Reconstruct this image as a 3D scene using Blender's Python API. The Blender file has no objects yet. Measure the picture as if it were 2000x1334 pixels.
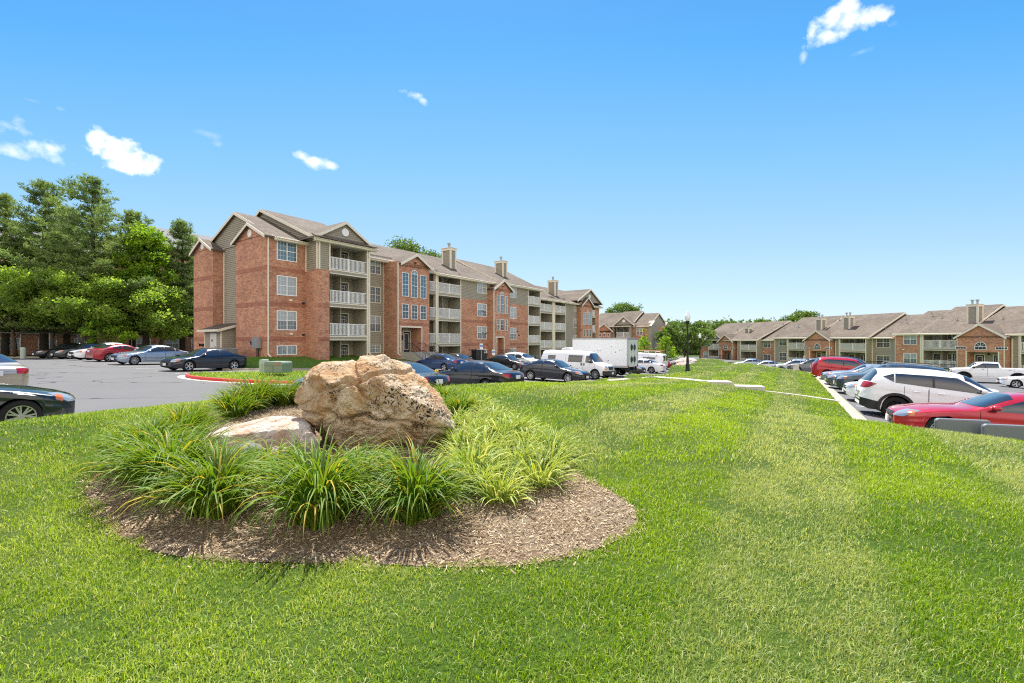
EXPO = 1.0
import bpy, bmesh, math, random
import numpy as np
from mathutils import Vector, Matrix, geometry
R = math.radians
rng = np.random.default_rng(7)
random.seed(7)
SC = bpy.context.scene
COL = SC.collection
ZC = 1.6            # eye height
F = 900.0           # focal length in pixels of the 2000 px wide photograph

def PT(px, py, Y):
    return ((px-1000)/F*Y, Y, ZC-(py-667)/F*Y)

# ------------------------------------------------------------------ objects
def tag(o, label=None, cat=None, group=None, kind=None):
    if label: o['label'] = label
    if cat: o['category'] = cat
    if group: o['group'] = group
    if kind: o['kind'] = kind
    return o

def empty(name, loc, rz=0.0):
    o = bpy.data.objects.new(name, None); COL.objects.link(o)
    o.location = loc; o.rotation_euler = (0, 0, rz); o.empty_display_size = .3
    return o

def mesh_np(name, V, Fc, nper, mat, parent=None, smooth=False, attr=None, mats=None, midx=None):
    """V (n,3); Fc (m,nper) index array"""
    me = bpy.data.meshes.new(name)
    V = np.asarray(V, np.float32); Fc = np.asarray(Fc, np.int32)
    me.vertices.add(len(V)); me.vertices.foreach_set('co', V.ravel())
    me.loops.add(Fc.size); me.loops.foreach_set('vertex_index', Fc.ravel())
    me.polygons.add(len(Fc)); me.polygons.foreach_set('loop_start', np.arange(0, Fc.size, nper, dtype=np.int32))
    if smooth: me.polygons.foreach_set('use_smooth', np.ones(len(Fc), bool))
    if midx is not None: me.polygons.foreach_set('material_index', np.asarray(midx, np.int32))
    me.update(calc_edges=True)
    if attr:
        for k, a in attr.items():
            at = me.attributes.new(k, 'FLOAT', 'POINT'); at.data.foreach_set('value', np.asarray(a, np.float32))
    for m in (mats or [mat]): me.materials.append(m)
    o = bpy.data.objects.new(name, me); COL.objects.link(o)
    if parent: o.parent = parent
    return o

class MB:
    """collects shapes and links them as one mesh object"""
    def __init__(s): s.v = []; s.f = []; s.m = []
    def add(s, vs, fs, m=0):
        b = len(s.v); s.v += [tuple(v) for v in vs]
        s.f += [tuple(b+i for i in f) for f in fs]; s.m += [m]*len(fs); return s
    def box(s, x0, x1, y0, y1, z0, z1, m=0):
        if x0 > x1: x0, x1 = x1, x0
        if y0 > y1: y0, y1 = y1, y0
        if z0 > z1: z0, z1 = z1, z0
        return s.add([(x0,y0,z0),(x1,y0,z0),(x1,y1,z0),(x0,y1,z0),(x0,y0,z1),(x1,y0,z1),(x1,y1,z1),(x0,y1,z1)],
              [(0,3,2,1),(4,5,6,7),(0,1,5,4),(1,2,6,5),(2,3,7,6),(3,0,4,7)], m)
    def poly(s, pts, m=0): return s.add(pts, [tuple(range(len(pts)))], m)
    def prism(s, pts, off, m=0):
        n = len(pts); o = Vector(off)
        a = [Vector(p) for p in pts]; vs = a+[p+o for p in a]
        fs = [tuple(range(n))[::-1], tuple(range(n, 2*n))]+[(i, (i+1) % n, n+(i+1) % n, n+i) for i in range(n)]
        return s.add(vs, fs, m)
    def bar(s, a, b, w, h=None, m=0, up=(0,0,1)):
        a = Vector(a); b = Vector(b); h = h or w; d = (b-a).normalized(); u = Vector(up)
        if abs(d.dot(u)) > .98: u = Vector((1,0,0))
        x = d.cross(u).normalized()*w/2; y = x.normalized().cross(d)*h/2
        return s.prism([a-x-y, a+x-y, a+x+y, a-x+y], b-a, m)
    def tube(s, pts, rs, n=8, m=0, cap=True):
        pts = [Vector(p) for p in pts]
        if not hasattr(rs, '__len__'): rs = [rs]*len(pts)
        b = len(s.v); k = len(pts); prev = None
        for i, p in enumerate(pts):
            d = (pts[min(i+1, k-1)]-pts[max(i-1, 0)]).normalized()
            if prev is None:
                u = Vector((0,0,1)) if abs(d.z) < .9 else Vector((1,0,0)); x = d.cross(u).normalized()
            else: x = (prev-d*prev.dot(d)).normalized()
            prev = x; y = d.cross(x)
            for j in range(n):
                a = 2*math.pi*j/n; s.v.append(tuple(p+(x*math.cos(a)+y*math.sin(a))*rs[i]))
        for i in range(k-1):
            for j in range(n):
                j2 = (j+1) % n; s.f.append((b+i*n+j, b+i*n+j2, b+(i+1)*n+j2, b+(i+1)*n+j)); s.m.append(m)
        if cap:
            s.f.append(tuple(b+j for j in range(n))[::-1]); s.m.append(m)
            s.f.append(tuple(b+(k-1)*n+j for j in range(n))); s.m.append(m)
        return s
    def lathe(s, prof, n=24, c=(0,0,0), axis='z', m=0):
        b = len(s.v); k = len(prof)
        for (r, h) in prof:
            for j in range(n):
                a = 2*math.pi*j/n
                p = (r*math.cos(a), r*math.sin(a), h) if axis == 'z' else ((r*math.cos(a), h, r*math.sin(a)) if axis == 'y' else (h, r*math.cos(a), r*math.sin(a)))
                s.v.append((p[0]+c[0], p[1]+c[1], p[2]+c[2]))
        for i in range(k-1):
            for j in range(n):
                j2 = (j+1) % n; q = (b+i*n+j, b+i*n+j2, b+(i+1)*n+j2, b+(i+1)*n+j)
                s.f.append(q if axis != 'y' else q[::-1]); s.m.append(m)
        return s
    def build(s, name, mats, parent=None, dz=0.0, smooth=False, bevel=0.0):
        me = bpy.data.meshes.new(name)
        me.from_pydata([(v[0], v[1], v[2]+dz) for v in s.v], [], s.f)
        if not isinstance(mats, (list, tuple)): mats = [mats]
        for mm in mats: me.materials.append(mm)
        me.polygons.foreach_set('material_index', s.m)
        if smooth: me.polygons.foreach_set('use_smooth', [True]*len(s.f))
        me.update()
        o = bpy.data.objects.new(name, me); COL.objects.link(o)
        if parent: o.parent = parent
        if bevel:
            b = o.modifiers.new('b', 'BEVEL'); b.width = bevel; b.segments = 2; b.limit_method = 'ANGLE'
        return o

# ------------------------------------------------------------------ noise
def _hash(ix, iy, iz, sd):
    h = (ix.astype(np.int64)*374761393+iy.astype(np.int64)*668265263+iz.astype(np.int64)*2147483647+sd*974634777) & 0xffffffff
    h = ((h ^ (h >> 13))*1274126177) & 0xffffffff
    h = (h ^ (h >> 16)) & 0xffffff
    return h/float(0xffffff)*2-1
def vnoise(P, sd=0):
    P = np.asarray(P, float); i = np.floor(P).astype(np.int64); f = P-i; f = f*f*(3-2*f); r = 0
    for dx in (0,1):
        for dy in (0,1):
            for dz in (0,1):
                w = (f[:,0] if dx else 1-f[:,0])*(f[:,1] if dy else 1-f[:,1])*(f[:,2] if dz else 1-f[:,2])
                r = r+w*_hash(i[:,0]+dx, i[:,1]+dy, i[:,2]+dz, sd)
    return r
def fbm(P, o=4, sd=0, g=.5):
    r = 0; a = 1.0; P = np.asarray(P, float)
    for k in range(o): r = r+a*vnoise(P, sd+k); P = P*2.03+7.1; a *= g
    return r

# ------------------------------------------------------------------ materials
class NT:
    def __init__(s, name):
        s.mat = bpy.data.materials.new(name); s.mat.use_nodes = True
        s.t = s.mat.node_tree; s.t.nodes.clear()
        s.out = s.n('ShaderNodeOutputMaterial')
    def n(s, typ, props=None, **inp):
        nd = s.t.nodes.new(typ)
        for k, v in (props or {}).items(): setattr(nd, k, v)
        for k, v in inp.items(): s.set(nd, k.replace('_', ' '), v)
        return nd
    def set(s, nd, k, v):
        if k.isdigit(): k = int(k)
        sock = nd.inputs[k]
        if isinstance(v, bpy.types.NodeSocket): s.t.links.new(v, sock)
        elif isinstance(v, bpy.types.Node): s.t.links.new(v.outputs[0], sock)
        else: sock.default_value = v
    def math(s, op, a, b=0.0, c=0.0, clamp=False):
        nd = s.t.nodes.new('ShaderNodeMath'); nd.operation = op; nd.use_clamp = clamp
        s.set(nd, '0', a); s.set(nd, '1', b); s.set(nd, '2', c); return nd.outputs[0]
    def mix(s, f, a, b, mode='MIX'):
        nd = s.t.nodes.new('ShaderNodeMix'); nd.data_type = 'RGBA'; nd.blend_type = mode
        s.set(nd, '0', f); s.set(nd, '6', a); s.set(nd, '7', b); return nd.outputs[2]
    def noise(s, vec, scale, detail=3, rough=.6, out=0, dist=0):
        nd = s.n('ShaderNodeTexNoise'); nd.inputs['Scale'].default_value = scale
        nd.inputs['Detail'].default_value = detail; nd.inputs['Roughness'].default_value = rough; nd.inputs['Distortion'].default_value = dist
        if vec is not None: s.t.links.new(vec, nd.inputs['Vector'])
        return nd.outputs[out]
    def ramp(s, f, stops, interp='LINEAR'):
        nd = s.t.nodes.new('ShaderNodeValToRGB'); nd.color_ramp.interpolation = interp
        e = nd.color_ramp.elements
        while len(e) < len(stops): e.new(.5)
        for el, (p, c) in zip(e, stops):
            el.position = p; el.color = tuple(c)+(1,) if hasattr(c, '__len__') and len(c) == 3 else ((c, c, c, 1) if not hasattr(c, '__len__') else c)
        s.set(nd, '0', f); return nd.outputs[0]
    def maprange(s, v, a, b, c=0.0, d=1.0):
        nd = s.t.nodes.new('ShaderNodeMapRange'); s.set(nd, '0', v)
        for i, x in enumerate((a, b, c, d)): nd.inputs[i+1].default_value = x
        return nd.outputs[0]
    def bump(s, h, strength=.4, dist=.02):
        nd = s.n('ShaderNodeBump'); nd.inputs['Strength'].default_value = strength; nd.inputs['Distance'].default_value = dist
        s.t.links.new(h, nd.inputs['Height']); return nd.outputs[0]
    def obj(s): return s.n('ShaderNodeTexCoord').outputs['Object']
    def pbsdf(s, color, rough=.6, normal=None, **kw):
        p = s.n('ShaderNodeBsdfPrincipled'); s.set(p, 'Base Color', color if isinstance(color, bpy.types.NodeSocket) else tuple(color)+(1,))
        s.set(p, 'Roughness', rough)
        if normal is not None: s.set(p, 'Normal', normal)
        for k, v in kw.items(): s.set(p, k.replace('_', ' '), v)
        s.t.links.new(p.outputs[0], s.out.inputs[0]); return p
def c4(c): return tuple(c)+(1,)

def M(name, rgb, rough=.6, var=.12, scale=4.0, metal=0.0, bump=0.0, bscale=40, spec=.5, coat=0.0):
    n = NT(name); o = n.obj()
    f = n.noise(o, scale, 5)
    col = n.mix(f, c4([c*(1-var) for c in rgb]), c4([min(1, c*(1+var)) for c in rgb]))
    nm = n.bump(n.noise(o, bscale, 3), bump, .01) if bump else None
    n.pbsdf(col, n.maprange(f, .3, .7, rough*.9, min(1, rough*1.1)), nm, Metallic=metal, Specular_IOR_Level=spec, Coat_Weight=coat)
    return n.mat

def mat_brick(name, ca, cb, mortar, dark=1.0):
    n = NT(name); tc = n.n('ShaderNodeTexCoord'); o = tc.outputs['Object']
    sp = n.n('ShaderNodeSeparateXYZ'); n.t.links.new(o, sp.inputs[0])
    sn = n.n('ShaderNodeSeparateXYZ'); n.t.links.new(tc.outputs['Normal'], sn.inputs[0])
    side = n.math('GREATER_THAN', n.math('ABSOLUTE', sn.outputs[0]), n.math('ABSOLUTE', sn.outputs[1]))
    h = n.math('ADD', n.math('MULTIPLY', sp.outputs[0], n.math('SUBTRACT', 1.0, side)), n.math('MULTIPLY', sp.outputs[1], side))
    cv = n.n('ShaderNodeCombineXYZ'); n.set(cv, '0', h); n.set(cv, '1', sp.outputs[2])
    b = n.n('ShaderNodeTexBrick'); n.t.links.new(cv.outputs[0], b.inputs['Vector'])
    for k, v in dict(Scale=1.0, Mortar_Size=.011, Mortar_Smooth=.2, Bias=0.0, Brick_Width=.215, Row_Height=.075).items():
        b.inputs[k.replace('_', ' ')].default_value = v
    b.inputs['Color1'].default_value = c4(ca); b.inputs['Color2'].default_value = c4(cb); b.inputs['Mortar'].default_value = c4(mortar)
    # a coarser per-brick variation that still reads from far away
    w = n.n('ShaderNodeTexBrick'); mp = n.n('ShaderNodeVectorMath', {'operation': 'SCALE'}); n.t.links.new(cv.outputs[0], mp.inputs[0]); mp.inputs['Scale'].default_value = 1.0
    n.t.links.new(mp.outputs[0], w.inputs['Vector'])
    for k, v in dict(Scale=1.0, Mortar_Size=0.0, Bias=-.35, Brick_Width=.43, Row_Height=.15).items(): w.inputs[k.replace('_', ' ')].default_value = v
    w.inputs['Color1'].default_value = (1,1,1,1); w.inputs['Color2'].default_value = (.66,.60,.60,1)
    col = n.mix(.8, b.outputs[0], w.outputs[0], 'MULTIPLY')
    st = n.noise(o, .45, 5, .65)
    col = n.mix(n.maprange(st, .35, .75), col, c4((.72,.70,.70)), 'MULTIPLY')
    n.pbsdf(col, .85, n.bump(b.outputs[1], -.5, .01), Specular_IOR_Level=.25)
    return n.mat

def mat_grass(name, base, tip, dry, trans=.45):
    n = NT(name)
    a = n.n('ShaderNodeAttribute', {'attribute_name': 'tint'}).outputs['Fac']
    hgt = n.n('ShaderNodeAttribute', {'attribute_name': 'hgt'}).outputs['Fac']
    d = n.n('ShaderNodeAttribute', {'attribute_name': 'dry'}).outputs['Fac']
    col = n.mix(a, c4(base), c4(tip)); col = n.mix(d, col, c4(dry))
    df = n.n('ShaderNodeBsdfPrincipled'); n.set(df, 'Base Color', col); n.set(df, 'Roughness', .5); n.set(df, 'Specular IOR Level', .35)
    tr = n.n('ShaderNodeBsdfTranslucent'); n.set(tr, 'Color', n.mix(1.0, col, (1.35,1.25,.6,1), 'MULTIPLY'))
    mx = n.n('ShaderNodeMixShader'); mx.inputs[0].default_value = trans
    n.t.links.new(df.outputs[0], mx.inputs[1]); n.t.links.new(tr.outputs[0], mx.inputs[2]); n.t.links.new(mx.outputs[0], n.out.inputs[0])
    return n.mat

def mat_leaf(name, a, b, trans=.35, tcol=(1.2,1.3,.5)):
    n = NT(name)
    t = n.n('ShaderNodeAttribute', {'attribute_name': 'tint'}).outputs['Fac']
    col = n.mix(t, c4(a), c4(b))
    df = n.n('ShaderNodeBsdfPrincipled'); n.set(df, 'Base Color', col); n.set(df, 'Roughness', .55); n.set(df, 'Specular IOR Level', .3)
    tr = n.n('ShaderNodeBsdfTranslucent'); n.set(tr, 'Color', n.mix(1.0, col, c4(tcol), 'MULTIPLY'))
    mx = n.n('ShaderNodeMixShader'); mx.inputs[0].default_value = trans
    n.t.links.new(df.outputs[0], mx.inputs[1]); n.t.links.new(tr.outputs[0], mx.inputs[2]); n.t.links.new(mx.outputs[0], n.out.inputs[0])
    return n.mat

def mat_paint(name, rgb, flake=.0, rough=.28):
    n = NT(name); o = n.obj()
    f = n.noise(o, 3.0, 4); col = n.mix(f, c4([c*.93 for c in rgb]), c4([min(1, c*1.05) for c in rgb]))
    d = n.noise(o, 1.3, 5, .7)
    p = n.pbsdf(col, n.maprange(d, .3, .8, rough*.8, rough*1.35), None, Metallic=flake, Coat_Weight=.85, Coat_Roughness=.06)
    return n.mat

def mat_glass(name, rgb, rough=.05, spec=.9, blinds=None, metal=0.0):
    n = NT(name); o = n.obj(); col = c4(rgb)
    f = n.noise(o, .9, 3)
    c = n.mix(f, c4([x*.6 for x in rgb]), c4([min(1, x*1.4) for x in rgb]))
    p = n.pbsdf(c, rough, None, Specular_IOR_Level=spec, Coat_Weight=.5, Coat_Roughness=.02, Metallic=metal)
    return n.mat

MT = {}
MT['brick'] = mat_brick('brick_red', (.74,.285,.14), (.36,.10,.048), (.66,.52,.38))
MT['brick_band'] = mat_brick('brick_dark', (.50,.15,.08), (.36,.10,.052), (.48,.34,.25))
MT['siding'] = M('siding_olive', (.35,.31,.235), .65, .07, 1.0, bump=.1, spec=.3)
MT['trim'] = M('trim_cream', (.80,.72,.57), .55, .06, 3)
MT['white'] = M('white_vinyl', (.88,.86,.82), .4, .04, 3)
MT['soffit'] = M('soffit', (.42,.39,.32), .7, .06, 2)
MT['door'] = M('door_dark', (.016,.019,.026), .3, .1, 3)
MT['doorwhite'] = M('door_white', (.72,.70,.66), .45, .05, 3)
MT['metal_black'] = M('metal_black', (.015,.015,.016), .4, .1, 5, metal=.3)
MT['metal_grey'] = M('metal_grey', (.30,.31,.32), .45, .12, 6, metal=.3)
MT['galv'] = M('galvanised', (.42,.43,.44), .4, .15, 6, metal=.7)
MT['darkgap'] = M('dark_gap', (.012,.012,.013), .9, .1, 3)
MT['concrete'] = M('concrete', (.40,.35,.27), .9, .14, 1.6, bump=.3, bscale=60, spec=.2)
MT['concrete_light'] = M('concrete_light', (.52,.49,.42), .9, .10, 1.6, bump=.3, bscale=60, spec=.2)
MT['concrete_step'] = M('concrete_step', (.42,.39,.33), .9, .14, 1.6, bump=.3, bscale=60, spec=.2)
MT['kerb_red'] = M('kerb_red', (.52,.028,.022), .6, .25, 5, bump=.2)
MT['util_green'] = M('utility_green', (.20,.25,.17), .55, .12, 2)
MT['util_pale'] = M('utility_pale', (.40,.47,.40), .55, .10, 2)
MT['bark'] = M('bark', (.085,.065,.05), .95, .35, 9, bump=.8, bscale=25, spec=.1)
MT['rubber'] = M('rubber', (.014,.014,.015), .8, .2, 8, spec=.3)
MT['alloy'] = M('alloy', (.55,.56,.58), .28, .06, 8, metal=.85)
MT['alloy_black'] = M('alloy_black', (.02,.02,.022), .3, .06, 8, metal=.4)
MT['chrome'] = M('chrome', (.75,.76,.78), .12, .03, 5, metal=1.0)
MT['plastic'] = M('plastic_black', (.018,.018,.019), .45, .1, 8)
MT['carglass'] = mat_glass('car_glass', (.022,.028,.034))
MT['redlamp'] = mat_glass('lamp_red', (.30,.006,.008), .15, .5)
MT['clearlamp'] = mat_glass('lamp_clear', (.34,.36,.38), .10, metal=.4)
MT['amber'] = mat_glass('lamp_amber', (.55,.13,.012), .15)
MT['plate'] = M('number_plate', (.72,.72,.70), .5, .15, 14)
MT['pane_dark'] = mat_glass('pane_dark', (.035,.05,.065), .06)
MT['pane_blue'] = mat_glass('pane_blue', (.07,.14,.18), .06)
MT['blue_sign'] = M('sign_blue', (.02,.10,.48), .5, .05, 3)

def mat_blinds(name, a, b, vertical=False):
    n = NT(name); tc = n.n('ShaderNodeTexCoord'); sp = n.n('ShaderNodeSeparateXYZ'); n.t.links.new(tc.outputs['Object'], sp.inputs[0])
    x = sp.outputs[2] if not vertical else n.math('ADD', sp.outputs[0], sp.outputs[1])
    fr = n.math('FRACT', n.math('MULTIPLY', x, 20.0 if not vertical else 9.0))
    col = n.mix(fr, c4(a), c4(b)); col = n.mix(n.noise(tc.outputs['Object'], .7, 3), col, c4([c*.5 for c in a]))
    n.pbsdf(col, .25, None, Specular_IOR_Level=.6, Coat_Weight=.9, Coat_Roughness=.03)
    return n.mat
MT['blind_light'] = mat_blinds('blind_light', (.40,.45,.47), (.58,.62,.64))
MT['blind_mid'] = mat_blinds('blind_mid', (.15,.19,.22), (.24,.28,.31))
MT['blind_vert'] = mat_blinds('blind_vertical', (.22,.30,.34), (.40,.48,.52), True)

def mat_shingle():
    n = NT('shingle'); o = n.obj()
    sp = n.n('ShaderNodeSeparateXYZ'); n.t.links.new(o, sp.inputs[0])
    cv = n.n('ShaderNodeCombineXYZ'); n.set(cv, '0', n.math('ADD', sp.outputs[0], 0.0)); n.set(cv, '1', n.math('MULTIPLY', sp.outputs[2], 2.3))
    b = n.n('ShaderNodeTexBrick'); n.t.links.new(cv.outputs[0], b.inputs['Vector'])
    for k, v in dict(Scale=1.0, Mortar_Size=.008, Bias=0.0, Brick_Width=.3, Row_Height=.14).items(): b.inputs[k.replace('_', ' ')].default_value = v
    b.inputs['Color1'].default_value = (.205,.170,.135,1); b.inputs['Color2'].default_value = (.132,.109,.086,1); b.inputs['Mortar'].default_value = (.07,.058,.05,1)
    c = n.mix(n.maprange(n.noise(o, .35, 5, .7), .3, .75), b.outputs[0], (.60,.58,.57,1), 'MULTIPLY')
    c = n.mix(n.noise(o, 14, 2), c, (1.25,1.2,1.15,1), 'MULTIPLY')
    n.pbsdf(c, .92, n.bump(b.outputs[1], -.4, .01), Specular_IOR_Level=.2); return n.mat
MT['shingle'] = mat_shingle()

def mat_asphalt():
    n = NT('asphalt'); o = n.obj()
    f = n.noise(o, .22, 6, .65); g = n.noise(o, 55, 3)
    col = n.mix(f, (.125,.122,.118,1), (.185,.18,.172,1)); col = n.mix(g, n.mix(.5, col, (.07,.07,.075,1)), col)
    # long irregular cracks and seal lines
    wv = n.n('ShaderNodeTexVoronoi', {'feature': 'DISTANCE_TO_EDGE'}); wv.inputs['Scale'].default_value = .16
    mp = n.n('ShaderNodeVectorMath', {'operation': 'ADD'}); n.t.links.new(o, mp.inputs[0])
    nv = n.n('ShaderNodeTexNoise'); nv.inputs['Scale'].default_value = .8; n.t.links.new(o, nv.inputs['Vector'])
    sc = n.n('ShaderNodeVectorMath', {'operation': 'SCALE'}); sc.inputs['Scale'].default_value = 1.6; n.t.links.new(nv.outputs[1], sc.inputs[0])
    n.t.links.new(sc.outputs[0], mp.inputs[1]); n.t.links.new(mp.outputs[0], wv.inputs['Vector'])
    cr = n.math('MULTIPLY', n.math('LESS_THAN', wv.outputs[0], .007), n.maprange(n.noise(o, .25, 2), .38, .5))
    col = n.mix(cr, col, (.03,.03,.03,1))
    oil = n.maprange(n.noise(o, .9, 4, .7), .66, .8); col = n.mix(n.math('MULTIPLY', oil, .5), col, (.05,.05,.052,1))
    n.pbsdf(col, .9, n.bump(g, .4, .01), Specular_IOR_Level=.3); return n.mat
MT['asphalt'] = mat_asphalt()
MT['paint_line'] = M('line_paint', (.62,.62,.60), .8, .35, 6)

def mat_turf(name, a, b, c):
    n = NT(name); o = n.obj()
    f = n.noise(o, 1.1, 6, .7); g = n.noise(o, 42, 3); w = n.noise(o, .12, 4)
    col = n.mix(n.maprange(f, .3, .7), c4(a), c4(b)); col = n.mix(n.maprange(w, .45, .7), col, c4(c)); col = n.mix(n.math('MULTIPLY', g, .6), col, c4([x*.5 for x in a]))
    n.pbsdf(col, .95, n.bump(g, .9, .04), Specular_IOR_Level=.1); return n.mat
MT['soil_turf'] = mat_turf('turf_soil', (.055,.10,.014), (.09,.145,.02), (.11,.13,.04))
MT['turf_far'] = mat_turf('turf_far', (.10,.19,.022), (.15,.26,.03), (.17,.23,.05))
MT['field'] = mat_turf('field', (.05,.09,.02), (.08,.12,.03), (.07,.10,.03))

# ------------------------------------------------------------------ sky, sun, camera
SUN_EL, SUN_AZ = 63.0, -9.0      # azimuth measured from +Y towards +X
def make_world():
    w = bpy.data.worlds.new('World'); SC.world = w; w.use_nodes = True
    t = w.node_tree; t.nodes.clear(); n = NT.__new__(NT); n.t = t
    out = n.n('ShaderNodeOutputWorld'); bg = n.n('ShaderNodeBackground')
    sky = n.n('ShaderNodeTexSky'); sky.sky_type = 'NISHITA'; sky.sun_disc = False
    sky.sun_elevation = R(SUN_EL); sky.sun_rotation = R(SUN_AZ); sky.air_density = 1.0; sky.dust_density = .6; sky.ozone_density = 2.5; sky.altitude = 100
    tc = n.n('ShaderNodeTexCoord'); d = tc.outputs['Generated']
    gm = n.n('ShaderNodeHueSaturation'); gm.inputs['Saturation'].default_value = SKY_SAT; gm.inputs['Value'].default_value = SKY_VAL
    n.t.links.new(sky.outputs[0], gm.inputs['Color'])
    col = gm.outputs[0]
    sp = n.n('ShaderNodeSeparateXYZ'); n.t.links.new(d, sp.inputs[0])
    el = sp.outputs[2]
    # the photographed sky: deep blue high up, pale at the horizon
    rr2 = n.math('SQRT', n.math('ADD', n.math('ADD', n.math('POWER', sp.outputs[1], 2.0), n.math('POWER', el, 2.0)), n.math('MULTIPLY', n.math('POWER', sp.outputs[0], 2.0), .15)))
    grad = n.ramp(n.maprange(n.math('DIVIDE', el, rr2), 0.0, .75), SKY_RAMP)   # darker away from the sun's side
    gs = n.n('ShaderNodeVectorMath', {'operation': 'SCALE'}); n.t.links.new(grad, gs.inputs[0]); gs.inputs['Scale'].default_value = SKY_K
    col = n.mix(.85, col, gs.outputs[0])
    # small fair-weather clouds at their true directions
    nz = n.n('ShaderNodeTexNoise'); nz.inputs['Scale'].default_value = 13.0; nz.inputs['Detail'].default_value = 11; nz.inputs['Roughness'].default_value = .66; nz.inputs['Distortion'].default_value = .25
    n.t.links.new(d, nz.inputs['Vector'])
    nw = n.n('ShaderNodeTexNoise'); nw.inputs['Scale'].default_value = 34.0; nw.inputs['Detail'].default_value = 7; n.t.links.new(d, nw.inputs['Vector'])
    def dot(v):
        k = n.n('ShaderNodeVectorMath', {'operation': 'DOT_PRODUCT'}); n.t.links.new(d, k.inputs[0]); k.inputs[1].default_value = v; return k.outputs['Value']
    tot = None; sh = None
    wob = n.math('ADD', n.math('MULTIPLY', n.math('SUBTRACT', nz.outputs[0], .5), 3.6), n.math('MULTIPLY', n.math('SUBTRACT', nw.outputs[0], .5), 2.4))
    for cl in CLOUDS:
        best = None
        for (px, py, rx, ry) in cl[1]:
            c = Vector(((px-1000)/F, 1.0, (667-py)/F)).normalized(); s_ = 1/math.sqrt(1+((px-1000)/F)**2+((667-py)/F)**2)
            ux = Vector((c.y, -c.x, 0)).normalized(); uz = ux.cross(c).normalized()
            e = n.math('ADD', n.math('POWER', n.math('DIVIDE', dot(ux), rx/F*s_), 2.0), n.math('POWER', n.math('DIVIDE', dot(uz), ry/F*s_), 2.0))
            v = n.math('SUBTRACT', 1.0, n.math('SQRT', e)); best = v if best is None else n.math('MAXIMUM', best, v)
        v = n.math('ADD', best, wob); v = n.math('MULTIPLY', v, n.maprange(best, -.75, .1, 0, 1))
        fr = n.math('GREATER_THAN', dot(c), .5)
        v = n.math('MULTIPLY', n.maprange(v, .03, cl[2]*1.5, 0, cl[0]), fr)
        tot = v if tot is None else n.math('MAXIMUM', tot, v)
    ccol = n.mix(n.maprange(nw.outputs[0], .35, .65), c4([x*.86 for x in CLOUD_COL]), c4(CLOUD_COL))
    col = n.mix(tot, col, ccol)
    # unseen broken cloud added behind the camera to brighten the shaded facades
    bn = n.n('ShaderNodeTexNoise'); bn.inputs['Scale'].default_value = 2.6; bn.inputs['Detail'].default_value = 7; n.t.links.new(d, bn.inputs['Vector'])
    sky_fill = n.math('MULTIPLY', n.maprange(bn.outputs[0], .36, .52), n.maprange(sp.outputs[1], -.05, -.30))
    sky_fill = n.math('MULTIPLY', sky_fill, n.maprange(el, -.02, .03)); sky_fill = n.math('MULTIPLY', sky_fill, n.maprange(el, .95, .70))
    col = n.mix(sky_fill, col, c4(FILL_COL))
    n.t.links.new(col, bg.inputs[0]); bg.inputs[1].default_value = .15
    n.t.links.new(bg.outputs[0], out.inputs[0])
SKY_SAT, SKY_VAL = 1.15, .8
SKY_K = 3.35
SKY_RAMP = [(0.0, (.74,.90,.97)), (.10, (.62,.83,.98)), (.28, (.42,.69,.98)), (.47, (.25,.60,.97)), (.72, (.09,.45,.95)), (1.0, (.03,.26,.8))]
CLOUD_COL = (4.8,4.9,5.0)
FILL_COL = (6.3,5.7,5.0)  # warm white of the added fill cloud behind the camera
CLOUDS = [(1.0, [(1655,44,62,32), (1690,32,42,22), (1660,14,30,20), (1612,70,40,24), (1628,34,28,20), (1725,32,18,10)], .65), (.5, [(1570,112,8,12)], .8),
          (1.0, [(193,282,26,26), (225,300,58,28), (266,312,36,22), (235,280,38,18), (240,325,42,14)], .5), (.85, [(48,258,28,26), (68,285,52,28), (28,296,36,28), (95,288,26,16)], .8), (.5, [(150,320,12,10)], .9), (.35, [(10,243,16,8)], 1.0),
          (.9, [(588,306,20,12), (612,317,32,12), (645,323,16,8)], .8), (.75, [(783,177,22,12), (808,186,26,9), (828,196,12,8)], 1.0), (.22, [(405,262,26,9), (425,282,10,8)], .9), (.2, [(60,195,22,6), (118,212,14,6)], .9), (.2, [(1680,102,20,6)], .9)]
# ------------------------------------------------------------------ terrain
def z_left(x, y):
    x = np.clip(x, -34, 20); y = np.clip(y, 0, 55)
    return -.28-.033*(x+18.7)-.015*(y-28)
def z_right(x, y):
    return np.clip(-.80-.0627*(x-9)+.0236*(np.clip(y, 0, 72)-11)-.07*np.clip(y-40, 0, 40), -2.4, 0)
EDGE_L = [(-20,-1), (-14,4), (-11.2,7.2), (-9.4,9.4), (-8.3,11), (-6.9,12.2), (-4.6,13.1), (-2.2,14.5), (0.9,17.6), (3.6,21.8), (6.2,26.8), (9.6,33), (13.4,40), (17.4,47), (21.5,55), (26,63)]
FAR = [(29,68.5)]
KX = lambda y: .6*y+1.9
EDGE_R = [(31,64), (30,58), (28.7,52), (27.5,47), (26.2,42.3)]+[(KX(y), y) for y in (38,32,27,22,18,15,12.5,11,9.8)]
NEAR_R = [(8.9,8.6), (11.0,7.1), (13.5,5.4), (22,0), (22,-6), (-20,-6)]
def kerb_z(x, y): return z_right(x, y)+.13
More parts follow.
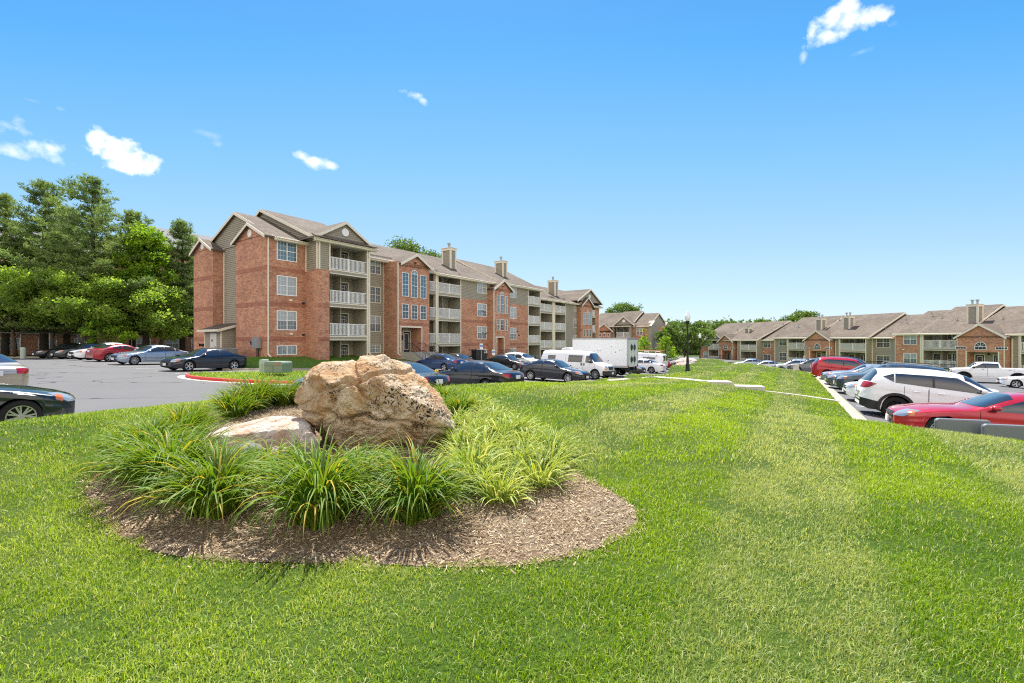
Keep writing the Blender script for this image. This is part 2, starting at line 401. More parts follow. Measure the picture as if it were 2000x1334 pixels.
RB = [(0,0,.08), (-6,0,.12), (6,0,.04), (0,3,.13), (-3,3,.16), (3,3,.10), (-1.2,5,.33), (-1.6,6.5,.42), (-4,5,.30), (1.5,5.2,.26), (12,0,.05), (-12,0,.1), (0,-5,.05), (14,-5,0), (-14,-5,.1),
      (-6.6,6.2,.52), (-7.3,8.6,.30), (-6.3,9.6,.345), (-5.1,10.5,.37), (-1.5,12,.47), (0,14,.37), (2,18,.10), (3.9,22,-.14), (6.5,28.5,-.34), (14.5,42,-.46), (24.3,60,-.52), (26.5,59,-.62), (25.4,47.5,-.68), (22.6,40,-.62),
      (7.1,7.5,.13), (7.75,7.0,.115), (7.2,9.0,0.0), (12.2,32,-.40), (3.5,9,.28), (6.2,13.5,.02), (9.5,20,-.28), (8,25,-.28), (13,27,-.52), (18,36,-.72), (19,48,-.52), (9.5,2,.05)]
def _tps_fit(pts):
    P = np.array(pts, float); n = len(P)
    d = np.sqrt(((P[:,None,:2]-P[None,:,:2])**2).sum(-1)); K = np.where(d > 0, d*d*np.log(d+1e-9), 0)*.5+d*.5*4
    A = np.zeros((n+3, n+3)); A[:n,:n] = d; A[:n,n] = 1; A[:n,n+1:] = P[:,:2]; A[n,:n] = 1; A[n+1:,:n] = P[:,:2].T
    w = np.linalg.solve(A+np.eye(n+3)*1e-9, np.concatenate([P[:,2], [0,0,0]])); return P[:,:2], w
_ctrl = list(RB)
for (x, y) in EDGE_L[1:]: _ctrl.append((x, y, float(z_left(x, y))+.14))
for (x, y) in FAR: _ctrl.append((x, y, -1.6))
for (x, y) in EDGE_R: _ctrl.append((x, y, float(kerb_z(x, y))-.01))
for (x, y) in NEAR_R[:4]: _ctrl.append((x, y, float(kerb_z(x, y))))
_cp, _cw = _tps_fit(_ctrl)
def z_lawn_exact(x, y):
    x = np.atleast_1d(np.asarray(x, float)); y = np.atleast_1d(np.asarray(y, float)); out = np.zeros(len(x))
    for i in range(0, len(x), 20000):
        q = np.stack([x[i:i+20000], y[i:i+20000]], 1)
        d = np.sqrt(((q[:,None]-_cp[None])**2).sum(-1)); out[i:i+20000] = d@_cw[:len(_cp)]+_cw[-3]+q@_cw[-2:]
    return out
_GX0, _GY0, _GS = -24.0, -8.0, .25
_gx = np.arange(_GX0, 46, _GS); _gy = np.arange(_GY0, 76, _GS)
_XX, _YY = np.meshgrid(_gx, _gy, indexing='ij')
_ZZ = z_lawn_exact(_XX.ravel(), _YY.ravel()).reshape(_XX.shape)
for _ in range(6):   # soften the crests
    _ZZ[1:-1,1:-1] = (_ZZ[1:-1,1:-1]*2+_ZZ[:-2,1:-1]+_ZZ[2:,1:-1]+_ZZ[1:-1,:-2]+_ZZ[1:-1,2:])/6
def z_lawn(x, y):
    x = np.asarray(x, float); y = np.asarray(y, float)
    fx = np.clip((x-_GX0)/_GS, 0, len(_gx)-1.001); fy = np.clip((y-_GY0)/_GS, 0, len(_gy)-1.001)
    i = fx.astype(int); j = fy.astype(int); u = fx-i; v = fy-j
    return _ZZ[i,j]*(1-u)*(1-v)+_ZZ[i+1,j]*u*(1-v)+_ZZ[i,j+1]*(1-u)*v+_ZZ[i+1,j+1]*u*v
def ground_hit(px, py, zf=None, y1=90.0):
    zf = zf or z_lawn; Y = np.concatenate([np.arange(1.2, 14, .02), np.arange(14, y1, .1)])
    X = (px-1000)/F*Y; Zr = ZC-(py-667)/F*Y; d = Zr-zf(X, Y); k = np.argmax(d < 0)
    if d[k] >= 0: k = len(Y)-1
    return float(X[k]), float(Y[k])
LAWN_POLY = EDGE_L+FAR+EDGE_R+NEAR_R
def inside(poly, x, y):
    x = np.asarray(x); y = np.asarray(y); c = np.zeros(x.shape, bool); n = len(poly)
    for i in range(n):
        (x1, y1), (x2, y2) = poly[i], poly[(i+1) % n]
        if y1 == y2: continue
        c ^= ((y1 > y) != (y2 > y)) & (x < (x2-x1)*(y-y1)/(y2-y1)+x1)
    return c
def subdiv(poly, step, closed=True):
    out = []; n = len(poly)
    for i in range(n if closed else n-1):
        a = Vector(poly[i]); b = Vector(poly[(i+1) % n]); k = max(1, int((b-a).length/step))
        for j in range(k): out.append(tuple(a+(b-a)*j/k))
    if not closed: out.append(tuple(poly[-1]))
    return out
def smooth_loop(pts, it=2, closed=True):
    for _ in range(it):
        q = []; n = len(pts)
        for i in range(n if closed else n-1):
            a = pts[i]; b = pts[(i+1) % n]
            q += [(a[0]*.75+b[0]*.25, a[1]*.75+b[1]*.25), (a[0]*.25+b[0]*.75, a[1]*.25+b[1]*.75)]
        if not closed: q = [pts[0]]+q+[pts[-1]]
        pts = q
    return pts
def sheet(name, poly, zf, mat, step=1.0, fine=None, kind='structure', dz=0.0, skirt=0.0):
    b = subdiv(poly, step); P = np.array(poly)
    pts = []
    def grid(s, x0, x1, y0, y1, sel):
        gx, gy = np.meshgrid(np.arange(x0, x1, s), np.arange(y0, y1, s)); gx = gx.ravel()+.37*s*((np.round(gy.ravel()/s)) % 2); gy = gy.ravel()
        m = inside(poly, gx, gy) & sel(gx, gy); pts.extend(zip(gx[m], gy[m]))
    if fine:
        fs, fx0, fx1, fy0, fy1 = fine
        ins = lambda x, y: (x > fx0) & (x < fx1) & (y > fy0) & (y < fy1)
        grid(fs, fx0, fx1, fy0, fy1, lambda x, y: x == x); grid(step, *P[:,0][[P[:,0].argmin(), P[:,0].argmax()]], P[:,1].min(), P[:,1].max(), lambda x, y: ~ins(x, y))
    else: grid(step, P[:,0].min(), P[:,0].max(), P[:,1].min(), P[:,1].max(), lambda x, y: x == x)
    vs = [Vector(p) for p in b]+[Vector(p) for p in pts]
    r = geometry.delaunay_2d_cdt(vs, [(i, (i+1) % len(b)) for i in range(len(b))], [], 1, 1e-5)
    co = np.array([(v.x, v.y) for v in r[0]]); z = zf(co[:,0], co[:,1])+dz
    V = np.column_stack([co, z]); Fc = np.array([f for f in r[2] if len(f) == 3])
    if skirt:
        n0 = len(V); bb = np.array([(x, y) for x, y in b]); zb = zf(bb[:,0], bb[:,1])+dz
        V = np.vstack([V, np.column_stack([bb, zb]), np.column_stack([bb, zb-skirt])]); k = len(bb)
        q = [];
        for i in range(k):
            j = (i+1) % k; q += [(n0+i, n0+j, n0+k+j), (n0+i, n0+k+j, n0+k+i)]
        Fc = np.vstack([Fc, np.array(q)])
    o = mesh_np(name, V, Fc, 3, mat, smooth=not skirt); tag(o, kind=kind); return o

# mulch bed outline, taken from the photograph by casting onto the lawn
BED = [ground_hit(*p) for p in [(166,935),(168,985),(215,1042),(285,1078),(400,1097),(560,1103),(720,1106),(880,1112),(980,1110),(1070,1100),(1160,1078),(1232,1048),(1250,1018),(1236,988),(1185,955),(1120,922),(1075,885),(1010,852),(930,815),(870,785),(780,772),(650,775),(560,788),(460,800),(380,812),(300,850),(215,895)]]
BED = smooth_loop(BED, 2)
# asphalt and base ground
def z_base(x, y):
    x = np.asarray(x, float); y = np.asarray(y, float)
    a = z_left(x, y)-.22; b = z_right(x, y)-.22; w = np.clip((x-.6*y+2)/14, 0, 1)
    z = a*(1-w)+np.minimum(a, b)*w
    near = inside(LAWN_POLY, x, y)
    return np.where(near, np.minimum(z, z_lawn(x, y)-.3), z)
def build_ground():
    xs = np.unique(np.concatenate([np.linspace(-900, -80, 9), np.arange(-80, 120, 2.5), np.linspace(120, 900, 9)])); ys = np.unique(np.concatenate([np.linspace(-300, -10, 5), np.arange(-10, 130, 2.5), np.linspace(130, 1200, 10)]))
    X, Y = np.meshgrid(xs, ys, indexing='ij'); Z = z_base(X.ravel(), Y.ravel())-.25
    n, m = len(xs), len(ys); idx = np.arange(n*m).reshape(n, m)
    Fc = np.stack([idx[:-1,:-1], idx[1:,:-1], idx[1:,1:], idx[:-1,1:]], -1).reshape(-1, 4)
    o = mesh_np('ground', np.column_stack([X.ravel(), Y.ravel(), Z]), Fc, 4, MT['field'], smooth=True); tag(o, kind='structure')
build_ground()
sheet('lawn', LAWN_POLY, z_lawn, MT['soil_turf'], 1.0, (.3, -10, 12, 0, 24))
LOT_L = EDGE_L+[(29.2,69), (42,86), (40,118), (-90,118), (-90,-20), (-20,-20)]
sheet('parking_lot', LOT_L, z_left, MT['asphalt'], 3.0, dz=.0)
KR = [(x+.42, y) for x, y in EDGE_R]
LOT_R = [(29.6,69), (42,84), (46,120), (130,120), (130,-20), (24,-20), (22.6,0.2), (13.8,5.8), (11.3,7.5), (9.15,9.0)]+KR[::-1]
sheet('parking_lot', LOT_R, z_right, MT['asphalt'], 3.0)
# kerb along the right lot, with gutter
def kerb(name, line, zf, w, h, gut, mat, side=1, gmat=None):
    """line: list of (x,y) inner edge; offset to `side`"""
    L = [Vector(p) for p in subdiv(line, 1.5, False)]; mb = MB(); n = len(L)
    def nrm(i):
        d = (L[min(i+1, n-1)]-L[max(i-1, 0)]).normalized(); return Vector((d.y, -d.x))*side
    rows = []
    for i, p in enumerate(L):
        a = p; b = p+nrm(i)*w; g = p+nrm(i)*(w+gut); z = float(zf(p.x, p.y)); zg = float(zf(g.x, g.y))
        rows.append([(a.x,a.y,z-.1),(a.x,a.y,z+h),(b.x-nrm(i).x*.02,b.y-nrm(i).y*.02,z+h),(b.x,b.y,z+h-.02),(b.x,b.y,z+.01),(g.x,g.y,zg+.012),(g.x,g.y,zg-.05)])
    for i in range(n-1):
        for k in range(6):
            q = [rows[i][k], rows[i+1][k], rows[i+1][k+1], rows[i][k+1]]
            mb.poly(q if side > 0 else q[::-1], 1 if (k >= 4 and gmat) else 0)
    mb.poly(rows[0][:]); mb.poly(rows[-1][::-1])
    return mb.build(name, [mat, gmat or mat])
tag(kerb('kerb', EDGE_R[::-1], z_right, .17, .14, .30, MT['concrete'], 1), kind='structure')
tag(kerb('kerb', EDGE_L[2:], z_left, .15, .14, .30, MT['concrete'], -1), kind='structure')

# mulch bed
def z_bed(x, y): return z_lawn(x, y)+.006
bed = sheet('mulch_bed', BED, z_bed, None or MT['soil_turf'], .12, kind='structure')
def mat_mulch():
    n = NT('mulch'); o = n.obj(); g = n.noise(o, 30, 6, .75); f = n.noise(o, 2.0, 4)
    col = n.ramp(g, [(.3, (.13,.09,.06)), (.5, (.34,.26,.175)), (.72, (.52,.43,.31))]); col = n.mix(n.maprange(f, .35, .7), col, (.8,.7,.62,1), 'MULTIPLY')
    n.pbsdf(col, .95, n.bump(n.noise(o, 60, 5, .8), 1.0, .03), Specular_IOR_Level=.1); return n.mat
bed.data.materials.clear(); bed.data.materials.append(mat_mulch())
def chips():
    N = 110000; bx = np.array(BED); x = rng.uniform(bx[:,0].min(), bx[:,0].max(), N*2); y = rng.uniform(bx[:,1].min(), bx[:,1].max(), N*2)
    gx_ = bx[:,0].mean(); gy_ = bx[:,1].mean(); jt = 1+.055*rng.random(N*2)**3; x = gx_+(x-gx_)*1.06; y = gy_+(y-gy_)*1.06
    m = inside(BED, gx_+(x-gx_)/jt, gy_+(y-gy_)/jt) & (rng.random(N*2) < np.clip(5.5/np.maximum(y, 1), .15, 1)); x = x[m][:N]; y = y[m][:N]; k = len(x)
    z = z_bed(x, y)+rng.uniform(.002, .014, k); a = rng.uniform(0, 6.283, k); L = rng.gamma(2.2, .0027, k)+.004; W = L*rng.uniform(.12, .32, k); t = rng.normal(0, .28, k); T = rng.normal(0, .5, k)
    dx = np.stack([np.cos(a)*np.cos(t), np.sin(a)*np.cos(t), np.sin(t)], 1); dy = np.stack([-np.sin(a)*np.cos(T), np.cos(a)*np.cos(T), np.sin(T)], 1)
    C = np.stack([x, y, z], 1); l = L[:,None]; w = W[:,None]
    V = np.stack([C-dx*l-dy*w*.6, C+dx*l-dy*w, C+dx*l*.9+dy*w, C-dx*l+dy*w*.8], 1).reshape(-1, 3)
    n = NT('wood_chip'); at = n.n('ShaderNodeAttribute', {'attribute_name': 'tint'}).outputs['Fac']
    col = n.ramp(at, [(0, (.17,.11,.06)), (.35, (.35,.25,.145)), (.75, (.52,.40,.25)), (1, (.68,.56,.40))]); n.pbsdf(col, .9, Specular_IOR_Level=.15)
    o = mesh_np('wood_chips', V, np.arange(len(V)).reshape(-1, 4), 4, n.mat, attr={'tint': np.repeat(rng.random(k), 4)})
    tag(o, 'pale brown wood chips strewn over the planting bed', 'mulch', kind='stuff')
chips()

# ------------------------------------------------------------------ grass blades
def blades(name, x, y, h, w, zf, mat, stripe=None, lean=.7):
    k = len(x); z = zf(x, y)-.004; a = rng.uniform(0, 6.283, k)
    la = rng.uniform(0, 6.283, k); lm = np.abs(rng.normal(0, lean, k))*h
    wx = rng.normal(0, .12, k)+.10
    lx = np.cos(la)*lm+wx*h; ly = np.sin(la)*lm-.08*h
    sx = np.cos(a)*w/2; sy = np.sin(a)*w/2
    P0 = np.stack([x-sx, y-sy, z], 1); P1 = np.stack([x+sx, y+sy, z], 1)
    P2 = np.stack([x+lx*.4+sx*.8, y+ly*.4+sy*.8, z+h*.6], 1); P3 = np.stack([x+lx*.4-sx*.8, y+ly*.4-sy*.8, z+h*.6], 1)
    P4 = np.stack([x+lx+sx*.15, y+ly+sy*.15, z+h*.95-lm*.3], 1); P5 = np.stack([x+lx-sx*.15, y+ly-sy*.15, z+h*.95-lm*.3], 1)
    V = np.stack([P0,P1,P2,P3,P4,P5], 1).reshape(-1, 3)
    b = np.arange(k)[:,None]*6; Fc = np.concatenate([b+[0,1,2,3], b+[3,2,4,5]], 1).reshape(-1, 4)
    q = np.stack([x, y, x*0], 1)
    pat = fbm(q*.9, 4, 3); big = fbm(q*.22, 3, 9)
    tint = np.clip(.42+.32*pat+.28*rng.normal(0, 1, k)-.36*np.tanh(3*np.cos((x*.8575-y*.5145)*2*math.pi/2.25))*np.clip(y/7, 0, 1)*np.clip((x+1.5)/3, 0, 1), 0, 1)
    # mowing stripes run along the island
    cx = x*.8575-y*.5145; st = np.cos(cx*2*math.pi/2.25+.12*fbm(q*.15, 2, 4))
    dry = np.clip(.07+.10*big+(.40+.12*np.clip(y/20, 0, 1))*np.tanh(3*st)*np.clip((x+1.5)/3, .05, 1)+.10*pat+rng.normal(0, .2, k), 0, 1)*.85
    dry = np.where(rng.random(k) < .11, rng.uniform(.6, 1.25, k), dry)
    hg = np.tile([0,0,.6,.6,1,1], k)
    o = mesh_np(name, V, Fc, 4, mat, attr={'tint': np.repeat(tint, 6), 'dry': np.repeat(dry, 6), 'hgt': hg})
    return o
MT['grass'] = mat_grass('grass_blade', (.070,.18,.008), (.34,.48,.014), (.60,.60,.30), .45)
def scatter(n, zone, dens_fn=None):
    x0, x1, y0, y1 = zone; x = rng.uniform(x0, x1, n); y = rng.uniform(y0, y1, n); return x, y
def lawn_blades():
    X = []; Y = []; H = []; W = []
    def band(ya, yb, per, h, w, noisy=1):
        A = (yb-ya)*(2.34*yb+1.6); n = int(A*per); y = rng.uniform(ya, yb, n); x = rng.uniform(-1.17*yb-.8, 1.17*yb+.8, n)
        k = np.abs(x) < 1.17*y+.8; x = x[k]; y = y[k]
        if yb <= 13:   # thinner turf beyond the photographed strip
            n2 = int(5*(yb-ya)*2*per*.3); y2 = rng.uniform(ya, yb, n2); s2 = rng.choice([-1, 1], n2); x2 = s2*(1.17*y2+.8+rng.uniform(0, 5, n2)); x = np.concatenate([x, x2]); y = np.concatenate([y, y2])
        m = inside(LAWN_POLY, x, y)
        qn = np.stack([x*5, y*5, x*0], 1); bcx = sum(p[0] for p in BED)/len(BED); bcy = sum(p[1] for p in BED)/len(BED); bz = inside(BED, bcx+(x-bcx)*1.010+.07*vnoise(qn, 31)+.04*vnoise(qn*3, 32), bcy+(y-bcy)*1.012+.07*vnoise(qn, 33)+.04*vnoise(qn*3, 34)); m &= ~bz
        # ragged bed edge
        x = x[m]; y = y[m]; k = len(x); c = fbm(np.stack([x*3, y*3, x*0], 1), 2, 5)
        keep = rng.random(k) < np.clip(.8+.5*c, .35, 1); x = x[keep]; y = y[keep]; k = len(x); c = c[keep]
        X.append(x); Y.append(y); H.append(h*np.clip(rng.normal(1, .28, k)+.25*c, .35, 1.9)); W.append(w*rng.uniform(.6, 1.3, k))
    band(-.5, 1.6, 1500, .045, .008); band(1.6, 3.2, 14500, .034, .0040); band(3.2, 5, 8200, .036, .0048); band(5, 8, 2800, .046, .0075); band(8, 13, 1150, .046, .0115); band(13, 22, 420, .045, .018); band(22, 36, 130, .05, .032); band(36, 70, 44, .055, .055)
    x = np.concatenate(X); y = np.concatenate(Y); print('blades', len(x))
    o = blades('grass_blades', x, y, np.concatenate(H), np.concatenate(W), z_lawn, MT['grass'])
    tag(o, 'bright green mown grass of the lawn around the rock bed', 'grass', kind='stuff')
lawn_blades()

# concrete slabs crossing the lawn
def ribbon(name, pts, w, th, zf, mat, flat=False):
    mb = MB(); L = [Vector(p) for p in subdiv(pts, .6, False)]; n = len(L); r = []
    zz = max(float(zf(p.x, p.y)) for p in L) if flat else None
    for i, p in enumerate(L):
        d = (L[min(i+1, n-1)]-L[max(i-1, 0)]).normalized(); q = Vector((-d.y, d.x))*w/2
        z = (zz if flat else float(zf(p.x, p.y)))+th
        r.append([(p.x-q.x,p.y-q.y,z-.35),(p.x-q.x,p.y-q.y,z),(p.x+q.x,p.y+q.y,z),(p.x+q.x,p.y+q.y,z-.35)])
    for i in range(n-1):
        for k in range(3): mb.poly([r[i][k], r[i+1][k], r[i+1][k+1], r[i][k+1]][::-1])
    mb.poly(r[0]); mb.poly(r[-1][::-1])
    o = mb.build(name, mat); tag(o, kind='structure'); return o
def hitp(px, py): return ground_hit(px, py)
ribbon('path', [hitp(1188,744), hitp(1226,741)], .5, .03, z_lawn, MT['concrete_light'])
ribbon('path', [hitp(1236,739.5), hitp(1262,738), hitp(1300,739), hitp(1345,742), hitp(1380,746)], .55, .04, z_lawn, MT['concrete_light'])
ribbon('path', [hitp(1380,747), hitp(1426,751)], 1.0, .07, z_lawn, MT['concrete_light'], True)
ribbon('path', [hitp(1436,756), hitp(1490,763)], .8, .07, z_lawn, MT['concrete_light'], True)
ribbon('path', [hitp(1492,765), hitp(1560,773), hitp(1640,785)], .35, .04, z_lawn, MT['concrete_light'])
# ------------------------------------------------------------------ buildings
class Bld:
    """local x along the facade, local y into the building; z is world height"""
    def __init__(s, name, cx, cy, th, zb, label, cat='building'):
        s.cx, s.cy, s.th, s.zb = cx, cy, th, zb
        s.root = tag(empty(name, (cx, cy, zb), th), label, cat)
        s.T = {}   # trim collects by name
    def S(s, px, t=0.0):
        k = (px-1000)/F; ux, uy = math.cos(s.th), math.sin(s.th); X0 = s.cx-t*uy; Y0 = s.cy+t*ux
        return (k*Y0-X0)/(ux-k*uy)
    def depth(s, x, t): return s.cy+t*math.cos(s.th)+x*math.sin(s.th)
    def Z(s, py, x, t): return ZC-(py-667)/F*s.depth(x, t)
    def part(s, mb, name, mat, parent=None, **kw): return mb.build(name, MT[mat] if isinstance(mat, str) else mat, parent or s.root, dz=-s.zb, **kw)
    def wall(s, x0, x1, y0, y1, z0, z1, mat='brick', name='wall', siding=None):
        mb = MB(); mb.box(x0, x1, y0, y1, z0, z1); o = s.part(mb, name, mat)
        return o
    def laps(s, a, b, z0, z1, ext=None, lap=.17, mb=None, proud=.045):
        """lap siding on the wall from a to b (local xy), facing right of a->b; ext(z)->(u0,u1) fractions in metres"""
        mb = mb or MB(); a = Vector(a); b = Vector(b); L = (b-a).length; d = (b-a)/L; n = Vector((d.y, -d.x)); z = z0
        while z < z1-.01:
            zt = min(z+lap, z1); u0, u1 = (0, L) if ext is None else ext((z+zt)/2)
            v0, v1 = (u0, u1) if ext is None else ext(zt); 
            if u1 > u0+.02:
                p = lambda u, zz, o: (a.x+d.x*u+n.x*o, a.y+d.y*u+n.y*o, zz)
                mb.poly([p(u0, z, proud), p(u1, z, proud), p(v1, zt, .006), p(v0, zt, .006)])
                mb.poly([p(u0, z, .004), p(u1, z, .004), p(u1, z, proud), p(u0, z, proud)])
            z = zt
        return mb
    def siding(s, a, b, z0, z1, ext=None, name='siding', proud=.05):
        return s.part(s.laps(a, b, z0, z1, ext, proud=proud), name, 'siding')
    def window(s, x0, x1, z0, z1, y, panes=2, sash=True, grid=(2,2), style=None, fw=.07, face='f', arch=False, frame='white', lite=None):
        """window on a facade at local y (face f), or on a left end wall at local x=y (face l)"""
        st = style or random.choice(['blind_light', 'blind_light', 'blind_mid', 'pane_dark'])
        T = (lambda p: p) if face == 'f' else ((lambda p: (y+(p[1]-y), -p[0], p[2])) if face == 'l' else (lambda p: (y-(p[1]-y), p[0], p[2])))
        f = MB(); g = MB(); yo = y-.055; yi = y-.012
        def bx(m, a, b, c, d, e, h): 
            m.box(a, b, c, d, e, h)
        zt = z1-((x1-x0)/2 if arch else 0)
        bx(f, x0, x1, yo, yi, z0, z0+fw); bx(f, x0, x0+fw, yo, yi, z0+fw, zt); bx(f, x1-fw, x1, yo, yi, z0+fw, zt)
        if not arch: bx(f, x0+fw, x1-fw, yo, yi, z1-fw, z1)
        w = (x1-x0-2*fw); zm = (z0+zt)/2
        for i in range(1, panes):
            xm = x0+fw+w*i/panes; bx(f, xm-fw*.5, xm+fw*.5, yo, yi, z0+fw, zt-(0 if arch else fw))
        if sash: 
            for i in range(panes): bx(f, x0+fw+w*i/panes+.03, x0+fw+w*(i+1)/panes-.03, yo+.005, yi, zm-.025, zm+.025)
        # glazing bars (thin)
        for i in range(panes):
            a = x0+fw+w*i/panes; b = x0+fw+w*(i+1)/panes
            for k in range(1, grid[0]):
                xx = a+(b-a)*k/grid[0]; bx(f, xx-.007, xx+.007, yo+.02, yi, z0+fw, zt)
            nr = grid[1]*2 if sash else grid[1]
            for k in range(1, nr):
                zz = z0+(zt-z0)*k/nr
                if abs(zz-zm) > .05 or not sash: bx(f, a+.03, b-.03, yo+.02, yi, zz-.007, zz+.007)
        if arch:
            r = (x1-x0)/2; cx = (x0+x1)/2; n = 12
            for i in range(n):
                a0 = math.pi*i/n; a1 = math.pi*(i+1)/n
                P = [(cx+r*math.cos(a0), yo, zt+r*math.sin(a0)), (cx+r*math.cos(a1), yo, zt+r*math.sin(a1)), (cx+(r-fw)*math.cos(a1), yo, zt+(r-fw)*math.sin(a1)), (cx+(r-fw)*math.cos(a0), yo, zt+(r-fw)*math.sin(a0))]
                f.prism(P, (0, .043, 0))
            bx(f, x0+fw, x1-fw, yo+.004, yi, zt-.03, zt+.03)
            for a0 in (R(45), R(90), R(135)): f.bar((cx, yo+.022, zt), (cx+(r-fw)*math.cos(a0), yo+.022, zt+(r-fw)*math.sin(a0)), .025, .03)
            g.poly([(cx+(r-fw*.5)*math.cos(math.pi*i/n), y-.02, zt+(r-fw*.5)*math.sin(math.pi*i/n)) for i in range(n+1)])
        g.poly([(x0+fw*.5, y-.02, z0+fw*.5), (x1-fw*.5, y-.02, z0+fw*.5), (x1-fw*.5, y-.02, zt-(0 if arch else fw*.5)), (x0+fw*.5, y-.02, zt-(0 if arch else fw*.5))])
        if not arch and st.startswith('blind') and st != 'blind_vert' and sash:   # dark lower sash behind the insect screen
            k = random.choice([0, 1, 1]); 
            if k: g.poly([(x0+fw*.6, y-.024, z0+fw*.6), (x1-fw*.6, y-.024, z0+fw*.6), (x1-fw*.6, y-.024, zm), (x0+fw*.6, y-.024, zm)], 1)
        for m in (f, g): m.v = [T(v) for v in m.v]
        if face != 'f':
            pass
        fo = f.build('window', MT[frame], s.root, dz=-s.zb)
        go = g.build('pane', [MT[st], MT['blind_mid' if st == 'blind_light' else 'pane_dark']], fo, dz=-s.zb)
        return fo
    def door(s, x0, x1, z0, z1, y, mat='door', lite=True, frame='trim'):
        f = MB(); f.box(x0-.10, x0, y-.05, y-.005, z0, z1+.1); f.box(x1, x1+.10, y-.05, y-.005, z0, z1+.1); f.box(x0, x1, y-.05, y-.005, z1, z1+.1)
        d = MB(); d.box(x0, x1, y-.025, y-.003, z0, z1)
        o = d.build('door', MT[mat], s.root, dz=-s.zb); f.build('door_frame', MT[frame], o, dz=-s.zb)
        if lite:
            l = MB(); w = (x1-x0); g = MB()
            g.box(x0+w*.2, x1-w*.2, y-.033, y-.026, z0+.25, z1-.2)
            l.box(x0+w*.17, x0+w*.21, y-.038, y-.026, z0+.22, z1-.17); l.box(x1-w*.21, x1-w*.17, y-.038, y-.026, z0+.22, z1-.17)
            l.box(x0+w*.21, x1-w*.21, y-.038, y-.026, z1-.21, z1-.17); l.box(x0+w*.21, x1-w*.21, y-.038, y-.026, z0+.22, z0+.26)
            if lite == 'grid':
                for i in (1, 2): l.box(x0+w*(.2+.2*i)-.01, x0+w*(.2+.2*i)+.01, y-.037, y-.03, z0+.26, z1-.2)
                for i in range(1, 5): zz = z0+.25+(z1-z0-.45)*i/5; l.box(x0+w*.2, x1-w*.2, y-.036, y-.03, zz-.01, zz+.01)
            g.build('pane', MT['pane_dark'], o, dz=-s.zb); l.build('lite_trim', MT['white'], o, dz=-s.zb)
        h = MB(); h.lathe([(0, -.03), (.03, -.02), (.03, 0), (0, .01)], 8, (x1-.08, y-.05, z0+1.0), 'y'); h.build('handle', MT['galv'], o, dz=-s.zb)
        return o
    def railing(s, x0, x1, z, y, h=1.07, posts=1, left=None, gap=.13):
        m = MB(); m.box(x0, x1, y-.03, y+.03, z+h-.05, z+h); m.box(x0, x1, y-.02, y+.02, z+.07, z+.12)
        n = max(2, int((x1-x0)/gap))
        for i in range(1, n):
            x = x0+(x1-x0)*i/n; m.box(x-.025, x+.025, y-.02, y+.02, z+.12, z+h-.05)
        for i in range(posts):
            x = x0+(x1-x0)*(i+1)/(posts+1); m.box(x-.05, x+.05, y-.052, y+.05, z+.0, z+h+.04)
        return s.part(m, 'railing', 'white')
    def balcony(s, x0, x1, y, zf, top, rec=1.9, ground=None, rail=True, header=.30, doorpos=.7, slab=.34):
        """one storey of a recessed balcony bay; zf floor, top underside of the storey above"""
        if rail is not None:
            f = MB(); f.box(x0, x1, y-.03, y+rec, zf-slab, zf); s.part(f, 'balcony_floor', 'siding')
            e = MB(); e.box(x0, x1, y-.055, y-.032, zf-.07, zf+.02); e.box(x0, x1, y-.055, y-.032, zf-slab-.02, zf-slab+.05); s.part(e, 'floor_trim', 'trim')
            c = MB(); c.box(x0, x1, y+.02, y+rec, zf-slab-.02, zf-slab-.001); s.part(c, 'soffit', 'soffit')
        if rail: s.railing(x0+.02, x1-.02, zf, y+.05, posts=1)
        yb = y+rec; W = x1-x0
        for xx in (x0, x1-.03): w = MB(); w.box(xx+.001, xx+.029, y+.07, yb, zf, top); s.part(w, 'balcony_side', 'siding')
        # closet wall splitting the recess, as on the photographed balconies
        d0 = x0+W*doorpos-.45; s.door(d0, d0+.85, zf+.02, zf+2.03, yb, lite='grid')
        s.window(x0+.15, x0+min(1.15, W*.33), zf+.35, zf+2.0, yb, 1, style=random.choice(['blind_mid', 'blind_light', 'pane_dark']), frame='trim')
        if W > 3.0:
            xm = x0+W*.43; w = MB(); w.box(xm, xm+.1, y+rec*.45, yb-.06, zf, top-.03); s.part(w, 'partition', 'siding')
            s.window(x0+W*.46, x0+W*.46+.55, zf+.35, zf+2.0, yb, 1, style='pane_dark', frame='trim')
        l = MB(); l.lathe([(0, -.09), (.05, -.07), (.05, 0)], 8, (x0+W*.40, yb-.01, zf+1.75), 'y'); s.part(l, 'wall_lamp', 'white')
    def gable_roof(s, x0, x1, yf, yr, yb, ze, zr, th=.14, name='roof', ends=(True, True), ovf=.45, mat='shingle', zback=None, fascia=True):
        """ridge parallel to local x. yf, yb wall lines; ridge at yr height zr; eave height ze at wall line"""
        sl = (zr-ze)/(yr-yf); yo = yf-ovf; zo = ze-sl*ovf; zb_ = ze if zback is None else zback; sb = (zr-zb_)/(yb-yr); yq = yb+ovf; zq = zb_-sb*ovf
        m = MB()
        P = [(yo, zo), (yr, zr), (yq, zq), (yq, zq-th), (yr, zr-th), (yo, zo-th)]
        a = [(x0, y, z) for y, z in P]; m.prism(a, (x1-x0, 0, 0))
        # random stacks of vents on the ridge keep the roof from being bare
        r = s.part(m, name, mat)
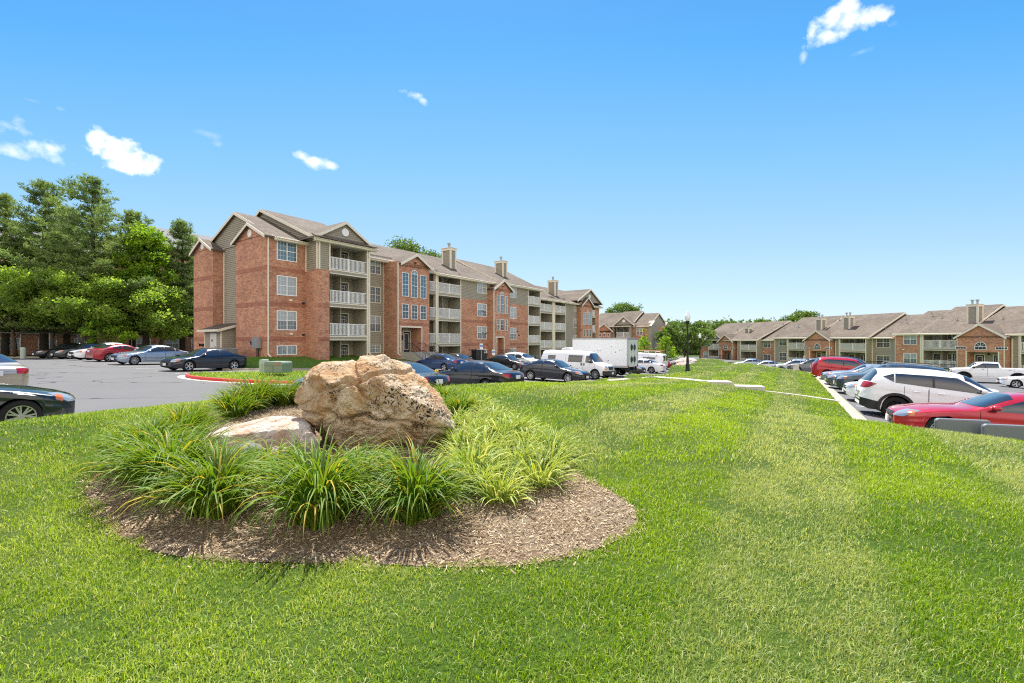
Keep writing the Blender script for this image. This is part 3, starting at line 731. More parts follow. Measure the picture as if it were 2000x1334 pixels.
        if fascia:
            f = MB(); f.box(x0, x1, yo-.03, yo-.003, zo-.22, zo-.02); f.box(x0, x1, yo-.003, yf, zo-.24, zo-.20)
            for k, x in ((0, x0), (1, x1)):
                if ends[k]:
                    xa, xb = (x-.035, x-.003) if k == 0 else (x+.003, x+.035)
                    for (y1, z1, y2, z2) in ((yo, zo, yr, zr), (yq, zq, yr, zr)):
                        f.prism([(xa, y1, z1-.02), (xa, y2, z2-.02), (xa, y2, z2-.27), (xa, y1, z1-.27)], (xb-xa, 0, 0))
            f.build('fascia', MT['trim'], r, dz=-s.zb)
            g = MB(); g.tube([(x0+.02, yo-.08, zo-.06), (x1-.02, yo-.08, zo-.06)], .055, 8); g.build('gutter', MT['trim'], r, dz=-s.zb)
        return r
    def cross_gable(s, x0, x1, yf, ze, zr, back, ov=.3, th=.12, wall='brick', wz=None, vent=True, y_over=.35, wallmat=True):
        """front facing gable: ridge parallel to local y"""
        xm = (x0+x1)/2; sl = (zr-ze)/(xm-x0); xa = x0-ov; za = ze-sl*ov; xb = x1+ov; yo = yf-y_over
        m = MB(); P = [(xa, za), (xm, zr), (xb, za), (xb, za-th), (xm, zr-th), (xa, za-th)]
        m.prism([(x, yo, z) for x, z in P][::-1], (0, back-yo, 0)); r = s.part(m, 'gable_roof', 'shingle')
        f = MB()
        for (p, q) in (((xa, za), (xm, zr)), ((xb, za), (xm, zr))):
            f.prism([(p[0], yo-.035, p[1]-.01), (q[0], yo-.035, q[1]-.01), (q[0], yo-.035, q[1]-.26), (p[0], yo-.035, p[1]-.26)], (0, .03, 0))
        f.build('fascia', MT['trim'], r, dz=-s.zb)
        if wallmat:
            g = MB(); b = wz if wz is not None else ze; zz = ze
            g.prism([(x0, yf, b), (x1, yf, b), (x1, yf, zz-.02), (xm, yf, zr-th-.04), (x0, yf, zz-.02)], (0, .25, 0)); 
            if wall == 'siding':
                s.part(g, 'gable_wall', 'siding'); s.siding((x0, yf-.002), (x1, yf-.002), ze-.05, zr-th-.1, lambda z: (max(0, (z-ze)/sl), (x1-x0)-max(0, (z-ze)/sl)), name='siding')
            else: s.part(g, 'gable_wall', 'brick')
        if vent:
            v = MB(); zc = ze+(zr-ze)*.42; v.lathe([(0, -.05), (.27, -.05), (.34, -.07), (.34, .01)], 24, (xm, yf-.04, zc), 'y'); s.part(v, 'round_vent', 'white')
        return r
    def trimv(s, x, y, z0, z1, w=.12, mat='trim'):
        m = MB(); m.box(x-w/2, x+w/2, y-.06, y-.002, z0, z1); s.part(m, 'corner_trim', mat)
    def band(s, x0, x1, y, z, h=.32):
        m = MB(); m.box(x0, x1, y-.018, y-.001, z, z+h); s.part(m, 'brick_band', 'brick_band')
    def downspout(s, x, y, z0, z1):
        m = MB(); m.box(x-.045, x+.045, y-.11, y-.02, z0+.2, z1); m.bar((x, y-.065, z0+.24), (x+.05, y-.40, z0+.06), .09); s.part(m, 'downspout', 'trim')
    def chimney(s, x, y, w, d, z0, z1):
        m = MB(); m.box(x, x+w, y, y+d, z0, z1); c = s.part(m, 'chimney', 'siding')
        for a, b in (((x, y), (x+w, y)), ((x+w, y), (x+w, y+d)), ((x, y+d), (x, y))):
            s.laps(a, b, z0, z1-.25, proud=.03, mb=None).build('siding', MT['siding'], c, dz=-s.zb)
        t = MB()
        for (xx, yy) in ((x, y), (x+w, y), (x, y+d), (x+w, y+d)): t.box(xx-.09, xx+.09, yy-.09, yy+.09, z0, z1-.3)
        t.box(x-.12, x+w+.12, y-.12, y+d+.12, z1-.3, z1-.02); t.box(x-.2, x+w+.2, y-.2, y+d+.2, z1-.02, z1+.05); t.build('chimney_cap', MT['trim'], c, dz=-s.zb)
        for i in (-1, 1):
            p = MB(); p.lathe([(.11, 0), (.11, .45), (.19, .47), (.19, .62), (0, .66)], 12, (x+w/2+i*w*.2, y+d/2+i*.12, z1+.04)); p.build('flue', MT['metal_grey'], c, dz=-s.zb)
    def bricks_vents(s, xs, y, z):
        for x in xs: m = MB(); m.box(x-.06, x+.06, y-.07, y-.003, z, z+.16); s.part(m, 'meter_vent', 'darkgap')
    def spot(s, x, y, z, mat='white'):
        m = MB(); m.box(x-.10, x+.10, y-.12, y-.002, z, z+.12); s.part(m, 'wall_vent', mat)

# ---- the four storey building on the left
B = Bld('apartment_building', -19.2, 36.0, R(55.0), -.9, 'long four-storey red brick and olive siding apartment building left of the lawn')
S, Z = B.S, B.Z
FL = 2.8
Z1 = -.74                     # floor level of the lowest storey, first block
D = 13.4
# block A, the end with two brick bays and a recessed siding wall between them
B.wall(.9, S(597), 0, D-.003, -1.6, 10.05)
B.wall(-.0, .9, 0, 5.0, -1.6, 10.02); B.wall(0, .9, 9.3, D, -1.6, 10.02)
B.siding((.9, 9.3), (.9, 5.0), -.5, 10.1)
B.trimv_l = None
def trim_l(bld, x, y, z0, z1, w=.13, name='corner_trim'):
    m = MB(); m.box(x-.07, x-.002, y-w/2, y+w/2, z0, z1); bld.part(m, name, 'trim')
trim_l(B, .87, 9.15, .3, 10.05, .14); trim_l(B, .87, 5.12, .3, 10.05, .14)
def small_gable_l(bld, ya, yb, x, ze, zr, xback, brick=True):
    ym = (ya+yb)/2; sl = (zr-ze)/(ym-ya); m = MB(); o = .28
    P = [(ya-o, ze-sl*o), (ym, zr), (yb+o, ze-sl*o), (yb+o, ze-sl*o-.13), (ym, zr-.13), (ya-o, ze-sl*o-.13)]
    m.prism([(x-.28, y, z) for y, z in P], (xback-x+.28, 0, 0)); r = bld.part(m, 'gable_roof', 'shingle')
    f = MB()
    for p, q in ((P[0], P[1]), (P[2], P[1])): f.prism([(x-.315, p[0], p[1]-.01), (x-.315, q[0], q[1]-.01), (x-.315, q[0], q[1]-.25), (x-.315, p[0], p[1]-.25)], (.032, 0, 0))
    f.build('fascia', MT['trim'], r, dz=-bld.zb)
    g = MB(); g.prism([(x, ya, ze-.1), (x, ya, ze-.02), (x, ym, zr-.15), (x, yb, ze-.02), (x, yb, ze-.1)], (.3, 0, 0)); bld.part(g, 'gable_wall', 'brick')
    v = MB(); v.lathe([(.20, -.03), (.20, -.09), (.30, -.09), (.30, .01)], 24, (x-.002, ym, ze+.35), 'x'); v.add([(x-.03, ym+.22*math.cos(a), ze+.35+.22*math.sin(a)) for a in np.linspace(0, 2*math.pi, 20, False)], [tuple(range(20))], 0)
    bld.part(v, 'round_vent', 'white')
small_gable_l(B, 0, 5.0, 0, 10.02, 11.22, 2.2); small_gable_l(B, 9.3, D, 0, 10.02, 11.05, 2.2)
B.gable_roof(.55, S(597)+.4, 0, 6.6, D, 10.05, 12.95, ends=(True, False))
def tri_siding(bld, x, y0, y1, ym, z0, zr, name='siding'):
    """left facing triangular gable wall between y0..y1"""
    g = MB(); g.prism([(x, y0, z0), (x, ym, zr-.15), (x, y1, z0)], (.2, 0, 0)); bld.part(g, 'gable_wall', 'siding')
    sa = (zr-.15-z0)/(ym-y0); sb = (zr-.15-z0)/(y1-ym)
    bld.siding((x, y1), (x, y0), z0, zr-.2, lambda z: (max(0, (z-z0)/sb), (y1-y0)-max(0, (z-z0)/sa)))
tri_siding(B, .82, 0, D, 6.6, 10.0, 12.95)
for zz in (7.35, 4.55, 1.75):
    B.band(.02, S(597) if zz > 7 else S(625, -0.0), 0, zz-.12, .34)
    for ya, yb in ((0.0, 5.0), (9.3, D)): m = MB(); m.box(-.018, -.001, ya, yb, zz-.12, zz+.22); B.part(m, 'brick_band', 'brick_band')
xa, xb = S(540), S(579.5)
for k in range(4):
    zf = Z1+FL*k; B.window(xa, xb, zf+(.45 if k else 1.25), zf+2.03, 0, 2, style=['blind_vert', 'blind_light', 'blind_light', 'pane_blue'][k], sash=(k > 0), grid=(3 if k else 2, 2 if k else 1))
B.downspout(.12, 0, .35, 10.0)
B.spot(S(567), 0, 5.0-.1); B.spot(S(568), 0, 2.15); B.spot(S(592), 0, 4.75, 'darkgap'); B.spot(S(592), 0, 2.1, 'darkgap')
for i in range(4): m = MB(); m.box(-.07, -.003, 1.0+i*.42, 1.14+i*.42, 1.35, 1.62); B.part(m, 'meter_vent', 'darkgap')
for i in range(5): m = MB(); m.box(-.07, -.003, 10.8+i*.3, 10.9+i*.3, 1.15, 1.4); B.part(m, 'meter_vent', 'darkgap')
# meter shed built against the recess
SX, SY0, SY1 = -.75, 5.75, 9.0
sh = MB(); sh.box(SX, .88, SY0, SY1, -.6, 2.6); B.part(sh, 'shed_wall', 'siding'); B.siding((SX, SY1), (SX, SY0), .2, 2.58); B.siding((SX, SY0), (.88, SY0), .2, 2.95, lambda z: (max(0, (z-2.6)/.32), .88-SX))
sr = MB(); sr.prism([(SX-.5, SY0-.3, 2.48), (SX-.5, SY0-.3, 2.6), (.87, SY0-.3, 3.25), (.87, SY0-.3, 3.13)], (0, SY1-SY0+.6, 0)); sro = B.part(sr, 'shed_roof', 'shingle')
sf = MB(); sf.box(SX-.54, SX-.503, SY0-.32, SY1+.32, 2.43, 2.62); sf.prism([(SX-.5, SY0-.34, 2.38), (SX-.5, SY0-.34, 2.6), (.87, SY0-.34, 3.25), (.87, SY0-.34, 3.03)], (0, .035, 0)); sf.build('fascia', MT['trim'], sro, dz=-B.zb)
trim_l(B, SX, SY0+.07, .2, 2.5, .14); trim_l(B, SX, SY1-.07, .2, 2.5, .14)
sd = MB(); sd.box(SX-.05, SX-.005, 6.7, 7.9, .1, 2.3); sdo = B.part(sd, 'door', 'doorwhite')
m = MB(); m.box(SX-.062, SX-.051, 7.4, 7.6, 1.6, 1.8); m.build('door_sign', MT['darkgap'], sdo, dz=-B.zb)
m = MB(); m.box(SX-.08, SX-.051, 6.85, 6.93, 1.1, 1.18); m.build('handle', MT['darkgap'], sdo, dz=-B.zb)
# block B: higher roof, siding upper storey, stacked balconies
sB = S(597); tB = -1.8
x0, x1, x2 = sB, S(642.5, tB), S(716, tB)
B.wall(x0, x1, tB, 2, -1.6, 7.55); w = B.wall(x0+.02, x1-.02, tB+.02, 2, 7.55, 10.1, 'siding')
B.siding((x0+.02, 0), (x0+.02, tB+.02), 7.55, 10.15); B.siding((x0+.02, tB+.02), (x1-.02, tB+.02), 7.55, 10.1)
B.trimv(x0+.10, tB+.0, 7.55, 10.1, .14); trim_l(B, x0, tB+.1, 7.55, 10.1, .14); trim_l(B, x0, -.1, 7.4, 10.1, .14)
for zz in (4.55, 1.75): B.band(x0, x1, tB, zz-.12, .34)
B.wall(x1, x2, tB+1.95, D-.004, -1.6, 10.08, 'siding'); B.wall(x2, x2+.36, tB, D-.006, -1.6, 10.08, 'siding', 'balcony_side')
B.wall(x1-.001, x1+.05, tB+.01, tB+1.95, -1.6, 10.0, 'siding', 'balcony_side')
for k in range(4):
    zf = Z1+FL*k; B.balcony(x1+.05, x2, tB, zf, zf+FL-.34, rail=(True if k else None), ground=.3, doorpos=.72)
m = MB(); m.box(x1-.02, x2+.38, tB-.03, tB+1.95, 9.78, 10.1); B.part(m, 'soffit', 'soffit')
for x in (x1+.05, x2+.05, x2+.30): B.trimv(x, tB, .3 if x > x1+1 else 7.5, 9.8, .11)
B.downspout(x2+.18, tB, .35, 9.7)
B.gable_roof(sB-.45, S(733, tB), tB, 6.7, D, 10.2, 13.75, ends=(True, True))
tri_siding(B, sB-.12, tB, D, 6.7, 10.0, 13.72)
B.cross_gable(x1-1.35, x2+.25, tB-.25, 10.25, 11.85, 2.4, wall='siding', y_over=.25)
m = MB(); m.prism([(x1-1.7, tB-.75, 10.0), (x1-1.7, tB-.75, 10.09), (x1-1.7, tB-.22, 10.34), (x1-1.7, tB-.22, 10.2)], (x2-x1+2.4, 0, 0)); B.part(m, 'eave_roof', 'shingle')
# window strip
x3, x4 = x2+.36, S(751, -.0)
B.wall(x3, x4+1, .05, D-.008, -1.6, 10.0, 'siding'); B.siding((x3, .05), (x4, .05), .3, 9.8)
wx0, wx1 = S(721.5, 0), S(743.5, 0)
for k in range(4):
    zf = Z1+FL*k; B.window(wx0, wx1, zf+(.45 if k else 1.25), zf+2.03, .02, 2, grid=(2, 2), style=['blind_vert', 'blind_light', 'blind_mid', 'blind_light'][k], frame='trim')
for x in (x3+.12, x4-.08): B.trimv(x, .02, .3, 9.8, .12)
# entrance towers
def tower(bld, pxa, pxb, tf, tb, zdoor, ze, zr, win, low, doors=2, arch_rise=.0, pxdoor=None, gpx=None):
    a, b = bld.S(pxa, tf), bld.S(pxb, tf); w = b-a; dx0, dx1 = (bld.S(pxdoor[0], tf), bld.S(pxdoor[1], tf)); dz1 = zdoor+2.45
    bld.wall(a, dx0, tf, tb, zdoor-1.6, dz1); bld.wall(dx1, b, tf, tb, zdoor-1.6, dz1); bld.wall(a, b, tf, tb, dz1, ze); bld.wall(dx0, dx1, tf+1.5, tb, zdoor-1.0, dz1, 'siding')
    bld.wall(dx0, dx1, tf-.001, tf+1.5, zdoor-1.2, zdoor, 'concrete_step', 'landing')
    m = MB(); m.box(dx0-.1, dx0, tf-.03, tf-.003, zdoor, dz1+.12); m.box(dx1, dx1+.1, tf-.03, tf-.003, zdoor, dz1+.12); m.box(dx0, dx1, tf-.03, tf-.003, dz1-.02, dz1+.12); bld.part(m, 'opening_trim', 'trim')
    bld.siding((dx0, tf+1.5), (dx1, tf+1.5), zdoor, dz1)
    W = dx1-dx0
    if doors == 2: ds = [(dx0+.05+W*.02, dx0+.05+W*.02+.85), (dx1-W*.06-.95, dx1-W*.06-.1)]
    else: ds = [(dx0+W*.45, dx0+W*.45+.9)]
    for p, q in ds: bld.door(p, q, zdoor, zdoor+2.05, tf+1.46, lite=True, frame='trim')
    m = MB(); m.box((dx0+dx1)/2-.1, (dx0+dx1)/2+.12, tf+1.36, tf+1.46, zdoor+1.2, zdoor+1.7); bld.part(m, 'mail_box', 'metal_black')
    m = MB(); m.lathe([(0, -.1), (.1, -.08), (.1, 0)], 10, ((dx0+dx1)/2, tf+1.46, zdoor+2.2), 'y'); bld.part(m, 'wall_lamp', 'metal_black')
    for (p0, p1, za, zb, ar) in win: bld.window(bld.S(p0, tf), bld.S(p1, tf), za, zb, tf, 1, grid=(2, 3), style='pane_blue', arch=ar, sash=True, fw=.05)
    for (p0, p1, za, zb) in low: bld.window(bld.S(p0, tf), bld.S(p1, tf), za, zb, tf, 1, grid=(2, 2), style='pane_dark', fw=.05)
    ga, gb = (bld.S(gpx[0], tf), bld.S(gpx[1], tf)) if gpx else (a, b)
    bld.cross_gable(ga, gb, tf, ze, zr, tb+3.2, wall='brick', vent=False, wz=ze-.4)
    bld.spot((ga+gb)/2, tf, zr-.95, 'metal_black')
    return a, b
tt = -1.9
sT0 = S(775, tt)
def zt(py, px, t): return Z(py, S(px, t), t)
tower(B, 775, 838.5, tt, 4, .55, 9.35, 10.35,
      [(784.8, 797.8, zt(579, 791, tt), zt(532.4, 791, tt), False), (803, 815, zt(582, 809, tt), zt(527.5, 809, tt), True), (820.4, 832, zt(583, 826, tt), zt(538, 826, tt), False)],
      [(784.8, 797.8, zt(622.5, 791, tt), zt(593.5, 791, tt)), (803, 815, zt(623.8, 809, tt), zt(595.5, 809, tt)), (820.4, 832, zt(624.5, 826, tt), zt(597, 826, tt))], 2, 0, (783.5, 823), (783, 836))
B.wall(S(751, 0), sT0+.01, tt+.003, 4, -1.5, 9.3)         # brick return facing left
B.downspout(sT0+.08, tt, .2, 9.2); B.band(sT0, S(838.5, tt), tt, 3.2, .25)
B.gable_roof(S(733, tB)+.0, 17.6, -.2, 6.7, D, 9.75, 12.7, ends=(False, False), ovf=.5)
# block 2 (two roofs in one line), floors 0.63 m lower
Z2 = -1.37; E2 = 9.25
t2 = -.8; a0 = S(838.8, -1.2); a1, a2 = S(851, t2), S(855, t2)
b1 = S(900, t2); b2 = S(957, t2); tw0, tw1 = S(963, -1.6), S(996, -1.6); b3 = S(1031, t2); b4 = S(1055, t2)
B.wall(a0, b1, t2+1.95, D, -2.2, E2, 'siding')
for k in range(4):
    zf = Z2+FL*k
    B.balcony(a2, b1, t2, zf, zf+FL-.34, rail=(True if k else None), doorpos=.45)
    if k: B.railing(a0+.1, a1, zf, t2+.05, posts=0); m = MB(); m.box(a0, a1, t2, t2+1.9, zf-.34, zf); B.part(m, 'balcony_floor', 'siding')
for x in (a1+.02, (a1+a2)/2, a2-.0, b1-.04): B.trimv(x, t2+.01, -.6, E2-.1, .13)
B.wall(a1, a2, t2+.01, t2+.35, -1, E2-.2, 'trim', 'post')
m = MB(); m.box(a0, b1, t2-.02, t2+1.95, E2-.3, E2); B.part(m, 'soffit', 'soffit')
B.wall(b1, b3, t2, D, -2.2, Z2+FL*3-.35); B.wall(b1+.01, b3-.01, t2+.02, D-.01, Z2+FL*3-.35, E2, 'siding')
B.siding((b1+.01, t2+.02), (b3-.01, t2+.02), Z2+FL*3-.35, E2-.1)
for zz in (3.55, .75): B.band(b1, b3, t2, zz+.35, .3)
for (p0, p1) in ((931.5, 950), (995.5, 1007.8)):
    for k in range(4):
        zf = Z2+FL*k; B.window(S(p0, t2), S(p1, t2), zf+(.45 if k else 1.15), zf+2.03, t2+(.0 if k < 3 else -.02), 2, style=['blind_vert', 'blind_light', 'blind_light', 'blind_light'][k], frame='white' if k < 3 else 'trim')
B.bricks_vents([b1+1.6+i*.55 for i in range(4)], t2, .55); B.bricks_vents([S(1011, t2)+i*.5 for i in range(4)], t2, .75)
for px, zz in ((942, 2.6), (949, 2.6), (1013, 2.4), (942, 5.3), (1010, 2.9)): B.spot(S(px, t2), t2, zz, 'darkgap')
tw = -1.6
tower(B, 963, 996, tw, 4, -.35, 8.35, 9.5,
      [(970, 974.5, zt(612, 972, tw), zt(576, 972, tw), False), (977, 984, zt(612, 980, tw), zt(571, 980, tw), True), (986.5, 991, zt(613, 989, tw), zt(579, 989, tw), False)],
      [(970, 974.5, zt(645, 972, tw), zt(623, 972, tw)), (977, 984, zt(645.5, 980, tw), zt(623.5, 980, tw)), (986.5, 991, zt(646, 989, tw), zt(624.5, 989, tw))], 1, 0, (969, 984), (964, 998))
B.wall(b2+.6, tw0+.01, tw+.003, 3, -2, 8.3); B.downspout(tw0+.08, tw, -.6, 8.2)
B.gable_roof(17.6, 29.4, t2, 6.7, D, E2, 12.75, ends=(True, False), ovf=.5)
B.gable_roof(29.4, S(1057, t2), t2, 6.7, D, E2+.18, 13.1, ends=(True, True), ovf=.5)
B.siding((17.6, D), (17.6, t2), 9.0, 12.7, lambda z: (max(0, (z-9.2)*1.9), D-t2-max(0, (z-9.2)*2.2))); 
B.wall(b3, b4, t2+1.95, D-.01, -2.2, E2, 'siding')
for k in range(4): zf = Z2+FL*k; B.balcony(b3, b4, t2, zf, zf+FL-.34, rail=(True if k else None), doorpos=.6)
for x in (b3+.04, b4-.05): B.trimv(x, t2+.01, -.8, E2-.1, .13)
m = MB(); m.box(b3, b4, t2-.02, t2+1.95, E2-.3, E2); B.part(m, 'soffit', 'soffit')
# block 3
Z3 = -2.1; E3 = 8.35; t3 = 0.0
c0 = b4+.02; c1, c2 = S(1079, t3), S(1083.5, t3); c3 = S(1104.8, t3); c4_ = S(1131, t3); c5, c6 = S(1134.5, -.8), S(1157, -.8); c7 = S(1163, t3); c8 = S(1170, t3)
B.wall(c0, c3, t3+1.95, D+.5, -2.6, E3, 'siding')
for k in range(4):
    zf = Z3+FL*k
    B.balcony(c0+.1, c1, t3, zf, zf+FL-.34, rail=(True if k else None), doorpos=.35); B.balcony(c2, c3, t3, zf, zf+FL-.34, rail=(True if k else None), doorpos=.7)
B.wall(c1, c2, t3+.01, t3+.4, -2, E3-.2, 'trim', 'post')
for x in (c0+.08, c1, c2, c3-.05): B.trimv(x, t3+.01, -1.8, E3-.1, .14)
m = MB(); m.box(c0, c3, t3-.02, t3+1.95, E3-.3, E3); B.part(m, 'soffit', 'soffit')
B.wall(c3, c4_+1, t3+.02, D+.49, -2.6, E3, 'siding'); B.siding((c3, t3+.02), (c4_, t3+.02), -1.5, E3-.1)
for k in range(4): zf = Z3+FL*k; B.window(S(1120, t3), S(1129, t3), zf+.45, zf+2.0, t3, 2, frame='trim', style='blind_light')
B.wall(c4_, c5, -.797, 4, -2.6, E3)
tower(B, 1134.5, 1157, -.8, 4, -1.3, E3-.35, E3+1.0,
      [(1139.5, 1143.5, zt(634, 1141, -.8), zt(610.5, 1141, -.8), False), (1145.5, 1149.5, zt(634, 1147, -.8), zt(606, 1147, -.8), True), (1151, 1155, zt(634, 1153, -.8), zt(611, 1153, -.8), False)],
      [(1139.5, 1143, zt(657.5, 1141, -.8), zt(643.5, 1141, -.8)), (1145.5, 1149, zt(657.5, 1147, -.8), zt(643.5, 1147, -.8)), (1151, 1154.5, zt(657.5, 1153, -.8), zt(643.5, 1153, -.8))], 1, 0, (1140, 1151), (1135, 1157))
B.wall(c6, c7, t3+1.6, D+.48, -2.6, E3, 'siding')
for k in range(1, 4): zf = Z3+FL*k; B.balcony(c6, c7, t3, zf, zf+FL-.34, rec=1.6, doorpos=.6)
B.wall(c7, c8, t3, D+.5, -2.6, E3)
B.gable_roof(S(1057, t2), c8+.4, t3, 6.9, D+.5, E3, 11.5, ends=(True, True), ovf=.6)
B.cross_gable(c5-1.0, c7+1.2, t3-.5, E3+.35, E3+2.6, 5, wall='siding', vent=True)
B.trimv(c8-.08, t3, -2, E3-.1, .14)
# chimneys
B.chimney(S(866, 3.2), 2.0, .85, 1.3, 10.0, 13.05); B.chimney(S(969, 3.2), 2.0, .85, 1.3, 10.0, 13.0); B.chimney(S(1072, 3.2), 2.0, .85, 1.3, 9.0, 11.85)

# entrance steps with black handrails
def steps(bld, x0, x1, y, ztop, n, run=.3, rise=.17, label='', rails=3):
    rt = tag(empty('entrance_steps', bld.root.matrix_basis @ Vector(((x0+x1)/2, y, 0)) if False else (0, 0, 0)), label, 'steps', 'steps up to the building entrances')
    th = bld.th; cx = (x0+x1)/2; ux, uy = math.cos(th), math.sin(th)
    rt.location = (bld.cx+cx*ux-y*uy, bld.cy+cx*uy+y*ux, ztop-n*rise); rt.rotation_euler = (0, 0, th)
    w = (x1-x0)/2; m = MB()
    for i in range(n): m.box(-w, w, -run*(i+1)-1.0, -run*i-1.0+(.0 if i else 1.0), -.4, (n-i)*rise)
    m.build('flight', MT['concrete_step'], rt)
    for k in range(rails):
        xx = -w+.1+(2*w-.2)*k/(rails-1); h = MB(); zt_ = n*rise
        a = Vector((xx, -.2, zt_+.9)); b = Vector((xx, -1.0, zt_+.9)); c = Vector((xx, -1.0-run*n, .9))
        h.tube([a, b, c], .025, 6); h.tube([a-Vector((0,0,.75)), b-Vector((0,0,.75)), c-Vector((0,0,.75))], .018, 6)
        for i in range(10):
            p = b.lerp(c, i/9); h.tube([p, p-Vector((0, 0, .88))], .012 if i % 9 else .025, 5)
        for i in range(4): p = a.lerp(b, i/3); h.tube([p, p-Vector((0, 0, .88))], .012, 5)
        h.build('handrail', MT['metal_black'], rt)
steps(B, S(790, tt), S(838, tt), tt+.02, .55, 6, label='wide concrete entrance steps with black handrails at the nearest brick entrance')
steps(B, S(969, tw), S(985, tw), tw+.02, -.35, 4, label='narrow concrete steps with a black handrail at the second brick entrance', rails=2)

# ---- grass strip and grade in front of the building, island with the red kerb
def strip_sheet(name, outer, zo, inner, zi, mat, kind='structure', nseg=40, nrow=8, bow=.0):
    def res(L, k):
        L = [Vector(p) for p in L]; d = [0]
        for i in range(1, len(L)): d.append(d[-1]+(L[i]-L[i-1]).length)
        out = []
        for j in range(k+1):
            t = d[-1]*j/k; i = max(0, min(len(L)-2, next((q for q in range(len(d)-1) if d[q+1] >= t), len(L)-2))); out.append(L[i].lerp(L[i+1], (t-d[i])/max(1e-6, d[i+1]-d[i])))
        return out
    A = res([(x, y, z) for (x, y), z in zip(outer, zo)], nseg); Bq = res([(x, y, z) for (x, y), z in zip(inner, zi)], nseg); V = []; Fc = []
    for a, b in zip(A, Bq):
        for r in range(nrow+1): t = r/nrow; p = a.lerp(b, t); p.z = a.z+(b.z-a.z)*(t**1.2); V.append(tuple(p))
    n = nrow+1
    for i in range(nseg):
        for r in range(nrow): Fc.append((i*n+r, i*n+r+1, (i+1)*n+r+1, (i+1)*n+r))
    o = mesh_np(name, np.array(V), np.array(Fc), 4, mat, smooth=True)
    if o.data.polygons[0].normal.z < 0:
        o.data.flip_normals()
    tag(o, kind=kind); return o
def LW(x, t): return (B.cx+x*math.cos(B.th)-t*math.sin(B.th), B.cy+x*math.sin(B.th)+t*math.cos(B.th))
outs = [(-4.5, -3.2), (-.5, -5.0), (3, -6.3), (7, -7.0), (12, -7.2), (20, -7.2), (30, -7.2), (45, -7.2), (66, -7.2)]
ow = [LW(*p) for p in outs]; oz = [float(z_left(*p))+.14 for p in ow]
ins_ = [(-2.5, 5), (0, .1), (3.2, .1), (8, .1), (12, .1), (20, .1), (30, .1), (45, .1), (66, .1)]
iw = [LW(*p) for p in ins_]; iz = [.30, .42, .38, .34, .2, -.15, -.7, -1.3, -1.5]
strip_sheet('grass_strip', ow, oz, iw, iz, MT['turf_far'])
tag(kerb('kerb', ow, lambda x, y: float(z_left(x, y)), .15, .15, .3, MT['concrete'], 1), kind='structure')
ISL = smooth_loop([(-17.6, 24.9), (-16.0, 23.2), (-13.5, 22.3), (-10.5, 22.2), (-7.5, 23.0), (-5.5, 25.0), (-5.8, 28.0), (-8.5, 30.0), (-12.5, 29.6), (-13.6, 28.2), (-14.5, 27.0), (-16.2, 26.4), (-17.4, 26.0)], 2)
zi_ = lambda x, y: z_left(x, y)+.15+.12*np.clip(1-((x+11)**2/30+(y-26)**2/12), 0, 1)
isl = sheet('island', ISL, zi_, MT['turf_far'], .8)
tag(kerb('kerb', ISL+[ISL[0]], lambda x, y: float(z_left(x, y)), .16, .15, .35, MT['kerb_red'], 1 if sum((ISL[i][0]*ISL[(i+1)%len(ISL)][1]-ISL[(i+1)%len(ISL)][0]*ISL[i][1]) for i in range(len(ISL))) > 0 else -1, MT['concrete_light']), kind='structure')

# blades on the strips, coarser with distance
def strip_blades(name, poly, zf, dens, h, w, label):
    P = np.array(poly); A = (P[:,0].max()-P[:,0].min())*(P[:,1].max()-P[:,1].min()); n = int(A*dens)
    x = rng.uniform(P[:,0].min(), P[:,0].max(), n); y = rng.uniform(P[:,1].min(), P[:,1].max(), n); m = inside(poly, x, y); x = x[m]; y = y[m]
    o = blades(name, x, y, np.full(len(x), h)*rng.uniform(.6, 1.4, len(x)), np.full(len(x), w), zf, MT['grass']); tag(o, label, 'grass', kind='stuff')
strip_blades('grass_blades', ISL, zi_, 160, .09, .03, 'green grass growing on the red-kerbed island')

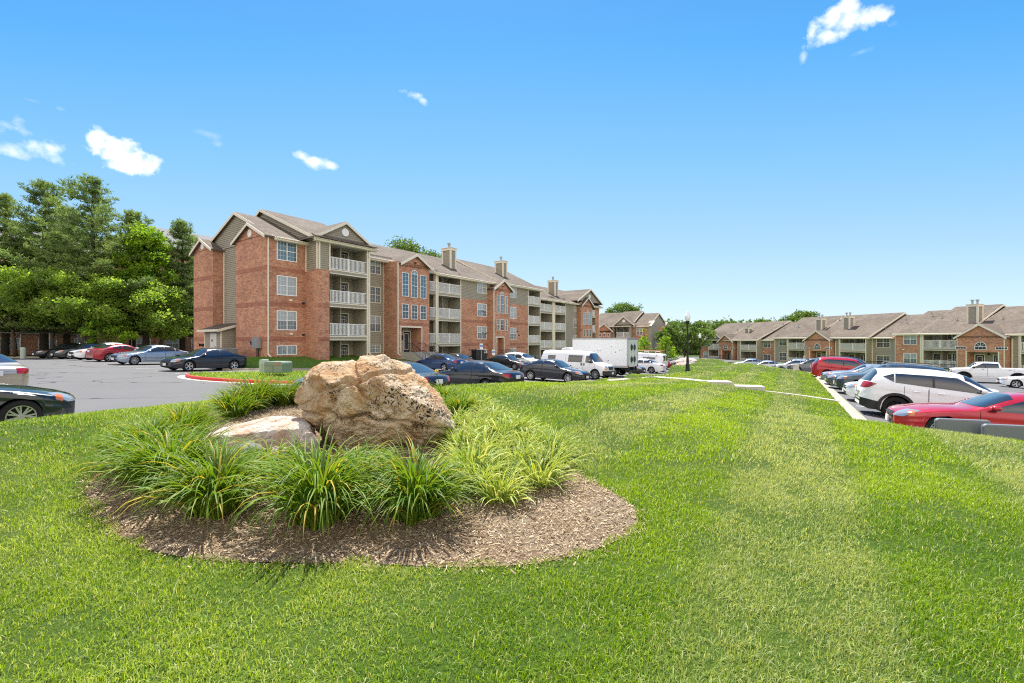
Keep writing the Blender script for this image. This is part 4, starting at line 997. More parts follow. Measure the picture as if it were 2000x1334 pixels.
# ---- long two storey building on the right
RB2 = Bld('apartment_building', 59.1, 66.7, math.atan2(-.957, .29), -2.6, 'long two-storey red brick and olive siding apartment building behind the right-hand parking lot')
S, Z = RB2.S, RB2.Z
def two_storey(bld, segs, depth=14):
    """segs: (kind, px0, px1, t, floor2 z)"""
    for sg in segs:
        kind, p0, p1, t, zf2 = sg[:5]; a, b = bld.S(p0, t), bld.S(p1, t); ze = zf2+2.28; zf1 = zf2-2.8; zb = zf1-.6
        if kind in ('brick', 'sid'):
            if kind == 'brick': bld.wall(a, b, t, depth, zb, ze)
            else: bld.wall(a, b, t+.03, depth, zb, ze, 'siding'); bld.siding((a, t+.03), (b, t+.03), zb+.2, ze-.1)
            for w in (sg[5] if len(sg) > 5 else []):
                for zf in (zf1, zf2): bld.window(bld.S(w[0], t), bld.S(w[1], t), zf+.45, zf+1.98, t, 2, style=w[2] if len(w) > 2 else None, frame='trim' if kind == 'sid' else 'white')
                if kind == 'brick': bld.spot(bld.S(w[0], t), t, zf2-.35)
            for x in (a+.07, b-.07):
                if kind == 'sid': bld.trimv(x, t, zb+.2, ze-.1, .13)
        elif kind == 'bal':
            bld.wall(a, b, t+1.9, depth, zb, ze, 'siding'); bld.balcony(a, b, t, zf2, ze-.2, doorpos=.72); bld.balcony(a, b, t, zf1, zf2-.34, rail=None, doorpos=.72)
            bld.railing(a+.02, b-.02, zf1, t+.05); m = MB(); m.box(a, b, t, t+1.9, zf1-.5, zf1-.02); bld.part(m, 'patio_slab', 'concrete')
            m = MB(); m.box(a, b, t-.02, t+1.9, ze-.25, ze); bld.part(m, 'soffit', 'soffit')
            for x in (a+.06, b-.06): bld.trimv(x, t, zb+.2, ze-.1, .14)
        elif kind == 'ent':
            pk = sg[5]; za = ze-.55; g0, g1 = a, b
            dx0, dx1 = a+(b-a)*.2, a+(b-a)*.86; dzt = zf1+2.45
            bld.wall(a, dx0, t, 4, zb, dzt); bld.wall(dx1, b, t, 4, zb, dzt); bld.wall(a, b, t, 4, dzt, za); bld.wall(dx0, dx1, t+1.4, 4, zb, dzt, 'siding'); bld.siding((dx0, t+1.4), (dx1, t+1.4), zf1, dzt)
            W = dx1-dx0
            for q in (.06, .66): bld.door(dx0+W*q, dx0+W*q+.9, zf1, zf1+2.05, t+1.36)
            m = MB(); m.box(dx0-.12, dx0, t-.03, t-.003, zb+.3, dzt+.1); m.box(dx1, dx1+.12, t-.03, t-.003, zb+.3, dzt+.1); bld.part(m, 'opening_trim', 'trim')
            m = MB(); m.lathe([(0, -.1), (.12, -.08), (.12, 0)], 10, (dx0+W*.5, t+1.3, zf1+2.2), 'y'); bld.part(m, 'wall_lamp', 'metal_black')
            mx = (a+b)/2; zz = zf2-.05
            bld.window(mx-.6, mx+.6, zz, zz+.62+.38, t, 1, sash=False, grid=(3, 1), style='pane_dark', arch=True, fw=.05)
            for q in (-2.05, 2.05): bld.window(mx+q-.6, mx+q+.6, zz+.05, zz+.38, t, 1, sash=False, grid=(4, 1), style='pane_dark', fw=.05)
            bld.spot(mx, t, zz+1.5, 'metal_grey'); bld.cross_gable(a, b, t, za, za+1.55, 7, vent=False, wz=za-.3)
            bld.trimv(b-.05, t-.02, zb+.3, za, .09)
two_storey(RB2, [
    ('brick', 1368, 1384, .0, .0, [(1374, 1382)]), ('bal', 1384, 1404, -.6, .0), ('ent', 1404, 1432, -1.6, -.05, 0), ('brick', 1432, 1441, -.6, 0), ('sid', 1441, 1446, -1.2, -.14),
    ('bal', 1446, 1478, -1.4, -.14), ('brick', 1478, 1513, .4, -.14, [(1492, 1505.5)]), ('sid', 1513, 1539, -.2, .3, [(1522, 1537)]), ('bal', 1539, 1573, -.4, .3), ('ent', 1573, 1621, -1.8, .28, 0),
    ('brick', 1621, 1631.5, -.4, .3), ('sid', 1631.5, 1640, -.8, .21), ('bal', 1640, 1692, -.9, .21), ('brick', 1692, 1703, .3, .21), ('sid', 1703, 1750, .3, .21, [(1712, 1739, 'pane_dark')]),
    ('brick', 1750, 1797, -.2, .70, [(1765, 1791.5, 'blind_light')]), ('sid', 1797, 1802, -.4, .7), ('bal', 1802, 1871, -.5, .7), ('ent', 1871, 1963, -2.0, .6, 0), ('brick', 1963, 1976, -.5, .5), ('sid', 1976, 1992, -1.0, .46),
    ('bal', 1992, 2060, -1.2, .46), ('brick', 2060, 2160, 0, .46)])
def rr(p0, p1, t, ze, zr, yr=7.0, **k): RB2.gable_roof(RB2.S(p0, t), RB2.S(p1, t), t, yr, 14, ze, zr, ovf=.5, **k)
RBr = [(1366, 1418, -.4, 2.3, 6.0), (1418, 1481, -1.2, 2.17, 5.95), (1481, 1512, .2, 2.17, 5.6), (1512, 1591, -.3, 2.58, 6.4), (1591, 1699, -.8, 2.5, 6.35), (1699, 1748, .2, 2.5, 5.9), (1748, 1797, -.2, 2.98, 6.35), (1797, 1889, -.5, 3.0, 6.75), (1889, 2200, -.9, 2.75, 6.35)]
for (p0, p1, t, ze, zr) in RBr: rr(p0, p1, t, ze, zr)
RB2.cross_gable(RB2.S(1384, -.6), RB2.S(1404, -.6)+1.2, -.85, 2.35, 3.9, 5, wall='siding')
for (px, zt_) in ((1462, 5.0), (1603, 6.15), (1657, 6.25), (1904, 6.95)):
    x = RB2.S(px, 2.2); RB2.chimney(x-.5, 1.7, 1.05, .95, 3.0, zt_-.35)
for (i, (px, yy)) in enumerate([(1440, 3), (1530, 4.5), (1560, 3), (1640, 5), (1710, 4.2), (1730, 2.5), (1770, 4), (1820, 5), (1840, 3.5), (1870, 2.5), (1960, 3)]):
    x = RB2.S(px, yy); seg = [r for r in RBr if r[0] <= px+0 < r[1]]; seg = seg[0] if seg else RBr[-1]
    z = seg[3]+(seg[4]-seg[3])*(yy-seg[2])/(7-seg[2]); m = MB(); m.tube([(x, yy, z-.1), (x, yy, z+.35)], .06, 8); m.box(x-.12, x+.12, yy-.12, yy+.12, z-.02, z+.06); RB2.part(m, 'roof_vent', 'metal_grey')

# ---- building in the middle distance
MB3 = Bld('apartment_building', 26.1, 100.0, math.atan2(-.58, .81), -4.5, 'red brick and olive apartment building beyond the box truck')
S = MB3.S; zf = 2.55
def mz(py, px, t=0): return MB3.Z(py, MB3.S(px, t), t)
MB3.wall(S(1150), S(1199), -1.5, 13, -4.5, 4.0); MB3.cross_gable(S(1164, -1.5), S(1197, -1.5), -1.5, 4.0, 5.6, 6, vent=False, wz=3.6)
for p0, p1 in ((1170, 1175), (1186, 1191)): MB3.window(S(p0, -1.5), S(p1, -1.5), mz(658, 1172), mz(651.5, 1172), -1.5, 1, style='pane_dark', sash=False)
MB3.window(S(1178, -1.5), S(1183.5, -1.5), mz(658, 1180), mz(649, 1180), -1.5, 1, style='pane_dark', sash=False, arch=True)
MB3.wall(S(1199), S(1203), -.9, 13, -4.5, 5.2, 'siding'); MB3.wall(S(1203), S(1232), 1.0, 13.01, -4.5, 5.2, 'siding')
MB3.balcony(S(1203, -.9), S(1232, -.9), -.9, zf, 5.0, doorpos=.5); MB3.balcony(S(1203, -.9), S(1232, -.9), -.9, zf-2.8, zf-.34, doorpos=.5)
MB3.wall(S(1232), S(1236), -.9, 13.02, -4.5, 5.2, 'siding'); MB3.wall(S(1236), S(1265), 0, 13.03, -4.5, 5.2)
for zz in (zf, zf-2.8): MB3.window(S(1243), S(1255), zz+.4, zz+1.95, 0, 2, style='blind_light')
xe = S(1265)
MB3.gable_roof(S(1150), S(1197), -.5, 6.5, 13, 5.2, 8.4, ends=(False, True)); MB3.gable_roof(S(1197), S(1236), -.9, 6.5, 13, 5.2, 8.6, ends=(False, True)); MB3.gable_roof(S(1236), xe+.4, 0, 6.5, 13, 5.1, 8.0)
MB3.cross_gable(S(1200, -.9), S(1236, -.9)+.3, -1.0, 5.3, 7.1, 5, wall='siding')
g = MB(); g.prism([(xe+.01, 0, 5.0), (xe+.01, 6.5, 7.85), (xe+.01, 13, 5.0)], (.12, 0, 0)); MB3.part(g, 'gable_wall', 'siding')
g = MB(); g.box(xe, xe+.9, .0, 4.2, -4.5, 5.0); g.prism([(xe+.9, -.2, 4.9), (xe+.9, 2.1, 6.1), (xe+.9, 4.4, 4.9)], (-1.2, 0, 0)); MB3.part(g, 'end_bay', 'siding')
g = MB(); g.box(xe+.0, xe+.6, 4.6, 8.6, -4.5, 5.0); MB3.part(g, 'wall', 'brick')
g = MB(); g.box(xe, xe+.9, 9.0, 13.0, -4.5, 5.0); g.prism([(xe+.9, 8.8, 4.9), (xe+.9, 11, 6.1), (xe+.9, 13.2, 4.9)], (-1.2, 0, 0)); MB3.part(g, 'end_bay', 'siding')

# ---- brick building behind the trees on the left
BG = Bld('apartment_building', -50.1, 69.8, R(55.0), -.6, 'large brick building with a grey roof half hidden by trees at the far left')
MT['roof_grey'] = M('roof_grey', (.17,.165,.16), .9, .1, 2)
BG.wall(-3, 13, 0, 18, -.6, 15.6); BG.wall(-36, -3, .6, 18, -.6, 13.6)
n_ = 0
for k in range(5):
    for i in range(15):
        x = -35+i*3.3; n_ += 1
        if (i+k*2) % 5 == 3 or (k == 4 and x < -3) or k == 4 and True: continue
        BG.window(x, x+1.7, .3+k*3.1+(0 if k else .25), 2.0+k*3.1, 0 if x > -3 else .6, 2, style=['blind_light', 'blind_mid', 'pane_dark'][(i*3+k) % 3], grid=(1, 1))
BG.gable_roof(-3.5, 13.6, 0, 9, 18, 15.6, 20.1, mat='roof_grey', ovf=.7); BG.gable_roof(-36.5, -3.5, .6, 9, 18, 13.6, 16.8, mat='roof_grey', ovf=.7)
BG.siding((-36, .55), (-3, .55), 2.5, 3.2); BG.siding((-3, -.01), (13, -.01), 2.5, 3.2)
# ------------------------------------------------------------------ vehicles
def smooth1(a, k=3):
    for _ in range(k): a = np.concatenate([[a[0]], (a[:-2]+2*a[1:-1]+a[2:])/4, [a[-1]]])
    return a
SPECS = {
 'sedan': dict(L=4.85, W=1.83, H=1.46, wb=2.80, fo=.92, r=.335, gc=.20,
    top=[(0,.60),(.012,.70),(.05,.77),(.14,.87),(.22,.93),(.275,.96),(.30,.99),(.42,1.37),(.48,1.44),(.55,1.46),(.63,1.44),(.70,1.38),(.86,1.08),(.90,1.04),(.965,1.01),(.985,.95),(1,.80)],
    belt=[(0,.58),(.05,.68),(.28,.88),(.5,.93),(.8,.98),(.96,.95),(1,.78)], cowl=.285, wsx=.435, rwx=(.675,.862), side=(.335,.80), hood=.27),
 'coupe': dict(L=4.6, W=1.80, H=1.40, wb=2.68, fo=.94, r=.335, gc=.19,
    top=[(0,.58),(.012,.68),(.05,.75),(.14,.86),(.22,.92),(.29,.95),(.32,.98),(.46,1.33),(.53,1.39),(.60,1.40),(.68,1.36),(.76,1.28),(.90,1.02),(.93,1.0),(.97,.98),(.985,.9),(1,.78)],
    belt=[(0,.56),(.05,.66),(.3,.87),(.5,.91),(.8,.97),(.96,.92),(1,.76)], cowl=.305, wsx=.475, rwx=(.74,.90), side=(.365,.80), hood=.29),
 'suv': dict(L=4.55, W=1.86, H=1.68, wb=2.67, fo=.90, r=.36, gc=.24,
    top=[(0,.70),(.012,.82),(.04,.92),(.12,1.02),(.22,1.08),(.26,1.12),(.40,1.55),(.46,1.63),(.56,1.67),(.72,1.66),(.86,1.60),(.90,1.56),(.965,1.18),(.985,1.10),(1,.80)],
    belt=[(0,.68),(.05,.82),(.28,1.0),(.5,1.05),(.8,1.13),(.95,1.12),(1,.80)], cowl=.255, wsx=.425, rwx=(.895,.975), side=(.31,.865), hood=.24),
 'van': dict(L=5.6, W=2.0, H=2.08, wb=3.43, fo=.86, r=.37, gc=.30,
    top=[(0,.85),(.01,1.0),(.04,1.10),(.12,1.20),(.165,1.25),(.25,1.88),(.28,1.98),(.34,2.05),(.5,2.08),(.9,2.07),(.975,2.02),(.99,1.95),(1,1.6)],
    belt=[(0,.82),(.05,.98),(.17,1.15),(.5,1.16),(.9,1.16),(1,1.15)], cowl=.155, wsx=.262, rwx=(.97,1.0), side=(.20,.95), hood=.14),
 'pickup': dict(L=5.85, W=2.03, H=1.98, wb=3.65, fo=1.0, r=.44, gc=.45,
    top=[(0,.95),(.008,1.18),(.03,1.28),(.10,1.34),(.215,1.38),(.235,1.42),(.31,1.86),(.35,1.95),(.45,1.98),(.57,1.96),(.60,1.92),(.618,1.44),(.63,1.42),(.8,1.42),(.985,1.42),(.995,1.36),(1,1.0)],
    belt=[(0,.93),(.04,1.20),(.25,1.32),(.5,1.35),(.63,1.38),(.985,1.38),(1,1.0)], cowl=.225, wsx=.325, rwx=(.60,.62), side=(.26,.595), hood=.21)}
def interp(prof, f, k=2): return smooth1(np.interp(f, [p[0] for p in prof], [p[1] for p in prof]), k)

_surf = {}
def surface(kind, hi):
    """returns bmesh of the left+right car skin in car space: nose at +x, z up"""
    sp = SPECS[kind]; L, W = sp['L'], sp['W']; nx = 150 if hi else 84
    f = np.unique(np.concatenate([np.linspace(0, 1, nx), [0,.004,.008,.016,.024,.976,.984,.992,.996,1]])); n = len(f)
    top = interp(sp['top'], f, 2); belt = np.minimum(interp(sp['belt'], f, 3), top-.015)
    x = L/2-L*f
    # plan half width
    e = np.clip(1-((np.abs(x)/(L/2))**(7.0))*.10-np.clip((np.abs(x)-(L/2-.42))/.42, 0, 1)**2.6*.24, .3, 1)
    if kind in ('van', 'pickup'): e = np.where(x < 0, np.maximum(e, .93), e)
    hw = W/2*e
    xf = L/2-sp['fo']; xr = xf-sp['wb']; R_ = sp['r']+(.055 if kind != 'pickup' else .09)
    bot = np.full(n, sp['gc'])+np.clip((np.abs(x)-(L/2-.30))/.30, 0, 1)**2*.10
    arch = bot.copy()
    for xc in (xf, xr):
        d = np.abs(x-xc); h = np.where(d < R_, sp['r']+np.sqrt(np.maximum(R_**2-d**2, 0)), 0); arch = np.maximum(arch, h)
    arch = np.minimum(arch, belt-.10)
    nlow, nup = (12, 16) if hi else (8, 11)
    ys = []; zs = []
    for i in range(n):
        v = np.linspace(0, 1, nlow); z = arch[i]+(belt[i]-arch[i])*v; t = (z-sp['gc'])/(belt[i]-sp['gc'])
        y = hw[i]*(.925+.075*np.sin(math.pi*np.clip(.10+.72*t, 0, 1))**.8); y = y-.012*np.exp(-((t-.72)/.05)**2)*(1 if kind != 'van' else 0)
        y[-1] -= .012
        rise = top[i]-belt[i]; u = np.linspace(0, 1, nup+1)[1:]*math.pi/2
        cab = np.clip((rise-.12)/.25, 0, 1); p = 2.6+1.6*cab*(1 if kind not in ('van', 'pickup') else 1.6); q = 2.0+1.0*cab
        cy = np.cos(u)**(2/p); sz = np.sin(u)**(2/q)
        zz = belt[i]+rise*sz; tum = (1-(.20 if kind not in ('van',) else .10)*cab*np.clip((zz-belt[i])/.5, 0, 1.1))
        yy = y[-1]*cy*tum
        ys.append(np.concatenate([y, yy])); zs.append(np.concatenate([z, zz]))
    Y = np.array(ys); Zz = np.array(zs); m = Y.shape[1]
    bm = bmesh.new(); X = np.repeat(x[:,None], m, 1)
    # round the ends in plan so that the nose is not a flat plate
    for s_, sel in ((1, X > 0), (-1, X < 0)):
        pull = .16*np.clip(np.abs(Y)/(W/2), 0, 1)**2.2*np.clip((np.abs(X)-(L/2-.9))/.9, 0, 1)
        X = np.where(sel, X-s_*pull*(1.0 if kind not in ('van', 'pickup') or s_ > 0 else .15), X)
    grid = {}
    for side in (1, -1):
        for i in range(n):
            for j in range(m):
                if side == -1 and j == m-1: grid[(side, i, j)] = grid[(1, i, j)]; continue
                grid[(side, i, j)] = bm.verts.new((X[i,j], side*Y[i,j], Zz[i,j]))
        for i in range(n-1):
            for j in range(m-1):
                q = [grid[(side, i, j)], grid[(side, i+1, j)], grid[(side, i+1, j+1)], grid[(side, i, j+1)]]
                bm.faces.new(q if side == -1 else q[::-1])
    for i, rev in ((0, False), (n-1, True)):
        ring = [grid[(1, i, j)] for j in range(m)]+[grid[(-1, i, j)] for j in range(m-2, -1, -1)]
        # cap rows
        for j in range(m-1):
            q = [grid[(1, i, j)], grid[(1, i, j+1)], grid[(-1, i, j+1)], grid[(-1, i, j)]]
            q = list(dict.fromkeys(q)); 
            if len(q) > 2:
                try: bm.faces.new(q if not rev else q[::-1])
                except ValueError: pass
    bmesh.ops.recalc_face_normals(bm, faces=bm.faces[:]); bm.normal_update()
    if sum(f.normal.z*f.calc_area() for f in bm.faces if f.calc_center_median().z > 1.0) < 0:
        bmesh.ops.reverse_faces(bm, faces=bm.faces[:]); bm.normal_update()
    return bm
def get_surface(kind, hi):
    if (kind, hi) not in _surf: _surf[(kind, hi)] = surface(kind, hi)
    return _surf[(kind, hi)]

def clip_patch(bm0, planes, off, name, mat, parent, sel=None, flat=False):
    """planes: (point, normal) keep the side opposite to the normal"""
    bm = bm0.copy()
    if sel:
        kill = [f for f in bm.faces if not sel(f.calc_center_median(), f.normal)]
        bmesh.ops.delete(bm, geom=kill, context='FACES')
    for co, no in planes:
        g = bm.verts[:]+bm.edges[:]+bm.faces[:]
        if not g: break
        bmesh.ops.bisect_plane(bm, geom=g, dist=1e-5, plane_co=co, plane_no=no, clear_outer=True)
    if not bm.faces: bm.free(); return None
    bm.normal_update(); nv = {v: v.normal.copy() for v in bm.verts}
    for v, n in nv.items(): v.co += n*off
    # a thin turned-in rim gives the patch an edge
    be = [e for e in bm.edges if e.is_boundary]
    r = bmesh.ops.extrude_edge_only(bm, edges=be); 
    for v in [g for g in r['geom'] if isinstance(g, bmesh.types.BMVert)]:
        src = min((w for e in v.link_edges for w in e.verts if w is not v and w in nv), key=lambda w: (w.co-v.co).length, default=None)
        if src is not None: v.co -= nv[src]*(off+.004)
    for f in bm.faces: f.smooth = True
    me = bpy.data.meshes.new(name); bm.to_mesh(me); bm.free(); me.materials.append(mat)
    if hasattr(me, 'set_sharp_from_angle'): me.set_sharp_from_angle(angle=R(50))
    o = bpy.data.objects.new(name, me); COL.objects.link(o); o.parent = parent; return o

def poly_planes(pts, ax='xz'):
    """convex polygon in side (xz) or front (yz) view -> planes; any winding"""
    n = len(pts); A = sum(pts[i][0]*pts[(i+1) % n][1]-pts[(i+1) % n][0]*pts[i][1] for i in range(n))
    if A < 0: pts = pts[::-1]
    out = []
    for i in range(n):
        a = pts[i]; b = pts[(i+1) % n]; d = (b[0]-a[0], b[1]-a[1]); nn = (d[1], -d[0])
        if ax == 'xz': out.append(((a[0], 0, a[1]), (nn[0], 0, nn[1])))
        else: out.append(((0, a[0], a[1]), (0, nn[0], nn[1])))
    return out

_wheels = {}
def make_wheel(r, w, parent, loc, side, rim='alloy', spokes=5, hi=False):
    key = (round(r, 3), rim, spokes, hi)
    if key not in _wheels:
        rr_ = r*.66; t = MB(); n = 40 if hi else 24
        t.lathe([(rr_-.01, -w/2+.01), (rr_+.01, -w/2), (r*.93, -w/2-.004), (r*.985, -w/2+.02), (r, -w/2+.05), (r, w/2-.05), (r*.985, w/2-.02), (r*.93, w/2), (rr_, w/2)], n, axis='y')
        m = MB()
        m.lathe([(rr_+.004, -w/2+.002), (rr_-.012, -w/2+.004), (rr_-.02, -w/2+.05), (rr_-.03, w/2-.03)], n, axis='y')
        m.lathe([(0, -w/2+.012), (.045, -w/2+.014), (.06, -w/2+.03), (.065, -w/2+.06)], 16, axis='y')
        for k in range(spokes):
            for dd in ((-.16, .16) if spokes <= 7 else (0,)):
                a = 2*math.pi*k/spokes+dd; a0 = 2*math.pi*k/spokes+dd*.5
                m.bar((.05*math.cos(a0), -w/2+.035, .05*math.sin(a0)), ((rr_-.012)*math.cos(a), -w/2+.022, (rr_-.012)*math.sin(a)), .03 if spokes > 7 else .032, .03, up=(0,1,0))
        d = MB(); d.lathe([(0, -w/2+.075), (rr_-.03, -w/2+.075)], 20, axis='y')
        def mk(x, nm, mat): 
            me = bpy.data.meshes.new(nm); me.from_pydata(x.v, [], x.f); me.materials.append(mat); me.polygons.foreach_set('use_smooth', [True]*len(x.f)); me.update()
            if hasattr(me, 'set_sharp_from_angle'): me.set_sharp_from_angle(angle=R(40))
            return me
        dd_ = mk(d, 'brake_disc', MT['darkgap'])
        _wheels[key] = (mk(t, 'wheel', MT['rubber']), mk(m, 'rim', MT[rim]), dd_)
    t, m, d = _wheels[key]
    o = bpy.data.objects.new('wheel', t); COL.objects.link(o); o.parent = parent; o.location = loc
    if side > 0: o.rotation_euler = (0, 0, math.pi)   # outer face is -y, so the left wheel (y>0) is turned
    for nm, me in (('rim', m), ('brake_disc', d)):
        c = bpy.data.objects.new(nm, me); COL.objects.link(c); c.parent = o
    return o

PAINTS = {}
def paint(name, rgb, flake=0.3):
    if name not in PAINTS: PAINTS[name] = mat_paint('paint_'+name, rgb, flake)
    return PAINTS[name]
PC = dict(black=((.010,.011,.013), .2), navy=((.007,.010,.020), .3), blue=((.010,.045,.16), .5), darkgreen=((.010,.020,.024), .4), white=((.84,.845,.85), 0), silver=((.36,.40,.45), .6), bluesilver=((.30,.37,.47), .55),
          red=((.46,.010,.022), .25), darkred=((.34,.008,.018), .2), beige=((.46,.40,.32), .5), grey=((.13,.14,.15), .5), charcoal=((.022,.023,.026), .4), slate=((.05,.065,.085), .5), pale=((.50,.54,.58), .5))

def make_car(kind, color, x, y, heading, label, hi=False, rim='alloy', spokes=5, zf=None, cladding=False, plate=True, rails=False, group=None, name='parked_car', cat='car', scale=1.0, zoff=0.0, windows=None, tint=None):
    sp = SPECS[kind]; bm = get_surface(kind, hi); L, W, H = sp['L'], sp['W'], sp['H']; zf = zf or z_left
    th = math.atan2(heading[1], heading[0]); xf = L/2-sp['fo']; xr = xf-sp['wb']; hx, hy = math.cos(th), math.sin(th)
    zA = float(zf(x+hx*xf, y+hy*xf)); zB = float(zf(x+hx*xr, y+hy*xr)); pitch = math.atan2(zA-zB, sp['wb']); z0 = zA-(zA-zB)*xf/sp['wb']
    zl = float(zf(x-hy*.8, y+hx*.8)); zr_ = float(zf(x+hy*.8, y-hx*.8)); roll = math.atan2(zl-zr_, 1.6)
    rt = empty(name, (x, y, z0+zoff+.004), th); rt.rotation_euler = (roll, -pitch, th); rt.scale = (scale,)*3; tag(rt, label, cat, group)
    pt = paint(color, *PC[color]); X = lambda f: L/2-L*f
    me = bpy.data.meshes.new('body'); b2 = bm.copy()
    for f in b2.faces: f.smooth = True
    b2.to_mesh(me); b2.free(); me.materials.append(pt)
    if hasattr(me, 'set_sharp_from_angle'): me.set_sharp_from_angle(angle=R(38))
    bo = bpy.data.objects.new('body', me); COL.objects.link(bo); bo.parent = rt
    # dark inner body behind the arches
    ub = MB(); ub.box(-L/2+.30, L/2-.30, -W/2+.27, W/2-.27, sp['gc']-.02, sp['belt'][0][1]-.06); ub.box(-L*.28, L*.25, -W/2+.30, W/2-.30, sp['belt'][0][1]-.061, sp['belt'][2][1]-.12)
    for xc in (xf, xr):
        R_ = sp['r']+.06
        P = [(xc+R_*math.cos(a), sp['r']+R_*math.sin(a)) for a in np.linspace(-.35, math.pi+.35, 18)]
        for s_ in (1, -1):
            pts = [(p[0], s_*(W/2-.075), p[1]) for p in P]; pts2 = [(p[0], s_*(W/2-.28), p[1]) for p in P]
            for i in range(len(P)-1): ub.poly([pts[i], pts[i+1], pts2[i+1], pts2[i]])
    ub.build('underbody', MT['darkgap'], rt)
    gl = MT['carglass']; top = sp['top']; belt = sp['belt']
    fi = lambda pr, f: float(np.interp(f, [p[0] for p in pr], [p[1] for p in pr]))
    # --- side glass
    s0, s1 = sp['side']; bz0 = fi(belt, s0)+.035; bz1 = fi(belt, s1)+.035; rise = .62
    roofz = H-.13 if kind not in ('van', 'suv') else (H-.32 if kind == 'van' else H-.20)
    if windows is None:
        if kind == 'van':
            windows = [[(X(.185), 1.20), (X(.30), 1.20), (X(.30), 1.72), (X(.245), 1.72)], [(X(.35), 1.20), (X(.56), 1.20), (X(.56), 1.72), (X(.35), 1.72)]]
            if 'box' in (tint or ''): windows = windows[:1]
            elif tint != 'cargo': windows.append([(X(.76), 1.22), (X(.88), 1.22), (X(.88), 1.66), (X(.76), 1.66)])
        else:
            m1 = (s0+s1)/2+(.02 if kind == 'sedan' else .0); f2 = s1-.07
            zz = lambda f: fi(top, f)-.10
            if kind == 'coupe': m1 = .60; f2 = .735
            A = [(X(s0), bz0), (X(m1)+.03, fi(belt, m1)+.04), (X(m1)+.03, roofz), (X(sp['wsx']+.035), roofz-.01), (X(s0+.055), (bz0+roofz)/2-.06)]
            if kind == 'suv': Bq = [(X(m1)-.03, fi(belt, m1)+.04), (X(f2), fi(belt, f2)+.05), (X(f2), roofz-.01), (X(m1)-.03, roofz)]; Cq = [(X(f2)-.035, fi(belt, f2)+.06), (X(s1), fi(belt, s1)+.22), (X(f2)-.035, roofz-.02)]; windows = [A, Bq, Cq]
            elif kind == 'pickup': Bq = [(X(m1)-.05, fi(belt, m1)+.04), (X(s1-.012), fi(belt, s1)+.04), (X(s1-.012), roofz-.02), (X(m1)-.05, roofz)]; windows = [A, Bq]
            elif kind == 'coupe': Bq = [(X(m1)-.03, fi(belt, m1)+.05), (X(f2), fi(belt, f2)+.09), (X(f2-.02), roofz-.06), (X(m1)-.03, roofz-.01)]; windows = [A, Bq]
            else: Bq = [(X(m1)-.03, fi(belt, m1)+.04), (X(f2), fi(belt, f2)+.045), (X(f2-.015), roofz-.03), (X(m1)-.03, roofz)]; Cq = [(X(f2)-.03, fi(belt, f2)+.05), (X(s1), fi(belt, s1)+.075), (X(f2+.01)-.03, roofz-.09)]; windows = [A, Bq, Cq]
    for s_ in (1, -1):
        sel = (lambda c, n, s_=s_: c.y*s_ > .25*W/2 and n.y*s_ > .35)
        # dark surround under all panes
        if kind in ('sedan', 'coupe', 'suv', 'pickup') and hi:
            allp = [p for w_ in windows for p in w_]; cx = sum(p[0] for p in allp)/len(allp); cz = sum(p[1] for p in allp)/len(allp)
        for w_ in windows: clip_patch(bm, poly_planes(w_), .006, 'window', gl, rt, sel)
        if hi and kind != 'van' and len(windows) > 1:
            a, b = windows[0], windows[1]; clip_patch(bm, poly_planes([(a[1][0]+.01, a[1][1]), (b[0][0]-.01, b[0][1]), (b[-1][0]-.01, b[-1][1]), (a[2][0]+.01, a[2][1])]), .004, 'window_pillar', MT['plastic'], rt, sel)
    # --- windscreen and rear window: between two lines in the front view
    wz0 = fi(top, sp['cowl'])+.035
    ww = W/2*.86; wt = W/2*(.66 if kind != 'van' else .78)
    def screen(fa, fb, nm, za, wa, wbb):
        top_z = fi(top, fb if nm == 'windscreen' else fa)-.0
        pl = [((X(fa), 0, 0), (1, 0, 0)), ((X(fb), 0, 0), (-1, 0, 0)), ((0, 0, za), (0, 0, -1))]
        for s_ in (1, -1): pl.append(((0, s_*wa, za), (0, s_*(top_z-za), wa-wbb)))
        return clip_patch(bm, pl, .006, nm, gl, rt, lambda c, n: abs(n.y) < .8)
    screen(sp['cowl'], sp['wsx'], 'windscreen', wz0, ww, wt)
    if kind == 'van':
        pl = [((X(.96), 0, 0), (1, 0, 0))]; pl += poly_planes([(-.75, 1.25), (-.08, 1.25), (-.08, 1.8), (-.75, 1.8)], 'yz'); clip_patch(bm, pl, .006, 'rear_window', gl, rt, lambda c, n: n.x < -.3)
        pl = [((X(.96), 0, 0), (1, 0, 0))]; pl += poly_planes([(.75, 1.25), (.08, 1.25), (.08, 1.8), (.75, 1.8)], 'yz'); clip_patch(bm, pl, .006, 'rear_window', gl, rt, lambda c, n: n.x < -.3)
    else:
        ra, rb = sp['rwx']; screen(ra, rb, 'rear_window', fi(top, rb)+.02, ww*.98, wt)
    # --- lamps
    hz = fi(top, .02); ext = .42 if kind not in ('van', 'pickup') else .20
    for s_ in (1, -1):
        yn = lambda c, n, s_=s_: c.y*s_ > 0 and c.x > 0 and (n.x > .05 or n.y*s_ > .2)
        h0, h1 = (hz-.13, hz+.02) if kind not in ('van', 'pickup') else (hz-.22, hz-.02)
        pl = poly_planes([(L/2+.1, h0-.02), (L/2-ext*.5, h0), (L/2-ext-.12, h1+.05), (L/2-.1, h1+.02), (L/2+.1, h1-.03)] if kind not in ('van', 'pickup') else [(L/2+.1, h0), (L/2-ext, h0), (L/2-ext, h1), (L/2+.1, h1)])
        pl.append(((0, s_*W*.285, 0), (0, -s_, 0)))
        hl = clip_patch(bm, pl, .008, 'headlight', MT['clearlamp'], rt, yn)
